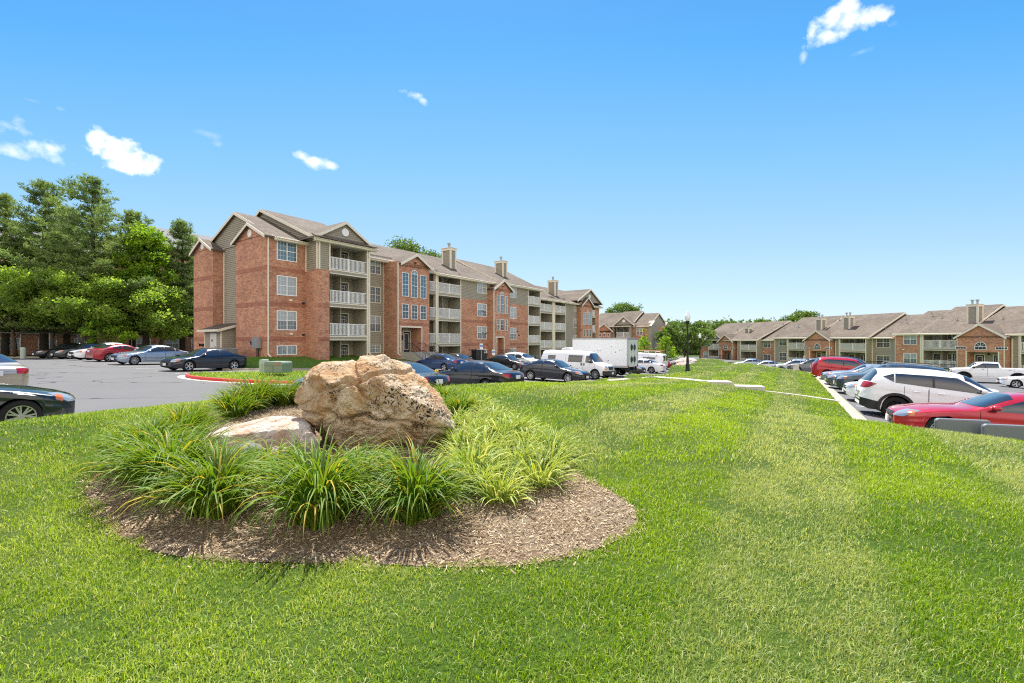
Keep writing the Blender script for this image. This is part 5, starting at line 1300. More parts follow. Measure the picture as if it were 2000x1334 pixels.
        pl2 = poly_planes([(L/2-ext*.72, h0+.02), (L/2-ext*.98, h0+.06), (L/2-ext*1.02, h1+.02), (L/2-ext*.72, h1)] if kind not in ('van', 'pickup') else [(L/2+.1, h0-.10), (L/2-ext, h0-.10), (L/2-ext, h0-.01), (L/2+.1, h0-.01)])
        pl2.append(((0, s_*W*.285, 0), (0, -s_, 0))); clip_patch(bm, pl2, .011, 'indicator', MT['amber'], hl or rt, yn)
        yr = lambda c, n, s_=s_: c.y*s_ > 0 and c.x < 0 and (n.x < -.05 or n.y*s_ > .2)
        tz1 = {'sedan': .93, 'coupe': .90, 'suv': 1.12, 'van': 1.30, 'pickup': 1.34}[kind]; tz0 = tz1-({'sedan': .17, 'coupe': .17, 'suv': .20, 'van': .42, 'pickup': .38}[kind]); te = {'sedan': .34, 'coupe': .32, 'suv': .46, 'van': .05, 'pickup': .10}[kind]
        pl = poly_planes([(-L/2-.1, tz0), (-L/2+te*.55, tz0+.02), (-L/2+te, tz1-.03), (-L/2+te*.6, tz1+.02), (-L/2-.1, tz1)] if kind not in ('van', 'pickup') else [(-L/2-.1, tz0), (-L/2+te, tz0), (-L/2+te, tz1), (-L/2-.1, tz1)])
        pl.append(((0, s_*W*(.26 if kind not in ('van', 'pickup') else .40), 0), (0, -s_, 0))); clip_patch(bm, pl, .008, 'taillight', MT['redlamp'], rt, yr)
    # --- grille, intake, bumpers
    gw = W*.25
    fr = lambda c, n: n.x > .2 and c.x > L/2-.5
    gz1 = hz-.05 if kind != 'pickup' else hz-.04; gz0 = gz1-(.17 if kind in ('sedan', 'coupe') else .26)
    clip_patch(bm, poly_planes([(-gw*.8, gz0), (gw*.8, gz0), (gw, gz1), (-gw, gz1)], 'yz'), .007, 'grille', MT['plastic'], rt, fr)
    clip_patch(bm, poly_planes([(-gw*1.2, .29), (gw*1.2, .29), (gw*1.1, .40), (-gw*1.1, .40)], 'yz'), .006, 'lower_intake', MT['plastic'], rt, fr) if kind not in ('pickup', 'van') else None
    if kind in ('van', 'pickup'):
        for s_, nm in ((1, 'front_bumper'), (-1, 'rear_bumper')):
            bb = MB(); P = [(s_*(L/2-.28), -W/2+.02), (s_*(L/2+.0), -W/2+.12), (s_*(L/2+.10), -W*.25), (s_*(L/2+.10), W*.25), (s_*(L/2+.0), W/2-.12), (s_*(L/2-.28), W/2-.02)]
            z_0 = sp['gc']+.04; z_1 = z_0+.32; bb.prism([(p[0], p[1], z_0) for p in P], (0, 0, z_1-z_0)); bb.build(nm, MT['plastic' if kind == 'van' or s_ > 0 else 'chrome'], rt, bevel=.03)
    if cladding or kind == 'pickup':
        R_ = sp['r']+.055+(.035 if kind == 'pickup' else 0)
        for xc in (xf, xr):
            for s_ in (1, -1):
                c = MB(); A_ = np.linspace(-.30, math.pi+.30, 22) if cladding else np.linspace(.0, math.pi, 18); w_ = .075
                yy = [s_*(W/2*(.965))]*len(A_)
                for i in range(len(A_)-1):
                    q = []
                    for a in (A_[i], A_[i+1]):
                        for rr in (R_-.01, R_+w_): q.append((xc+rr*math.cos(a), sp['r']+rr*math.sin(a)))
                    P = [(q[0][0], s_*(W/2-.05), q[0][1]), (q[2][0], s_*(W/2-.05), q[2][1]), (q[3][0], s_*(W/2-.05), q[3][1]), (q[1][0], s_*(W/2-.05), q[1][1])]
                    c.prism(P if s_ > 0 else P[::-1], (0, s_*.062, 0))
                c.build('arch_cladding', MT['plastic'], rt)
        if cladding:
            for s_ in (1, -1):
                c = MB(); c.box(xr+R_+.04, xf-R_-.04, s_*(W/2-.09), s_*(W/2+.002), sp['gc']-.02, sp['gc']+.17); c.build('sill_cladding', MT['plastic'], rt, bevel=.02)
                clip_patch(bm, poly_planes([(-L/2-.1, .2), (xr-R_-.02, .2), (xr-R_+.05, .50), (-L/2-.1, .62)]), .012, 'rear_cladding', MT['plastic'], rt, lambda c, n, s_=s_: c.y*s_ > 0 and (n.y*s_ > .1 or n.x < -.1)) if s_ else None
    if plate:
        for s_ in (1, -1):
            pz = {1: .42, -1: .80}[s_] if kind in ('sedan', 'coupe') else ({1: .50, -1: .85}[s_] if kind == 'suv' else {1: sp['gc']+.2, -1: sp['gc']+.22}[s_])
            px_ = L/2+(.015 if kind in ('sedan', 'coupe', 'suv') else .115); pb = MB(); pb.box(s_*px_, s_*(px_-.03), -.155, .155, pz-.075, pz+.075); pb.build('number_plate', MT['plate'], rt)
    # --- mirrors, handles, door seams
    for s_ in (1, -1):
        mz = fi(belt, s0)+.10; mx = X(s0)-.16; k = 1.35 if kind in ('van', 'pickup') else 1.0
        mm = MB(); yc = s_*(W/2+.075); 
        ring = []
        for (dx, sc) in ((.09, .55), (.05, .9), (-.02, 1.0), (-.06, .92)):
            ring.append([(mx+dx*k, yc+.10*k*sc*math.cos(a)*1.0, mz+.04+.065*k*sc*math.sin(a)) for a in np.linspace(0, 2*math.pi, 12, False)])
        b0 = len(mm.v)
        for r_ in ring: mm.v += r_
        for i in range(3):
            for j in range(12): mm.f.append((b0+i*12+j, b0+(i+1)*12+j, b0+(i+1)*12+(j+1) % 12, b0+i*12+(j+1) % 12)); mm.m.append(0)
        mm.f.append(tuple(range(b0, b0+12))); mm.m.append(0); mm.f.append(tuple(range(b0+36, b0+48))[::-1]); mm.m.append(1)
        mm.bar((mx, s_*(W/2-.10), mz), (mx, yc, mz+.02), .05, .03, 0)
        mm.build('mirror', [pt if kind not in ('van', 'pickup') else MT['plastic'], MT['carglass']], rt, smooth=True)
        if kind != 'van':
            sl = (lambda c, n, s_=s_: c.y*s_ > .6*W/2)
            df = [(X(s0)+.10, X((s0+s1)/2+.02))] if kind != 'coupe' else [(X(s0)+.10, X(.63))]
            if kind != 'coupe': df.append((X((s0+s1)/2+.02)-.012, xr+sp['r']*.55))
            zb_ = sp['gc']+.13
            for (xa_, xb_) in (df if hi else df[:0]):
                for (p, q) in (((xa_, zb_), (xa_-.02, fi(belt, s0)+.02)), ((xb_, zb_+.1), (xb_-.01, fi(belt, .55)+.02)), ):
                    clip_patch(bm, poly_planes([(p[0], p[1]), (p[0]-.010, p[1]), (q[0]-.010, q[1]), (q[0], q[1])]), .002, 'door_seam', MT['darkgap'], rt, sl)
                clip_patch(bm, poly_planes([(xa_, zb_), (xa_, zb_-.010), (xb_, zb_-.010), (xb_, zb_)]), .002, 'door_seam', MT['darkgap'], rt, sl)
            for (xa_, xb_) in df:
                hx_ = xb_+.28; h = MB(); zz = fi(belt, .5)-.10
                h.tube([(hx_-.09, s_*(W/2*.97), zz), (hx_-.07, s_*(W/2*.99+.03), zz), (hx_+.07, s_*(W/2*.99+.03), zz), (hx_+.09, s_*(W/2*.97), zz)], .014, 6); h.build('door_handle', pt if kind != 'pickup' else MT['plastic'], rt)
        else:
            sl = (lambda c, n, s_=s_: c.y*s_ > .6*W/2)
            for xx in (X(.165), X(.335), X(.60)): clip_patch(bm, poly_planes([(xx, .45), (xx-.012, .45), (xx-.012, 1.78), (xx, 1.78)]), .002, 'door_seam', MT['darkgap'], rt, sl)
            for xx in (X(.315), X(.355)):
                h = MB(); h.box(xx-.04, xx+.04, s_*(W/2*.985), s_*(W/2+.02), .98, 1.15); h.build('door_handle', MT['plastic'], rt)
    if rails:
        for s_ in (1, -1):
            c = MB(); c.tube([(X(.42), s_*W*.31, H-.08), (X(.45), s_*W*.325, H+.03), (X(.82), s_*W*.325, H+.02), (X(.87), s_*W*.31, H-.09)], .018, 6); c.build('roof_rail', MT['plastic'] if rails is True else MT[rails], rt)
    for xc in (xf, xr):
        for s_ in (1, -1): make_wheel(sp['r'], .215 if kind != 'pickup' else .30, rt, (xc, s_*(W/2-.125), sp['r']), s_, rim, spokes, hi)
    return rt

def by_front_wheel(kind, wx, wy, h, side=1):
    """centre of a car whose visible front wheel (side: +1 left, -1 right of the car) touches the ground at wx, wy"""
    sp = SPECS[kind]; h = Vector(h).normalized(); l = Vector((-h.y, h.x)); c = Vector((wx, wy))-h*(sp['L']/2-sp['fo'])-l*side*(sp['W']/2-.12); return c.x, c.y
def by_tail(kind, tx, ty, h): h = Vector(h).normalized(); c = Vector((tx, ty))+h*SPECS[kind]['L']/2; return c.x, c.y
def by_nose(kind, tx, ty, h): h = Vector(h).normalized(); c = Vector((tx, ty))-h*SPECS[kind]['L']/2; return c.x, c.y
GL = 'cars parked in the left lot'; GR = 'cars parked in the right lot'
HL = (-.45, -.89)
# row at the far left of the left lot
def rowL(tau): return (-19.9-.84*tau, 28.3+.54*tau)
c = by_front_wheel('sedan', *rowL(0), HL); make_car('sedan', 'navy', *c, HL, 'dark navy sedan parked alone nearest the end of the brick building', True, spokes=5, group=GL)
c = by_front_wheel('sedan', *rowL(8.4), HL); make_car('sedan', 'bluesilver', *c, HL, 'light blue-silver sedan parked beside the red coupe', True, spokes=10, group=GL)
c = rowL(12.4); make_car('coupe', 'darkred', c[0]-1.0, c[1]+2.2, (.45,.89), 'dark red coupe parked tail-out between the silver and white sedans', group=GL)
c = by_front_wheel('sedan', *rowL(17.6), HL); make_car('sedan', 'white', *c, HL, 'white sedan parked nose-out beside the dark red coupe', spokes=10, group=GL)
c = by_front_wheel('sedan', *rowL(22.6), HL); make_car('sedan', 'charcoal', *c, HL, 'charcoal sedan parked between the white sedan and the glossy black one', group=GL)
c = by_front_wheel('sedan', *rowL(28.4), HL); make_car('sedan', 'black', *c, HL, 'glossy black sedan with silver wheels near the fence', spokes=10, group=GL)
make_car('suv', 'pale', -50.5, 53.5, HL, 'pale silver off-roader behind the black sedan by the fence', rails=True, group=GL)
# at the left edge
c = by_front_wheel('sedan', -10.2, 9.55, (.60,.80), -1); make_car('sedan', 'darkgreen', *c, (.60,.80), 'dark blue-green sedan whose front end shows behind the lawn at the left edge', True, spokes=7, group=GL)
c = by_tail('sedan', -15.5, 13.8, (-.90,.42)); make_car('sedan', 'beige', *c, (-.90,.42), 'beige sedan whose tail shows at the left edge of the photo', True, group=GL)
c = by_tail('suv', -21.2, 17.8, (-.90,.42)); make_car('suv', 'pale', *c, (-.90,.42), 'pale silver wagon whose rear corner shows behind the beige sedan', group=GL)
# along the lawn
HA = (-.819, .573); HB = (.819, -.573)
c = by_front_wheel('sedan', -7.1, 15.6, HA, 1); make_car('sedan', 'silver', *c, HA, 'silver car almost wholly hidden behind the big boulder', True, group=GL)
c = by_tail('sedan', -2.62, 16.5, HA); make_car('sedan', 'charcoal', *c, HA, 'charcoal sedan showing its rear just right of the big boulder', True, spokes=7, group=GL)
c = by_tail('sedan', .25, 20.6, HA); make_car('sedan', 'black', *c, HA, 'black sedan showing its left side and rear with white-edged red lamps', True, spokes=7, group=GL)
c = by_front_wheel('sedan', 3.55, 29.0, HB, -1); make_car('sedan', 'navy', *c, HB, 'dark navy sedan parked nose to the lawn in front of the white van', True, spokes=10, group=GL)
c = by_front_wheel('van', 6.1, 33.7, HB, -1); make_car('van', 'white', *c, HB, 'white passenger van with dark side windows and a black bumper', True, spokes=10, group=GL, name='parked_van', cat='van')
# middle row by the building
c = by_tail('sedan', -4.1, 37.5, HA); make_car('sedan', 'blue', *c, HA, 'bright dark-blue sedan parked tail-out in front of the entrance steps', True, group=GL)
c = by_nose('sedan', -2.9, 41.0, HB); make_car('sedan', 'black', *c, HB, 'black sedan parked nose-out behind the dark-blue one', group=GL)
c = by_nose('sedan', 1.5, 44.0, HB); make_car('sedan', 'black', *c, HB, 'black sedan parked nose-out before the second brick entrance', spokes=10, group=GL)
c = by_nose('suv', 2.9, 47.5, HB); make_car('suv', 'white', *c, HB, 'white crossover parked behind the black cars near the white van', group=GL)
# beyond the box truck
c = by_nose('sedan', 12.2, 42.5, HB); make_car('sedan', 'black', *c, HB, 'black sedan nosing out from behind the box truck', group=GL)
c = by_tail('sedan', 15.6, 47.0, HA); make_car('sedan', 'white', *c, HA, 'white sedan parked between the box truck and the ladder van', group=GL)
c = by_tail('sedan', 20.1, 58.5, HA); make_car('sedan', 'darkred', *c, HA, 'dark red sedan beyond the ladder van at the end of the lawn', group=GL)
# ladder van with lettering
c = by_tail('van', 17.3, 52.0, HA); lv = make_car('van', 'white', *c, HA, 'white service van with an orange ladder rack and a phone company name', True, group=GL, name='parked_van', cat='van', tint='box')
m = MB()
for s_ in (-.6, .6): m.box(-2.0, 2.6-1.0, s_-.02, s_+.02, 2.28, 2.33)
for xx in (-1.9, -.6, .7, 1.5): m.box(xx-.02, xx+.02, -.75, .75, 2.22, 2.27); m.box(xx-.02, xx+.02, -.78, -.74, 2.0, 2.27); m.box(xx-.02, xx+.02, .74, .78, 2.0, 2.27)
m.build('roof_rack', MT['white'], lv)
MT['ladder'] = M('ladder_orange', (.62,.26,.05), .5, .1, 4)
for yy, nm in ((-.45, 'ladder'), (.25, 'ladder')):
    m = MB(); m.box(-2.5, 2.0, yy-.02, yy+.02, 2.34, 2.42); m.box(-2.5, 2.0, yy+.36, yy+.40, 2.34, 2.42)
    for i in range(15): m.box(-2.4+i*.3, -2.37+i*.3, yy+.02, yy+.36, 2.36, 2.39)
    m.build(nm, MT['ladder'], lv)
m = MB(); m.lathe([(0, .16), (.09, .13), (.11, 0)], 12, (-2.2, 0, 2.09)); m.build('beacon', MT['amber'], lv)
def lettering(txt, size, loc, rot, mat, parent, bold=.012, name='lettering'):
    cu = bpy.data.curves.new(name, 'FONT'); cu.body = txt; cu.size = size; cu.extrude = .003; cu.offset = bold; cu.materials.append(mat)
    t = bpy.data.objects.new(name, cu); COL.objects.link(t); dg = bpy.context.evaluated_depsgraph_get(); me = bpy.data.meshes.new_from_object(t.evaluated_get(dg)); bpy.data.objects.remove(t)
    o = bpy.data.objects.new(name, me); COL.objects.link(o); o.parent = parent; o.location = loc; o.rotation_euler = rot; return o
lettering('verizon', .46, (-.55, 1.012, 1.38), (R(90), 0, R(180)), MT['metal_black'], lv)
m = MB(); m.bar((-2.02, 1.02, 1.72), (-1.97, 1.02, 1.62), .05, .01, up=(0,1,0)); m.bar((-1.97, 1.02, 1.62), (-2.12, 1.02, 1.88), .05, .01, up=(0,1,0)); m.build('check_mark', MT['redlamp'], lv)
# box truck
def box_truck():
    h = Vector(HA); tx, ty = 9.35, 37.3        # near bottom corner of the rear (left rear seen from the camera)
    W_, L_ = 2.35, 5.0; rear = Vector((tx, ty))+Vector((.573, .819))*W_/2; c = rear+h*L_/2
    z0 = float(z_left(c.x, c.y)); th = math.atan2(h.y, h.x)
    rt = tag(empty('box_truck', (c.x, c.y, z0), th), 'white box truck with a plain scuffed cargo box and four round vents', 'truck')
    b = MB(); b.box(-L_/2, L_/2, -W_/2, W_/2, .85, 3.22); b.build('cargo_box', M('truck_white', (.88,.89,.90), .4, .03, 1.5), rt, bevel=.04)
    t = MB()
    for s_ in (-1, 1):
        t.box(-L_/2-.01, L_/2+.01, s_*(W_/2+.012)-.02, s_*(W_/2+.012)+.02, 3.12, 3.235); t.box(-L_/2-.01, L_/2+.01, s_*(W_/2+.012)-.02, s_*(W_/2+.012)+.02, .80, .96)
    t.box(-L_/2-.03, -L_/2+.05, -W_/2-.02, -W_/2+.09, .8, 3.24); t.box(-L_/2-.03, -L_/2+.05, W_/2-.09, W_/2+.02, .8, 3.24); t.box(-L_/2-.03, -L_/2+.05, -W_/2+.09, W_/2-.09, 3.06, 3.24)
    t.build('box_edge_trim', MT['galv'], rt)
    r = MB()
    for i in range(9):
        for z in (1.2, 2.9): r.box(-L_/2+.25+i*.0, -L_/2+.27, W_/2+.0, W_/2+.008, z, z+.02)
    d = MB(); d.box(-L_/2-.028, -L_/2-.003, -W_/2+.1, W_/2-.1, .92, 3.05); dr = d.build('rear_door', M('door_pale', (.58,.62,.58), .5, .1, 2), rt)
    for (yy, zz) in ((-.33, 2.45), (.33, 2.45), (-.33, 1.45), (.33, 1.45)):
        v = MB(); v.lathe([(0, -.05), (.24, -.05), (.26, -.03), (.26, 0)], 20, (-L_/2-.003, yy, zz), 'x'); v.build('round_vent', MT['darkgap'], dr)
        s = MB(); s.box(-L_/2-.06, -L_/2-.05, yy-.015, yy+.015, zz-.42, zz+.42); s.build('vent_bar', MT['metal_grey'], dr)
    for s_ in (-1, 1):
        m = MB(); m.box(-L_/2-.05, -L_/2-.02, s_*(W_/2-.1)-.1, s_*(W_/2-.1)+.1, .86, 1.0); m.build('taillight', MT['redlamp'], rt)
    ch = MB(); ch.box(-L_/2+.1, L_/2+2.2, -.42, -.30, .55, .78); ch.box(-L_/2+.1, L_/2+2.2, .30, .42, .55, .78); ch.box(-L_/2-.02, -L_/2+.08, -1.0, 1.0, .42, .56); ch.box(-L_/2+.0, -L_/2+.1, -.9, -.8, .42, .86); ch.box(-L_/2+.0, -L_/2+.1, .8, .9, .42, .86); ch.build('chassis', MT['metal_black'], rt)
    # cab
    x0 = L_/2+.12; P = [(x0, .6), (x0, 2.25), (x0+.35, 2.42), (x0+1.0, 2.36), (x0+1.55, 1.62), (x0+2.05, 1.42), (x0+2.2, 1.2), (x0+2.25, .55)]
    cb = MB(); cb.prism([(p[0], -1.0, p[1]) for p in P], (0, 2.0, 0)); cb.build('cab', PAINTS['white'], rt, bevel=.07)
    w = MB(); w.prism([(x0+1.08, -.88, 2.27), (x0+1.54, -.88, 1.66), (x0+1.54, .88, 1.66), (x0+1.08, .88, 2.27)], (.03, 0, .03)); w.build('windscreen', MT['carglass'], rt)
    for s_ in (-1, 1):
        g = MB(); g.prism([(x0+.35, s_*1.0, 1.55), (x0+1.35, s_*1.0, 1.55), (x0+.98, s_*1.0, 2.18), (x0+.35, s_*1.0, 2.18)][::s_], (0, s_*.012, 0)); g.build('window', MT['carglass'], rt)
    for (xx, n_) in ((-L_/2+1.35, 2), (x0+1.25, 1)):
        for s_ in (-1, 1): make_wheel(.40, .24, rt, (xx, s_*.93, .40), s_, 'alloy', 8)
    dents = MB()
    rt2 = random.Random(3)
    for i in range(11):
        xx = rt2.uniform(-2.1, 2.1); zz = rt2.uniform(1.3, 2.5); a = rt2.uniform(.02, .05); dents.lathe([(0, 0), (a, 0)], 7, (xx, W_/2+.003, zz), 'y')
    dents.build('scuff_marks', MT['darkgap'], rt)
box_truck()

# right-hand lot
HR = (-.8575, .5145); HS = (.8575, -.5145)
zR = z_right
c = by_nose('coupe', 9.95, 12.35, HR); make_car('coupe', 'red', *c, HR, 'bright red coupe at the right edge with its bonnet toward the kerb', True, spokes=9, zf=zR, scale=.98, group=GR)
c = by_tail('suv', 12.05, 16.25, HS); make_car('suv', 'white', *c, HS, 'white crossover with black wheels and grey arch cladding beside the red coupe', True, 'alloy_black', 9, zR, True, group=GR)
c = by_nose('sedan', 14.4, 20.1, HR); make_car('sedan', 'white', *c, HR, 'white sedan nosing to the kerb just behind the white crossover', True, zf=zR, group=GR)
c = by_nose('suv', 16.3, 23.4, HR); make_car('suv', 'slate', *c, HR, 'dark slate crossover nosing to the kerb, third from the red coupe', True, zf=zR, rails='galv', group=GR)
c = by_nose('sedan', 17.7, 26.1, HR); make_car('sedan', 'grey', *c, HR, 'grey sedan nosing to the kerb beyond the slate crossover', zf=zR, group=GR)
c = by_nose('sedan', 19.2, 28.7, HR); make_car('sedan', 'silver', *c, HR, 'silver sedan nosing to the kerb beside the red crossover', True, zf=zR, group=GR)
c = by_tail('suv', 21.7, 33.6, HS); make_car('suv', 'red', *c, HS, 'red crossover parked tail to the kerb in the middle of the right row', True, zf=zR, group=GR)
c = by_tail('suv', 24.3, 36.8, HS); make_car('suv', 'charcoal', *c, HS, 'charcoal wagon parked just beyond the red crossover', zf=zR, rails=True, group=GR)
c = by_nose('suv', 29.1, 51.6, HR); make_car('suv', 'silver', *c, HR, 'silver wagon nosing to the kerb beyond the red crossover', zf=zR, group=GR)
c = by_nose('suv', 28.1, 47.2, HR); make_car('suv', 'grey', *c, HR, 'grey wagon whose roof shows above the red crossover', zf=zR, group=GR)
c = by_nose('sedan', 32.0, 63.2, HR); make_car('sedan', 'pale', *c, HR, 'pale silver sedan half hidden by the far crest of the lawn', zf=zR, group=GR)
c = by_nose('sedan', 33.4, 70.0, HR); make_car('sedan', 'bluesilver', *c, HR, 'pale blue sedan whose roof just shows over the lawn crest, farthest along', zf=zR, group=GR)
hp = (-.80, .60); c = by_front_wheel('pickup', 44.3, 45.2, hp, 1); make_car('pickup', 'white', *c, hp, 'white lifted pickup truck with black wheels before the right building', True, 'alloy_black', 8, zR, name='pickup_truck', cat='pickup', zoff=.05)
c = by_nose('sedan', 40.6, 38.6, (-.8, .6)); make_car('sedan', 'white', *c, (-.8, .6), 'white sedan cut off by the right edge in front of the pickup', True, zf=zR, group=GR)
# painted stall lines
def line(a, b, zf, w=.10, dz=.006):
    a = Vector(a); b = Vector(b); d = (b-a).normalized(); n = Vector((-d.y, d.x))*w/2; m = MB(); k = max(1, int((b-a).length/1.0)); 
    for i in range(k):
        p = a.lerp(b, i/k); q = a.lerp(b, (i+1)/k); pts = [p-n, q-n, q+n, p+n]
        m.poly([(t.x, t.y, float(zf(t.x, t.y))+dz) for t in pts])
    o = m.build('stall_line', MT['paint_line']); tag(o, kind='structure')
for tau in (-3.2, .0, 2.8, 5.6, 8.4, 11.2, 14.2, 17.2, 20.2, 23.2, 26.2):
    f = Vector(rowL(tau-1.45)); h = Vector(HL); line(f+h*1.3, f-h*4.0, z_left)
for i in range(-1, 16):
    p = Vector((9.9, 12.1))+Vector((.5145, .8575))*(2.72*i+1.4); line(p, p+Vector((.8575, -.5145))*5.0, z_right)
    q = p+Vector((.8575, -.5145))*16+Vector((.5145, .8575))*6; line(q, q+Vector((.8575, -.5145))*5.2, z_right)
for i in range(3, 14):
    p = Vector((-8.2, 14.2))+Vector((.573, .819))*(3.0*i); q = p+Vector((-.819, .573))*5.0; line(p+Vector((-.819, .573))*.4, q, z_left)
# ------------------------------------------------------------------ rocks
def mat_rock(name, light, tan, rust, speck=1.0, white=.3, face=None):
    n = NT(name); o = n.obj()
    a = n.noise(o, 1.5, 6, .62, dist=.6); b = n.noise(o, 4.5, 7, .7, dist=.4); c = n.noise(o, 26, 6, .75)
    col = n.ramp(a, [(.36, rust), (.46, tan), (.54, light), (.70, [min(1, x*1.12) for x in light])])
    col = n.mix(n.maprange(b, .46, .64), col, c4([x*.78 for x in tan])); 
    col = n.mix(n.maprange(b, .60, .68), col, c4([x*.95 for x in rust]))
    col = n.mix(n.maprange(c, .48, .70, 0, .75), col, c4([x*.55 for x in tan])); col = n.mix(n.maprange(c, .30, .42, .5, 0), col, (.82,.79,.74,1))
    v = n.n('ShaderNodeTexVoronoi'); v.inputs['Scale'].default_value = 27; v.inputs['Randomness'].default_value = 1
    mp = n.n('ShaderNodeVectorMath', {'operation': 'ADD'}); nz = n.n('ShaderNodeTexNoise'); nz.inputs['Scale'].default_value = 9; n.t.links.new(o, nz.inputs['Vector'])
    s_ = n.n('ShaderNodeVectorMath', {'operation': 'SCALE'}); s_.inputs['Scale'].default_value = .25; n.t.links.new(nz.outputs[1], s_.inputs[0]); n.t.links.new(o, mp.inputs[0]); n.t.links.new(s_.outputs[0], mp.inputs[1]); n.t.links.new(mp.outputs[0], v.inputs['Vector'])
    zone = n.maprange(n.noise(o, 2.1, 3, .5), .50, .62); sm = n.math('MULTIPLY', n.math('LESS_THAN', v.outputs[0], .40), zone); sm = n.math('MULTIPLY', sm, speck)
    col = n.mix(sm, col, (.035,.032,.036,1))
    cr = n.n('ShaderNodeTexVoronoi', {'feature': 'DISTANCE_TO_EDGE'}); cr.inputs['Scale'].default_value = 2.6; n.t.links.new(mp.outputs[0], cr.inputs['Vector'])
    k = n.math('MULTIPLY', n.math('LESS_THAN', cr.outputs[0], .012), n.maprange(b, .45, .55)); col = n.mix(n.math('MULTIPLY', k, .8), col, (.07,.05,.04,1))
    if face:
        sp = n.n('ShaderNodeSeparateXYZ'); n.t.links.new(mp.outputs[0], sp.inputs[0])
        fm = n.math('MULTIPLY', n.maprange(sp.outputs[2], .21, .15), n.maprange(sp.outputs[0], .02, .14)); col = n.mix(n.math('MULTIPLY', fm, .85), col, n.mix(b, (.52,.20,.06,1), (.62,.33,.14,1)))
    hb = n.math('ADD', n.math('MULTIPLY', c, .5), n.math('MULTIPLY', b, 1.2))
    n.pbsdf(col, .85, n.bump(hb, 1.0, .07), Specular_IOR_Level=.25); return n.mat
def rock(name, center, planes, label, mat, sub=7, amp=.05, sc=(1,1,1), seed=1, cat='rock', sharp=16, group=None, ledges=(), cap=1.15, facets=46):
    bm = bmesh.new(); bmesh.ops.create_icosphere(bm, subdivisions=sub, radius=1)
    D = np.array([v.co for v in bm.verts]); Fc = np.array([[v.index for v in f.verts] for f in bm.faces]); bm.free()
    q = np.full(len(D), (1/cap)**sharp)
    for (n, h) in planes:
        n = np.array(n, float); n /= np.linalg.norm(n); q += (np.maximum(D@n, 0)/h)**sharp
    r = q**(-1/sharp)
    if facets:
        gg = np.random.default_rng(seed+90); nn = gg.normal(size=(facets, 3)); nn /= np.linalg.norm(nn, axis=1)[:,None]; P0 = D*r[:,None]; q2 = np.zeros(len(D))
        for v in nn:
            h = (P0@v).max()*gg.uniform(.84, .98); q2 += (np.maximum(D@v, 0)/h)**110
        r = (r**-60+q2**(60/110))**(-1/60); P = D*r[:,None]
        for k in (0, 2): P[:,k] = (P[:,k]-P[:,k].min())/(P[:,k].max()-P[:,k].min())*(P0[:,k].max()-P0[:,k].min())+P0[:,k].min()
    else: P = D*r[:,None]
    # hackly fracture: stepped ridges plus fine pitting
    w = P+.12*np.stack([fbm(P*2+9, 3, seed+20), fbm(P*2+19, 3, seed+21), fbm(P*2+29, 3, seed+22)], 1)
    big = fbm(w*1.6, 4, seed); rid = 1-np.abs(fbm(w*3.1, 4, seed+5)); fine = fbm(P*13, 4, seed+9)
    st = fbm(w*2.3+5, 3, seed+13)*5; step = (np.floor(st)+np.clip((st-np.floor(st))*5, 0, 1))/5
    d = amp*(.5*big+.7*(rid-.75)+.75*step)+amp*.22*fine+.006*vnoise(P*34, seed+60)
    for (n, h, dep) in ledges:
        n = np.array(n, float); n /= np.linalg.norm(n); t = P@n-h+.05*fbm(P*4, 3, seed+40); d -= dep*np.exp(-(t/.022)**2)
    N = P/np.linalg.norm(P, axis=1)[:,None]; P = (P+N*d[:,None])*np.array(sc)
    o = mesh_np(name, P, Fc, 3, mat, smooth=True); 
    if hasattr(o.data, 'set_sharp_from_angle'): o.data.set_sharp_from_angle(angle=R(42))
    o.location = center; tag(o, label, cat, group); return o
MT['rock_main'] = mat_rock('rock_main', (.74,.60,.44), (.62,.42,.235), (.50,.235,.085))
MT['rock_slab'] = mat_rock('rock_slab', (.78,.70,.61), (.66,.52,.40), (.52,.26,.12), .15, face=True)
MT['rock_grey'] = mat_rock('rock_grey', (.33,.33,.32), (.26,.26,.26), (.22,.20,.18), .2)
MT['rock_pale'] = mat_rock('rock_pale', (.62,.52,.46), (.50,.40,.34), (.42,.27,.2), .2)
YR = 5.45
rc = PT(735, 800, YR); K = YR/F
def pp(dx, dy): return (dx-735)*K, (800-dy)*K
def pl2(nx, nz, px, py, ny=0.0):
    """plane whose outline passes through pixel (px, py)"""
    x, z = pp(px, py); L = math.sqrt(nx*nx+nz*nz+ny*ny); return ((nx, ny, nz), (nx*x+nz*z)/L)
main_planes = [pl2(-1, -.03, 577, 800, -.10), pl2(-.90, .42, 592, 742), pl2(-.66, .75, 620, 708), pl2(-.12, .99, 690, 692, -.10), pl2(.25, .97, 745, 697, -.02), pl2(.50, .86, 752, 701), pl2(.66, .75, 782, 731, -.05), pl2(.74, .67, 812, 762, -.03),
    pl2(.80, .60, 840, 794, -.04), pl2(.92, .38, 878, 842), pl2(1, -.25, 896, 866), pl2(.2, -1, 840, 905), pl2(-.80, -.60, 600, 868, -.05), pl2(-.1, -1, 700, 915),
    ((.42, -.86, .30), .46), ((-.10, -.90, .02), .56), ((-.72, -.70, .08), .68), ((.0, -.62, .78), .56), ((-.10, -.80, -.60), .36), ((.25, -.75, -.65), .38), ((-.5, -.6, -.6), .50), ((.62, -.70, -.35), .66), ((.70, -.55, .50), .58),
    ((0, 1, .1), .62), ((.6, .8, 0), .66), ((-.6, .8, 0), .66), ((0, .6, .8), .62)]
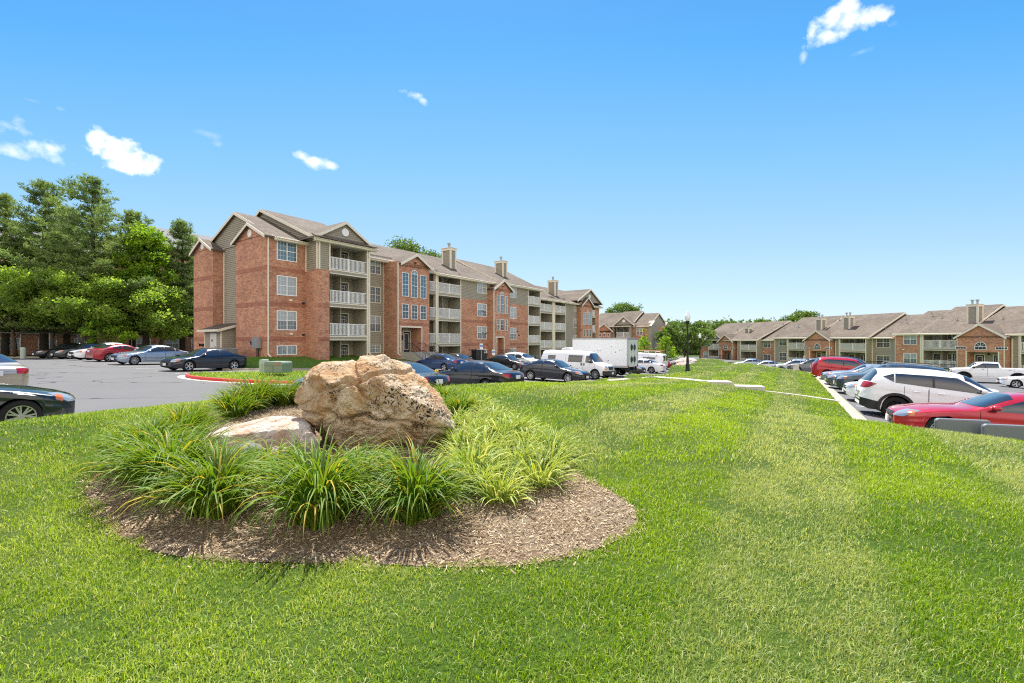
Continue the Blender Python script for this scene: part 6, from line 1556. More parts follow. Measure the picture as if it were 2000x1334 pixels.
rock('boulder', rc, main_planes, 'huge craggy tan and orange boulder standing in the middle of the planting bed', MT['rock_main'], 8, .05, sc=(1.03,1.0,1.0), seed=3, cat='boulder', sharp=22, ledges=[((.12, .25, 1), -.13, .09), ((-.35, .2, 1), .33, .06), ((.75, 0, .66), .18, .05), ((-.8, .1, .6), .30, .05)])
Y2 = 5.2; K2 = Y2/F
def pl3(nx, nz, px, py, cx, cy, ny=0.0):
    x, z = (px-cx)*K2, (cy-py)*K2; L = math.sqrt(nx*nx+nz*nz+ny*ny); return ((nx, ny, nz), (nx*x+nz*z)/L)
cx, cy = 500, 880
slab = [pl3(-.34, .94, 425, 843, cx, cy, -.05), pl3(-.13, .99, 530, 832, cx, cy, -.08), pl3(-1, .2, 372, 860, cx, cy), pl3(-.4, -.9, 430, 905, cx, cy), pl3(0, -1, 500, 925, cx, cy), pl3(1, .1, 612, 860, cx, cy), ((.25, -.92, .10), .24), ((-.5, -.8, .05), .36), ((0, 1, .1), .6), ((.7, .7, 0), .6), ((-.7, .7, .1), .55)]
rock('slab_rock', PT(cx, cy, Y2), slab, 'low flat creamy-white slab rock leaning against the left side of the huge boulder', MT['rock_slab'], 7, .03, seed=11, sharp=24)
def small(px, py, Y, s, mat, label, seed, n=None):
    pls = [(tuple(random.Random(seed*31+i).uniform(-1, 1) for _ in range(3)), random.Random(seed*17+i).uniform(.75, 1.05)) for i in range(16)]
    rock('rock', PT(px, py, Y), pls, label, MT[mat], 5, .10, s, seed, sharp=18)
small(490, 897, 4.85, (.26,.18,.17), 'rock_grey', 'dark grey angular rock in front of the flat slab rock', 2)
small(555, 900, 4.75, (.20,.13,.13), 'rock_pale', 'small pale pointed rock between the daylilies and the flat slab rock', 5)
small(606, 880, 4.85, (.09,.10,.17), 'rock_pale', 'narrow whitish rock wedged under the left edge of the huge boulder', 7)
small(1337, 716, 58, (1.0,1.0,.55), 'rock_pale', 'pale rock, nearest of the stones heaped by the lamp post', 21)
small(1345, 709, 60, (1.5,1.0,.6), 'rock_pale', 'large flat pale rock on top of the stones heaped by the lamp post', 22)
small(1327, 712, 61, (1.2,1.0,.6), 'rock_grey', 'grey rock at the left end of the stones heaped by the lamp post', 23)
small(1352, 713, 59, (.9,.8,.4), 'rock_grey', 'small grey rock at the right end of the stones heaped by the lamp post', 24)

# ------------------------------------------------------------------ strap-leaved plants
def strap_plant(name, n, L, w, up, droop, seed, mat, fold=.35, segs=7, stiff=1.0, core=.10):
    g = np.random.default_rng(seed); V = []; Fc = []; T = []; Hh = []; Dd = []; b = 0
    for i in range(n):
        a = g.uniform(0, 2*math.pi); r0 = core*math.sqrt(g.random()); base = np.array([r0*math.cos(a+g.normal(0, .6)), r0*math.sin(a+g.normal(0, .6)), 0])
        l = L*g.uniform(.55, 1.12); el = R(g.uniform(*up)); dr = droop*g.uniform(.6, 1.35); ww = w*g.uniform(.65, 1.2); tint = g.random(); dry = 1.0 if g.random() < .05 else g.uniform(0, .22)
        p = base.copy(); ds = l/segs; curl = g.normal(0, .10); twist = g.uniform(-.6, .6)
        for k in range(segs+1):
            t = k/segs; e = el-dr*t**1.7; hd = np.array([math.cos(a), math.sin(a), 0]); sd_ = np.array([-math.sin(a+twist*t), math.cos(a+twist*t), math.sin(twist)*.4*t])
            wd = ww*(1-t**2.6)*(.55+.45*min(1, t*4))+.0008; nup = np.array([-math.cos(a)*math.sin(e), -math.sin(a)*math.sin(e), math.cos(e)])
            V += [p-sd_*wd/2+nup*wd*fold, p.copy(), p+sd_*wd/2+nup*wd*fold]; T += [tint]*3; Hh += [t]*3; Dd += [dry if dry < 1 else min(1, .3+t)]*3
            if k < segs:
                q = b+3*k; Fc += [(q, q+1, q+4, q+3), (q+1, q+2, q+5, q+4)]
                p = p+(hd*math.cos(e)+np.array([0, 0, math.sin(e)]))*ds; a += curl/segs
                if p[2] < .015: p[2] = .015
        b += 3*(segs+1)
    o = mesh_np(name, np.array(V), np.array(Fc), 4, mat, smooth=True, attr={'tint': T, 'hgt': Hh, 'dry': Dd}); return o
MT['lily'] = mat_grass('lily_leaf', (.045,.14,.010), (.16,.30,.018), (.50,.38,.05), .40)
MT['lily'].node_tree.nodes['Principled BSDF'].inputs['Roughness'].default_value = .5
MT['liriope'] = mat_grass('variegated_leaf', (.07,.20,.012), (.50,.55,.09), (.76,.74,.36), .32)
def place(o, px, py, rz, label, cat, group, s=1.0, zf=None):
    x, y = ground_hit(px, py); o.location = (x, y, float(z_bed(x, y))-.01); o.rotation_euler = (0, 0, rz); o.scale = (s,)*3; tag(o, label, cat, group); return x, y
lil = [(335, 960, .70, 'large green daylily clump at the far left of the planting bed'), (425, 1000, .66, 'green daylily clump in front of the dark grey rock'),
       (625, 1020, .76, 'tallest green daylily clump at the bed front, left of the boulder foot'), (812, 1010, .66, 'green daylily clump in front of the right half of the boulder'),
       (285, 930, .55, 'daylily clump hanging over the left edge of the mulch'), (350, 868, .52, 'daylily clump behind the far left clump, left of the slab rock'), (500, 800, .62, 'yellow-green daylily clump on the lawn side behind the slab rock'),
       (552, 792, .5, 'daylily clump touching the back left side of the boulder'), (865, 800, .50, 'daylily clump with a yellow flower at the back right of the boulder'), (372, 850, .45, 'small daylily clump just left of the slab rock'),
       (700, 960, .50, 'small daylily clump tucked against the foot of the boulder'), (900, 815, .42, 'low daylily clump behind the variegated plants'), (300, 905, .60, 'daylily clump behind the far left clump, beside the lawn edge'), (262, 900, .45, 'outermost small daylily clump at the left rim of the bed'), (455, 815, .50, 'daylily clump behind the left tip of the slab rock'), (590, 790, .50, 'daylily clump directly behind the left edge of the boulder'), (530, 935, .42, 'small daylily clump in front of the small pale pointed rock')]
for i, (px, py, L, lb) in enumerate(lil):
    o = strap_plant('daylily', 520 if L > .6 else 320, L*1.06, .019, (50, 96), 2.25 if py > 900 else 1.6, 100+i, MT['lily'], core=.15); place(o, px, py, i*1.3, lb, 'daylily', 'green daylily clumps')
    if i in (8,):
        m = MB(); m.tube([(0, 0, 0), (.03, -.02, .35), (.10, -.06, .62)], [.006, .005, .004], 6); st_ = m.build('flower_stem', MT['lily'], o)
        pet = M('petal_yellow', (.85,.48,.02), .5, .1, 9)
        for k in range(6):
            a = k*math.pi/3; f = MB(); c, s_ = math.cos(a), math.sin(a); f.poly([(.10, -.06, .62), (.10+.03*c-.012*s_, -.06+.03*s_+.012*c, .66), (.10+.055*c, -.06+.055*s_, .665), (.10+.03*c+.012*s_, -.06+.03*s_-.012*c, .66)]); f.build('petal', pet, st_)
for i in range(16):   # thin flower scapes over the left clumps
    pass
lirs = [(975, 985), (1048, 955), (915, 930), (1075, 920), (1010, 925), (950, 900), (1030, 895), (900, 885), (980, 870), (935, 860), (890, 845), (1010, 862), (960, 838), (905, 822), (870, 820), (935, 812), (1075, 895), (930, 960)]
names = {0: 'variegated clump at the very front, its leaves fanned over open mulch', 1: 'variegated clump at the front right corner of the patch', 2: 'variegated clump beside the right foot of the boulder'}
for i, (px, py) in enumerate(lirs):
    o = strap_plant('variegated_liriope', 250, .40, .0165, (32, 90), 1.55, 300+i, MT['liriope'], core=.15)
    lb = names.get(i, 'yellow-green variegated liriope clump growing in the dense patch right of the boulder')
    place(o, px, py-8, i*2.1, lb, 'liriope', 'variegated liriope clumps right of the boulder', .95+.1*(i % 3)/2)
# ------------------------------------------------------------------ trees
LA, LB_ = {}, {}
MT['leaf_mid'] = mat_leaf('leaf_mid', (.12,.205,.035), (.42,.53,.10), .58)
MT['leaf_far'] = mat_leaf('leaf_far', (.055,.105,.025), (.20,.28,.06), .35)
MT['leaf_bright'] = mat_leaf('leaf_bright', (.11,.23,.016), (.34,.46,.035), .5)
MT['leaf_dark'] = mat_leaf('leaf_dark', (.04,.085,.02), (.12,.19,.04), .3)
MT['needle'] = mat_leaf('needle', (.085,.145,.04), (.33,.41,.13), .38, (1.1,1.2,.7))
def leafcloud(name, blobs, per, size, mat, parent, seed, flat=.5, ntint=.8, elong=1.5):
    """blobs: (x,y,z,rx,ry,rz); leaves sit mostly near each blob's shell"""
    g = np.random.default_rng(seed); C = []; 
    for (x, y, z, rx, ry, rz) in blobs:
        k = int(per*(rx*ry*rz)**(2/3)); d = g.normal(size=(k, 3)); d /= np.linalg.norm(d, axis=1)[:,None]; rad = g.uniform(.25, 1.0, k)**.55*g.uniform(.85, 1.35, k)
        C.append(np.array([x, y, z])+d*rad[:,None]*np.array([rx, ry, rz]))
    C = np.concatenate(C); nz = fbm(C*.55, 3, seed); keep = g.random(len(C)) < np.clip(.68+1.5*nz, .04, 1); C = C[keep]; k = len(C)
    n = g.normal(size=(k, 3)); n[:,2] += flat; n /= np.linalg.norm(n, axis=1)[:,None]; a = g.normal(size=(k, 3)); u = np.cross(n, a); u /= np.linalg.norm(u, axis=1)[:,None]; v = np.cross(n, u)
    s = size*g.uniform(.55, 1.35, k)[:,None]; u = u*s*elong*.5; v = v*s*.5
    V = np.stack([C-u, C+v*.9, C+u, C-v*.9], 1).reshape(-1, 3)
    tint = np.clip(.5+.5*fbm(C*.9, 3, seed+4)+g.normal(0, .22, k)*ntint, 0, 1)
    return mesh_np(name, V, np.arange(4*k).reshape(-1, 4), 4, mat, parent, attr={'tint': np.repeat(tint, 4)})
def limbs(parent, h, r, seed, n=9, spread=.5, start=.3, top=.92, lean=0, mat='bark', droop=0):
    g = random.Random(seed); m = MB(); pts = []; x = y = 0
    for i in range(7):
        t = i/6; pts.append((x, y, h*top*t)); x += g.uniform(-.03, .03)*h+lean*h/6; y += g.uniform(-.03, .03)*h
    m.tube(pts, [r*(1-.85*i/6) for i in range(7)], 9); tips = []; t_ = m.build('trunk', MT[mat], parent, smooth=True)
    b = MB()
    for i in range(n):
        t = start+(top-start)*(i+.5)/n; p = Vector(pts[0]).lerp(Vector(pts[-1]), t); k = t*6; p = Vector(pts[int(k)]).lerp(Vector(pts[min(6, int(k)+1)]), k-int(k)); a = i*2.4+g.uniform(-.4, .4); l = h*spread*(1.05-.55*t)*g.uniform(.7, 1.1)
        q = p+Vector((math.cos(a)*l*.55, math.sin(a)*l*.55, l*(.30-droop))); e = q+Vector((math.cos(a+.3)*l*.45, math.sin(a+.3)*l*.45, l*(.22-droop*.5))); rr_ = r*(1-.8*t)*.5
        b.tube([p, q, e], [rr_, rr_*.6, rr_*.2], 6, cap=False); tips += [q, e]
        for s_ in (-.7, .7): e2 = q+Vector((math.cos(a+s_)*l*.35, math.sin(a+s_)*l*.35, l*.18)); b.tube([q, e2], [rr_*.4, rr_*.12], 5, cap=False); tips.append(e2)
    b.build('limbs', MT[mat], t_, smooth=True); return tips
def tree(x, y, z, h, w, label, mat='leaf_mid', size=.22, per=150, seed=0, low=.25, cat='tree', name='deciduous_tree', group=None, n=11, r=None, flat=.5, blobr=.22):
    rt = tag(empty(name, (x, y, z)), label, cat, group); g = random.Random(seed); tips = limbs(rt, h, r or h*.022, seed, n, w/h*.95, low)
    bl = []
    for p in tips:
        s = h*blobr*g.uniform(.5, .85); bl.append((p.x*.92, p.y*.92, p.z+s*.1, s*.95, s*.95, s*.62))
    for i in range(7):
        a = g.uniform(0, 6.28); rad = w*.5*g.uniform(.2, .8); zz = h*g.uniform(low+.12, .92); k = math.sqrt(max(.08, 1-((zz/h-(1+low)/2)/((1-low)/2*1.08))**2)); s = h*blobr*g.uniform(.55, .85); bl.append((math.cos(a)*rad*k, math.sin(a)*rad*k, zz, s, s, s*.7))
    leafcloud('crown', bl, per*1.35, size*.84, MT[mat], rt, seed+50, flat); return rt
def pine(x, y, z, h, w, label, seed=0, group=None, size=.34, per=1.0, low=.14):
    rt = tag(empty('pine_tree', (x, y, z)), label, 'pine tree', group); g = random.Random(seed); gn = np.random.default_rng(seed)
    m = MB(); m.tube([(0, 0, 0), (.1, .05, h*.4), (-.05, .1, h*.75), (0, 0, h*.97)], [h*.020, h*.015, h*.008, .02], 9); tk = m.build('trunk', MT['bark'], rt, smooth=True)
    b = MB(); C = []
    nl = 17
    for i in range(nl):
        t = low+(.97-low)*(i/(nl-1)); zz = h*t; reach = w*.5*(1-((t-low)/(1-low))**1.5)*g.uniform(.75, 1.2)+.55
        for k in range(6 if t < .8 else 5):
            a = k*2*math.pi/6+i*.9+g.uniform(-.3, .3); l = reach*g.uniform(.5, 1.15); up = .04+.60*t*t
            p0 = Vector((0, 0, zz)); p1 = p0+Vector((math.cos(a)*l*.6, math.sin(a)*l*.6, l*.6*up*.5)); p2 = p0+Vector((math.cos(a)*l, math.sin(a)*l, l*up))
            b.tube([p0, p1, p2], [.055*(1.1-t), .035*(1.1-t)+.005, .008], 5, cap=False)
            nn = int(max(8, l*24)*per)
            for q in range(nn):
                s = g.uniform(.25, 1.02); c = p0.lerp(p1, s/.6) if s < .6 else p1.lerp(p2, (s-.6)/.4); sw = .10+.30*l*(1-s)*g.random()+.12
                C.append((c.x+g.gauss(0, sw), c.y+g.gauss(0, sw), c.z+abs(g.gauss(0, .13))+.03, a))
    for k in range(9): # candles at the top
        a = g.uniform(0, 6.28); rr_ = g.uniform(0, w*.16); 
        for q in range(26): C.append((math.cos(a)*rr_+g.gauss(0, .10), math.sin(a)*rr_+g.gauss(0, .10), h*(.90+.12*q/26)-rr_*.35, a))
    b.build('limbs', MT['bark'], tk)
    C = np.array(C); k = len(C); V = []; 
    reps = 5; P = np.repeat(C[:,:3], reps, 0); K_ = len(P); d = gn.normal(size=(K_, 3)); d[:,2] = np.abs(d[:,2])*.9+.25; d /= np.linalg.norm(d, axis=1)[:,None]
    s_ = gn.normal(size=(K_, 3)); s_ = np.cross(d, s_); s_ /= np.linalg.norm(s_, axis=1)[:,None]; L = size*gn.uniform(.6, 1.2, K_)[:,None]; wv = .030*gn.uniform(.7, 1.3, K_)[:,None]*(size/.34)
    V = np.stack([P-s_*wv, P+s_*wv, P+d*L+s_*wv*.6, P+d*L-s_*wv*.6], 1).reshape(-1, 3)
    tint = np.clip(.5+.4*fbm(P*.7, 3, seed)+gn.normal(0, .2, K_), 0, 1)
    mesh_np('crown', V, np.arange(4*K_).reshape(-1, 4), 4, MT['needle'], rt, attr={'tint': np.repeat(tint, 4)}); return rt
def at(px, Y): return (px-1000)/F*Y, Y
def zg(px, Y): x, y = at(px, Y); return float(z_base(x, y))
GT = 'trees behind the left parking lot'
# left: pines, a bright locust, low round trees in front
for (px, Y, h, w, sd, lb) in [(180, 49, 18.6, 15.5, 3, 'tall spreading pine standing highest above the left car park'), (85, 51, 18.9, 14, 4, 'tall pine with a ragged open top behind the low trees'),
                              (10, 50, 17.2, 10, 5, 'pine cut off by the left edge of the photo'), (258, 53, 16.2, 9.0, 13, 'pine between the tall spreading pine and the bright tree'), (130, 56, 17.6, 11.0, 14, 'pine standing between and behind the two tallest pines'), (356, 54, 15.4, 8.0, 6, 'slim pine close to the left end of the brick building'), (395, 66, 15.5, 8, 7, 'pine top showing just above the brick end gable')]:
    x, y = at(px, Y); pine(x, y, .1, h, w, lb, sd, GT, .36)
x, y = at(285, 50); tree(x, y, .1, 15.0, 2.6, 'bright yellow-green tree beside the tall spreading pine', 'leaf_bright', .22, 420, 11, .28, group=GT, n=20, blobr=.115)
for i, (px, Y, h, w, mt, lb) in enumerate([(30, 46, 8.6, 7.5, 'leaf_mid', 'rounded green tree at the far left over the black fence'), (110, 47, 7.6, 6.5, 'leaf_mid', 'rounded green tree behind the pale off-roader'), (170, 46, 7.8, 6.5, 'leaf_mid', 'rounded green tree right behind the black sedans'),
                                      (235, 47, 7.9, 6.5, 'leaf_mid', 'rounded green tree behind the white sedan'), (205, 44.5, 4.0, 3.2, 'leaf_bright', 'small low tree overhanging the parked white sedan'), (312, 50, 8.0, 2.6, 'leaf_mid', 'narrow green tree with bare trunks left of the brick building')]):
    x, y = at(px, Y); tree(x, y, .1, h, w*.85, lb, mt, .20, 430, 30+i, .2, group=GT, n=13, blobr=.19)
# beyond the buildings
GB2 = 'trees in the far background'
for i, (px, Y, h, w, mt, lb) in enumerate([
    (785, 82, 19.2, 2.8, 'leaf_far', 'tree top rising over the roof just left of the first chimney'), (840, 92, 20.4, 1.8, 'leaf_far', 'small tree top over the roof right beside the first chimney'),
    (1216, 125, 14.4, 7, 'leaf_far', 'dark tree top above the middle distance building'),
    (1336, 92, 7.2, 7.5, 'leaf_far', 'big round green tree filling the gap behind the nearer lamp post'), (1298, 118, 9.0, 7, 'leaf_far', 'green tree at the right end of the middle building'), (1400, 140, 9.6, 9, 'leaf_far', 'round green tree behind the farther lamp post'),
    (1492, 170, 12.9, 3.5, 'leaf_far', 'thin dark tree above the far left roof of the right building'), (1562, 150, 13.7, 7, 'leaf_far', 'wide flat-topped tree above the right building roofs'), (1532, 160, 12.6, 3, 'leaf_far', 'small tree top between the right building roofs')]):
    x, y = at(px, Y); tree(x, y, -3.0 if px > 1000 else 0, h, w, lb, mt, .34 if Y < 130 else .5, 190 if Y < 130 else 90, 60+i, .22 if px > 1300 and px < 1345 else .3, group=GB2, n=12)
for (px, Y, lb) in ((1258, 88, 'small bright pyramidal tree left of the pair by the middle building'), (1300, 86, 'small bright pyramidal tree right of the pair by the middle building')):
    x, y = at(px, Y); rt = tag(empty('ornamental_tree', (x, y, -2.3)), lb, 'tree', 'small pyramidal trees'); m = MB(); m.tube([(0,0,0),(0,0,5.6)], [.12,.03], 7); m.build('trunk', MT['bark'], rt)
    leafcloud('crown', [(0, 0, 1.2+i*.75, 2.0*(1-i/7.4), 2.0*(1-i/7.4), .75) for i in range(7)], 330, .26, MT['leaf_bright'], rt, px)
def far_wood():
    g = random.Random(5); bl = []
    for i in range(60):
        px = 1270+i*6+g.uniform(-5, 5); Y = g.uniform(135, 260); x, y = at(px, Y); h = (667-(634+g.uniform(-6, 8)))/F*Y+ZC; s = Y*.028*g.uniform(.8, 1.4)
        for k in range(3): bl.append((x+g.uniform(-s, s), y, h-s*.9-k*s*1.25, s*1.2, s*1.2, s))
    o = leafcloud('distant_woodland', bl, 26, .9, MT['leaf_far'], None, 77); tag(o, 'distant line of green woodland between the buildings', 'woodland', kind='stuff')
    bl = []
    for i in range(130):
        px = -500+i*24+g.uniform(-9, 9); Y = g.uniform(270, 330); x, y = at(px, Y); h = 8*g.uniform(.8, 1.3); bl.append((x, y, h*.4-2, h*.9, h*.9, h*.6))
    o = leafcloud('distant_woodland', bl, 9, 2.0, MT['leaf_dark'], None, 78); tag(o, 'far dark treeline along the horizon', 'woodland', kind='stuff')
far_wood()

# ------------------------------------------------------------------ lamp posts
def lamp(x, y, z, h, label):
    rt = tag(empty('lamp_post', (x, y, z)), label, 'lamp post', 'lamp posts on the lawn')
    m = MB(); m.lathe([(.17, -.1), (.17, .10), (.14, .13), (.13, .45), (.10, .55), (.085, .9), (.075, .92), (.085, .98), (.06, 1.0), (.052, h-1.15), (.07, h-1.12), (.055, h-1.05), (.06, h-.95), (.12, h-.86), (.13, h-.72), (.11, h-.70), (0, h-.69)], 18); m.build('pole', MT['metal_black'], rt, smooth=False)
    g = NT('globe_'+str(int(y))); f = g.noise(g.obj(), 3); g.pbsdf(g.mix(f, (.78,.79,.80,1), (.86,.87,.88,1)), .3, None, Coat_Weight=.5)
    b = MB(); b.lathe([(.10, h-.70), (.155, h-.62), (.185, h-.48), (.18, h-.36), (.145, h-.26), (.10, h-.21), (.095, h-.16), (.055, h-.10), (.03, h-.03), (0, h)], 24); b.build('globe', g.mat, rt, smooth=True)
x, y = at(1343, 32); lamp(x, y, float(z_lawn(x, y)), (723-605)/F*32, 'black lamp post with a white acorn globe standing nearer on the lawn')
x, y = at(1367, 62); lamp(x, y, float(z_lawn(x, y)), (700-641)/F*62, 'smaller black lamp post with a white globe, farther along the lawn')

# ------------------------------------------------------------------ fence, utility boxes, signs
def fence():
    rt = tag(empty('chain_fence', (-48, 49, .0)), 'tall chain-link fence of grey posts at the back of the left lot', 'fence')
    a = Vector((-60, 44.5, 0)); b = Vector((-30, 57.5, 0)); n = 14; m = MB(); rl = MB()
    for i in range(n+1):
        p = a.lerp(b, i/n)-Vector((-48, 49, 0)); q = MB(); q.tube([p, p+Vector((0, 0, 2.5))], .035, 7); q.build('post', MT['galv'], rt)
    p, q = a-Vector((-48, 49, 0)), b-Vector((-48, 49, 0)); rl.tube([p+Vector((0, 0, 2.5)), q+Vector((0, 0, 2.5))], .028, 6); rl.build('top_rail', MT['galv'], rt)
    w = MB(); L = (b-a).length; d = (b-a)/L; k = int(L/.16)
    for i in range(-15, k):
        for s_ in (1, -1):
            u0 = i*.16 if s_ > 0 else i*.16+2.45; u1 = u0+s_*2.45; 
            if u0 < 0 or u1 < 0 or u0 > L or u1 > L: continue
            P = p+d*u0; Q = p+d*u1+Vector((0, 0, 2.45)); nn = Vector((-d.y, d.x, 0))*.004*s_; w.poly([P+nn, P+nn+Vector((.012, 0, 0)), Q+nn+Vector((.012, 0, 0)), Q+nn])
    w.build('wire_mesh', MT['metal_black'], rt)
fence()
kb = ribbon('kerb', [(-62, 42), (-45, 47.5), (-33, 52.5)], .3, .15, z_left, MT['concrete'])
sheet('grass_strip', [(-62, 42.2), (-45, 47.7), (-33, 52.7), (-24, 47.0), (-21.5, 42.0), (-20, 60), (-60, 80), (-90, 60)], lambda x, y: z_left(x, y)*0+z_left(x, y)+.14, MT['field'], 2.0)
def boxy(name, label, cat, px, py, Y, w, d, h, mat, rz=0, lid=.06, extra=None, zfn=None):
    x, y = at(px, Y); z = ZC-(py-667)/F*Y; rt = tag(empty(name, (x, y, z), rz), label, cat); m = MB()
    m.prism([(-w/2, -d/2, 0), (w/2, -d/2, 0), (w/2, -d/2, h*.86), (w/2-lid, -d/2, h), (-w/2+lid, -d/2, h), (-w/2, -d/2, h*.86)], (0, d, 0)); m.build('cabinet', MT[mat], rt, bevel=.02)
    l = MB(); l.box(-w/2-.02, w/2+.02, -d/2-.02, d/2+.02, h*.66, h*.70); l.build('lid_edge', MT[mat], rt)
    s = MB(); s.box(-.008, .008, -d/2-.006, -d/2+.002, .05, h*.66); s.build('door_gap', MT['darkgap'], rt); return rt
t = boxy('transformer_box', 'squat green electrical transformer cabinet on the red-kerbed island', 'transformer', 544, 727, 24.5, 1.02, .9, .58, 'util_green', R(-8))
m = MB(); m.box(.10, .38, -.458, -.45, .42, .48); m.build('warning_label', MT['amber'], t)
boxy('utility_pedestal', 'slim pale green utility pedestal beside the transformer cabinet', 'utility box', 516, 727, 24.8, .36, .34, .68, 'util_pale', R(-8), .02)
def ac(x, y, z, rz, label):
    rt = tag(empty('air_conditioner', (x, y, z), rz), label, 'air conditioner', 'air conditioning units beside the buildings'); m = MB(); m.box(-.42, .42, -.42, .42, .06, .86); m.build('case', MT['metal_grey'], rt, bevel=.02)
    g = MB()
    for i in range(11):
        zz = .13+i*.065; g.box(-.43, .43, -.435, -.422, zz, zz+.022); g.box(-.435, -.422, -.42, .42, zz, zz+.022); g.box(.422, .435, -.42, .42, zz, zz+.022)
    g.build('louvres', MT['metal_black'], rt); f = MB(); f.lathe([(0, .88), (.34, .87), (.36, .86)], 20); f.build('fan_guard', MT['metal_black'], rt)
for i, (s_, t_, lb) in enumerate([(-1.6, 2.4, 'grey air conditioner nearest the brick end wall, behind the navy sedan'), (-1.6, 3.6, 'grey air conditioner second from the corner of the end wall'), (-1.7, 4.8, 'grey air conditioner closest to the meter shed')]):
    x, y = LW(s_, t_); ac(x, y, .22, R(55), lb)
for i, (px, t_) in enumerate([(912, -2.2), (922, -2.2), (1037, -2.6), (1045, -2.6)]):
    x, y = LW(B.S(px, t_), t_); ac(x, y, float(z_left(x, y))+.25, R(55), ['grey air conditioner left of the black bins', 'grey air conditioner touching the black bins', 'grey air conditioner under the far balconies, left one', 'grey air conditioner under the far balconies, right one'][i])
x, y = LW(-.35, 1.0); rt = tag(empty('meter_box', (x, y, .45), R(55)), 'grey electrical meter box fixed low on the brick end wall', 'meter box'); m = MB(); m.box(-.12, .33, -.35, .35, .62, 1.5); m.build('case', MT['metal_grey'], rt, bevel=.015); m = MB(); m.tube([(.2, -.1, -.2), (.2, -.1, .62)], .05, 8); m.tube([(.2, .15, -.2), (.2, .15, .62)], .035, 8); m.build('conduit', MT['metal_black'], rt)
def bin_(px, t_, label, h=1.25):
    x, y = LW(B.S(px, t_), t_); z = float(z_left(x, y))+.2; rt = tag(empty('waste_bin', (x, y, z), R(55)), label, 'bin', 'black waste bins'); m = MB(); m.prism([(-.30, -.33, .05), (.30, -.33, .05), (.36, -.38, h), (-.36, -.38, h)], (0, .72, 0)); m.build('tub', MT['plastic'], rt, bevel=.02)
    l = MB(); l.prism([(-.39, -.42, h), (.39, -.42, h), (.36, -.40, h+.09), (-.36, -.40, h+.09)], (0, .82, 0)); l.build('lid', MT['plastic'], rt, bevel=.015)
bin_(929, -3.0, 'tall black waste bin left of the pair below the second block', 1.5); bin_(937, -3.0, 'tall black waste bin in the middle of the group below the second block', 1.5); bin_(944, -2.6, 'lower black waste bin at the right of the group below the second block', 1.1)
def sign(px, Y, pt, label, kind='p'):
    x, y = at(px, Y); z = float(z_left(x, y)) if px < 1300 else float(z_right(x, y)); zt = ZC-(pt-667)/F*Y; rt = tag(empty('parking_sign', (x, y, z), R(20)), label, 'sign', 'accessible parking signs'); m = MB(); m.tube([(0, 0, 0), (0, 0, zt-z-.02)], .03, 7); m.build('post', MT['galv'], rt)
    b = MB(); b.box(-.17, .17, -.045, -.032, zt-z-.56, zt-z); bo = b.build('sign_plate', MT['white'], rt); s = MB(); s.box(-.13, .13, -.052, -.046, zt-z-.38, zt-z-.12); sb = s.build('blue_field', MT['blue_sign'], bo)
    w = MB(); c = zt-z-.25; w.lathe([(0, -.001), (.02, -.001), (.02, 0), (0, 0)], 8, (0, -.054, c+.09), 'y'); w.box(-.012, .012, -.057, -.053, c-.01, c+.065); w.box(-.012, .05, -.057, -.053, c-.02, c); w.box(.04, .055, -.057, -.053, c-.08, c); w.lathe([(.055, -.001), (.07, -.001), (.07, .001), (.055, .001), (.055, -.001)], 16, (-.01, -.055, c-.05), 'y'); w.build('wheelchair_symbol', MT['white'], sb)
sign(940, 47, 671, 'blue and white accessible parking sign in front of the second block'); sign(963.5, 50, 683, 'second accessible parking sign near the second brick entrance'); sign(1570.5, 70, 695, 'accessible parking sign before the entrance of the right building')
# rounded grey panels behind the kerb at the right
MT['panel_grey'] = M('panel_grey', (.16,.175,.19), .5, .10, 1.5, bump=.15)
def panel(px0, px1, py0, Y, label):
    x0, _ = at(px0, Y); z1 = ZC-(py0-667)/F*Y; rt = tag(empty('grey_panel', (x0, Y, z1-.75), R(-17)), label, 'panel', 'grey rounded panels at the lawn edge'); w = (px1-px0)/F*Y*1.05; r = .06; P = [(0, 0, 0), (w, 0, 0)]
    P += [(w-r+r*math.cos(a), 0, .75-r+r*math.sin(a)) for a in np.linspace(0, math.pi/2, 6)]+[(r+r*math.cos(a), 0, .75-r+r*math.sin(a)) for a in np.linspace(math.pi/2, math.pi, 6)]
    m = MB(); m.prism(P, (0, .09, 0)); m.build('shell', MT['panel_grey'], rt, bevel=.03)
panel(1828, 1911, 817, 8.35, 'smaller grey rounded panel standing before the red coupe front wheel'); panel(1921, 2022, 828, 8.0, 'larger grey rounded panel cut off by the right edge')
# small pale post box at the end of the right row
x, y = at(1555, 44); rt = tag(empty('hydrant_box', (x, y, float(z_lawn(x, y)))), 'small pale block on stones at the far end of the right lawn edge', 'block'); m = MB(); m.box(-.18, .18, -.18, .18, .1, .72); m.build('case', MT['concrete_light'], rt, bevel=.03); m = MB(); m.box(-.6, .3, -.25, .25, -.1, .16); m.build('base_stone', MT['rock_pale'], rt, bevel=.05)
x, y = at(45, 40.5); m = MB(); m.lathe([(.19, 0), (.19, .85), (.14, .98), (0, 1.0)], 14); o = m.build('bollard', MT['util_pale'], None, smooth=False); o.location = (x, y, .1); tag(o, 'pale green utility bollard by the fence at the far left', 'bollard')
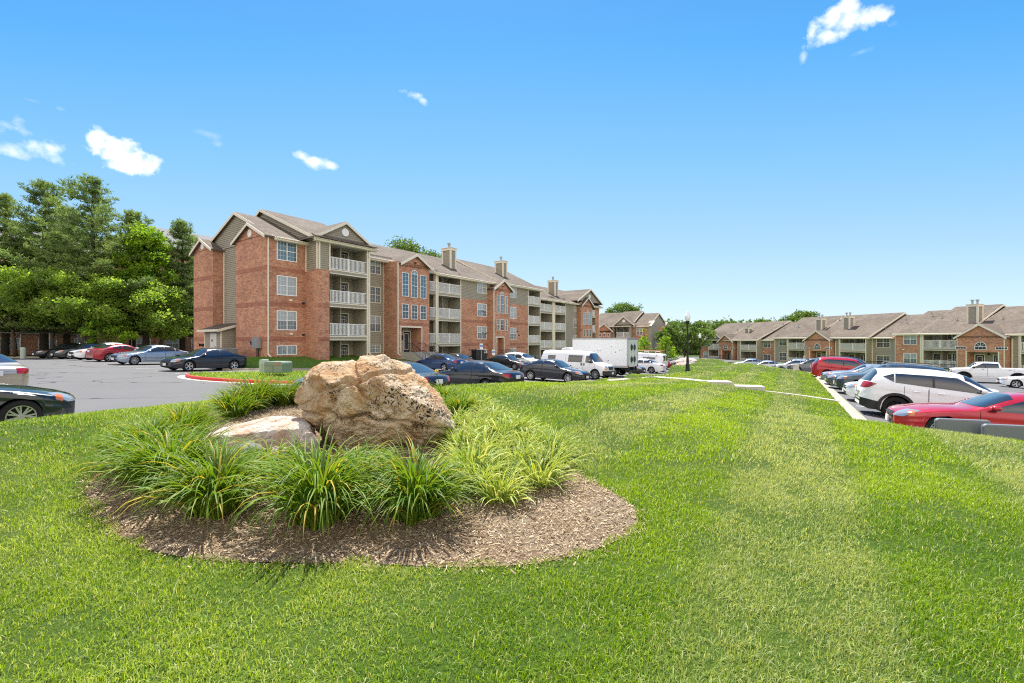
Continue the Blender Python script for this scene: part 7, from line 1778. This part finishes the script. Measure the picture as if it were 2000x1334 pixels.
# black metal fence in front of the right building patios
S = RB2.S
rt = tag(empty('patio_fence', (RB2.cx, RB2.cy, -2.6), RB2.th), 'low black metal fence in front of the right building patios', 'fence'); 
for p0, p1 in ((1404, 1440), (1690, 1797), (1797, 1868)):
    a, b = S(p0, -3.2), S(p1, -3.2); m = MB(); m.box(a, b, -3.22, -3.18, 1.15, 1.2); m.box(a, b, -3.22, -3.18, .25, .29)
    for i in range(int((b-a)/.14)): xx = a+i*.14; m.box(xx, xx+.018, -3.21, -3.19, 0, 1.15)
    m.build('fence_panel', MT['metal_black'], rt)
# grass verge in front of the right building
ow2 = [(RB2.cx+s_*math.cos(RB2.th)-t_*math.sin(RB2.th), RB2.cy+s_*math.sin(RB2.th)+t_*math.cos(RB2.th)) for s_, t_ in [(-50, -8.0), (-20, -8), (0, -8), (14, -8), (40, -8)]]
iw2 = [(RB2.cx+s_*math.cos(RB2.th)-t_*math.sin(RB2.th), RB2.cy+s_*math.sin(RB2.th)+t_*math.cos(RB2.th)) for s_, t_ in [(-50, .2), (-20, .2), (0, .2), (14, .2), (40, .2)]]
strip_sheet('grass_strip', ow2, [float(z_right(*p))+.14 for p in ow2], iw2, [-2.75, -2.45, -2.15, -2.2, -2.3], MT['turf_far'])
tag(kerb('kerb', ow2, lambda x, y: float(z_right(x, y)), .15, .15, .4, MT['concrete'], 1), kind='structure')
# ------------------------------------------------------------------ light and camera
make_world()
sun = bpy.data.lights.new('sun', 'SUN'); sun.energy = 4.6; sun.angle = R(.53); sun.color = (1.0, .965, .90)
so = bpy.data.objects.new('sun', sun); COL.objects.link(so)
sd = Vector((math.sin(R(SUN_AZ))*math.cos(R(SUN_EL)), math.cos(R(SUN_AZ))*math.cos(R(SUN_EL)), math.sin(R(SUN_EL))))
so.rotation_euler = sd.to_track_quat('Z', 'Y').to_euler(); so.location = (0, 0, 60)
cam = bpy.data.cameras.new('camera'); cam.sensor_width = 36; cam.lens = F/2000*36; cam.clip_end = 4000; cam.clip_start = .05
co = bpy.data.objects.new('camera', cam); COL.objects.link(co); co.location = (0, 0, ZC); co.rotation_euler = (R(90), 0, 0); SC.camera = co
vs = SC.view_settings; vs.view_transform = 'Standard'; vs.look = 'None'; vs.exposure = EXPO; vs.gamma = 1
SC.cycles.max_bounces = 6; SC.cycles.diffuse_bounces = 3; SC.cycles.transmission_bounces = 4; SC.cycles.transparent_max_bounces = 6
SC.cycles.use_denoising = False
SC.cycles.filter_width = 1.15
SC.cycles.sample_clamp_indirect = 6
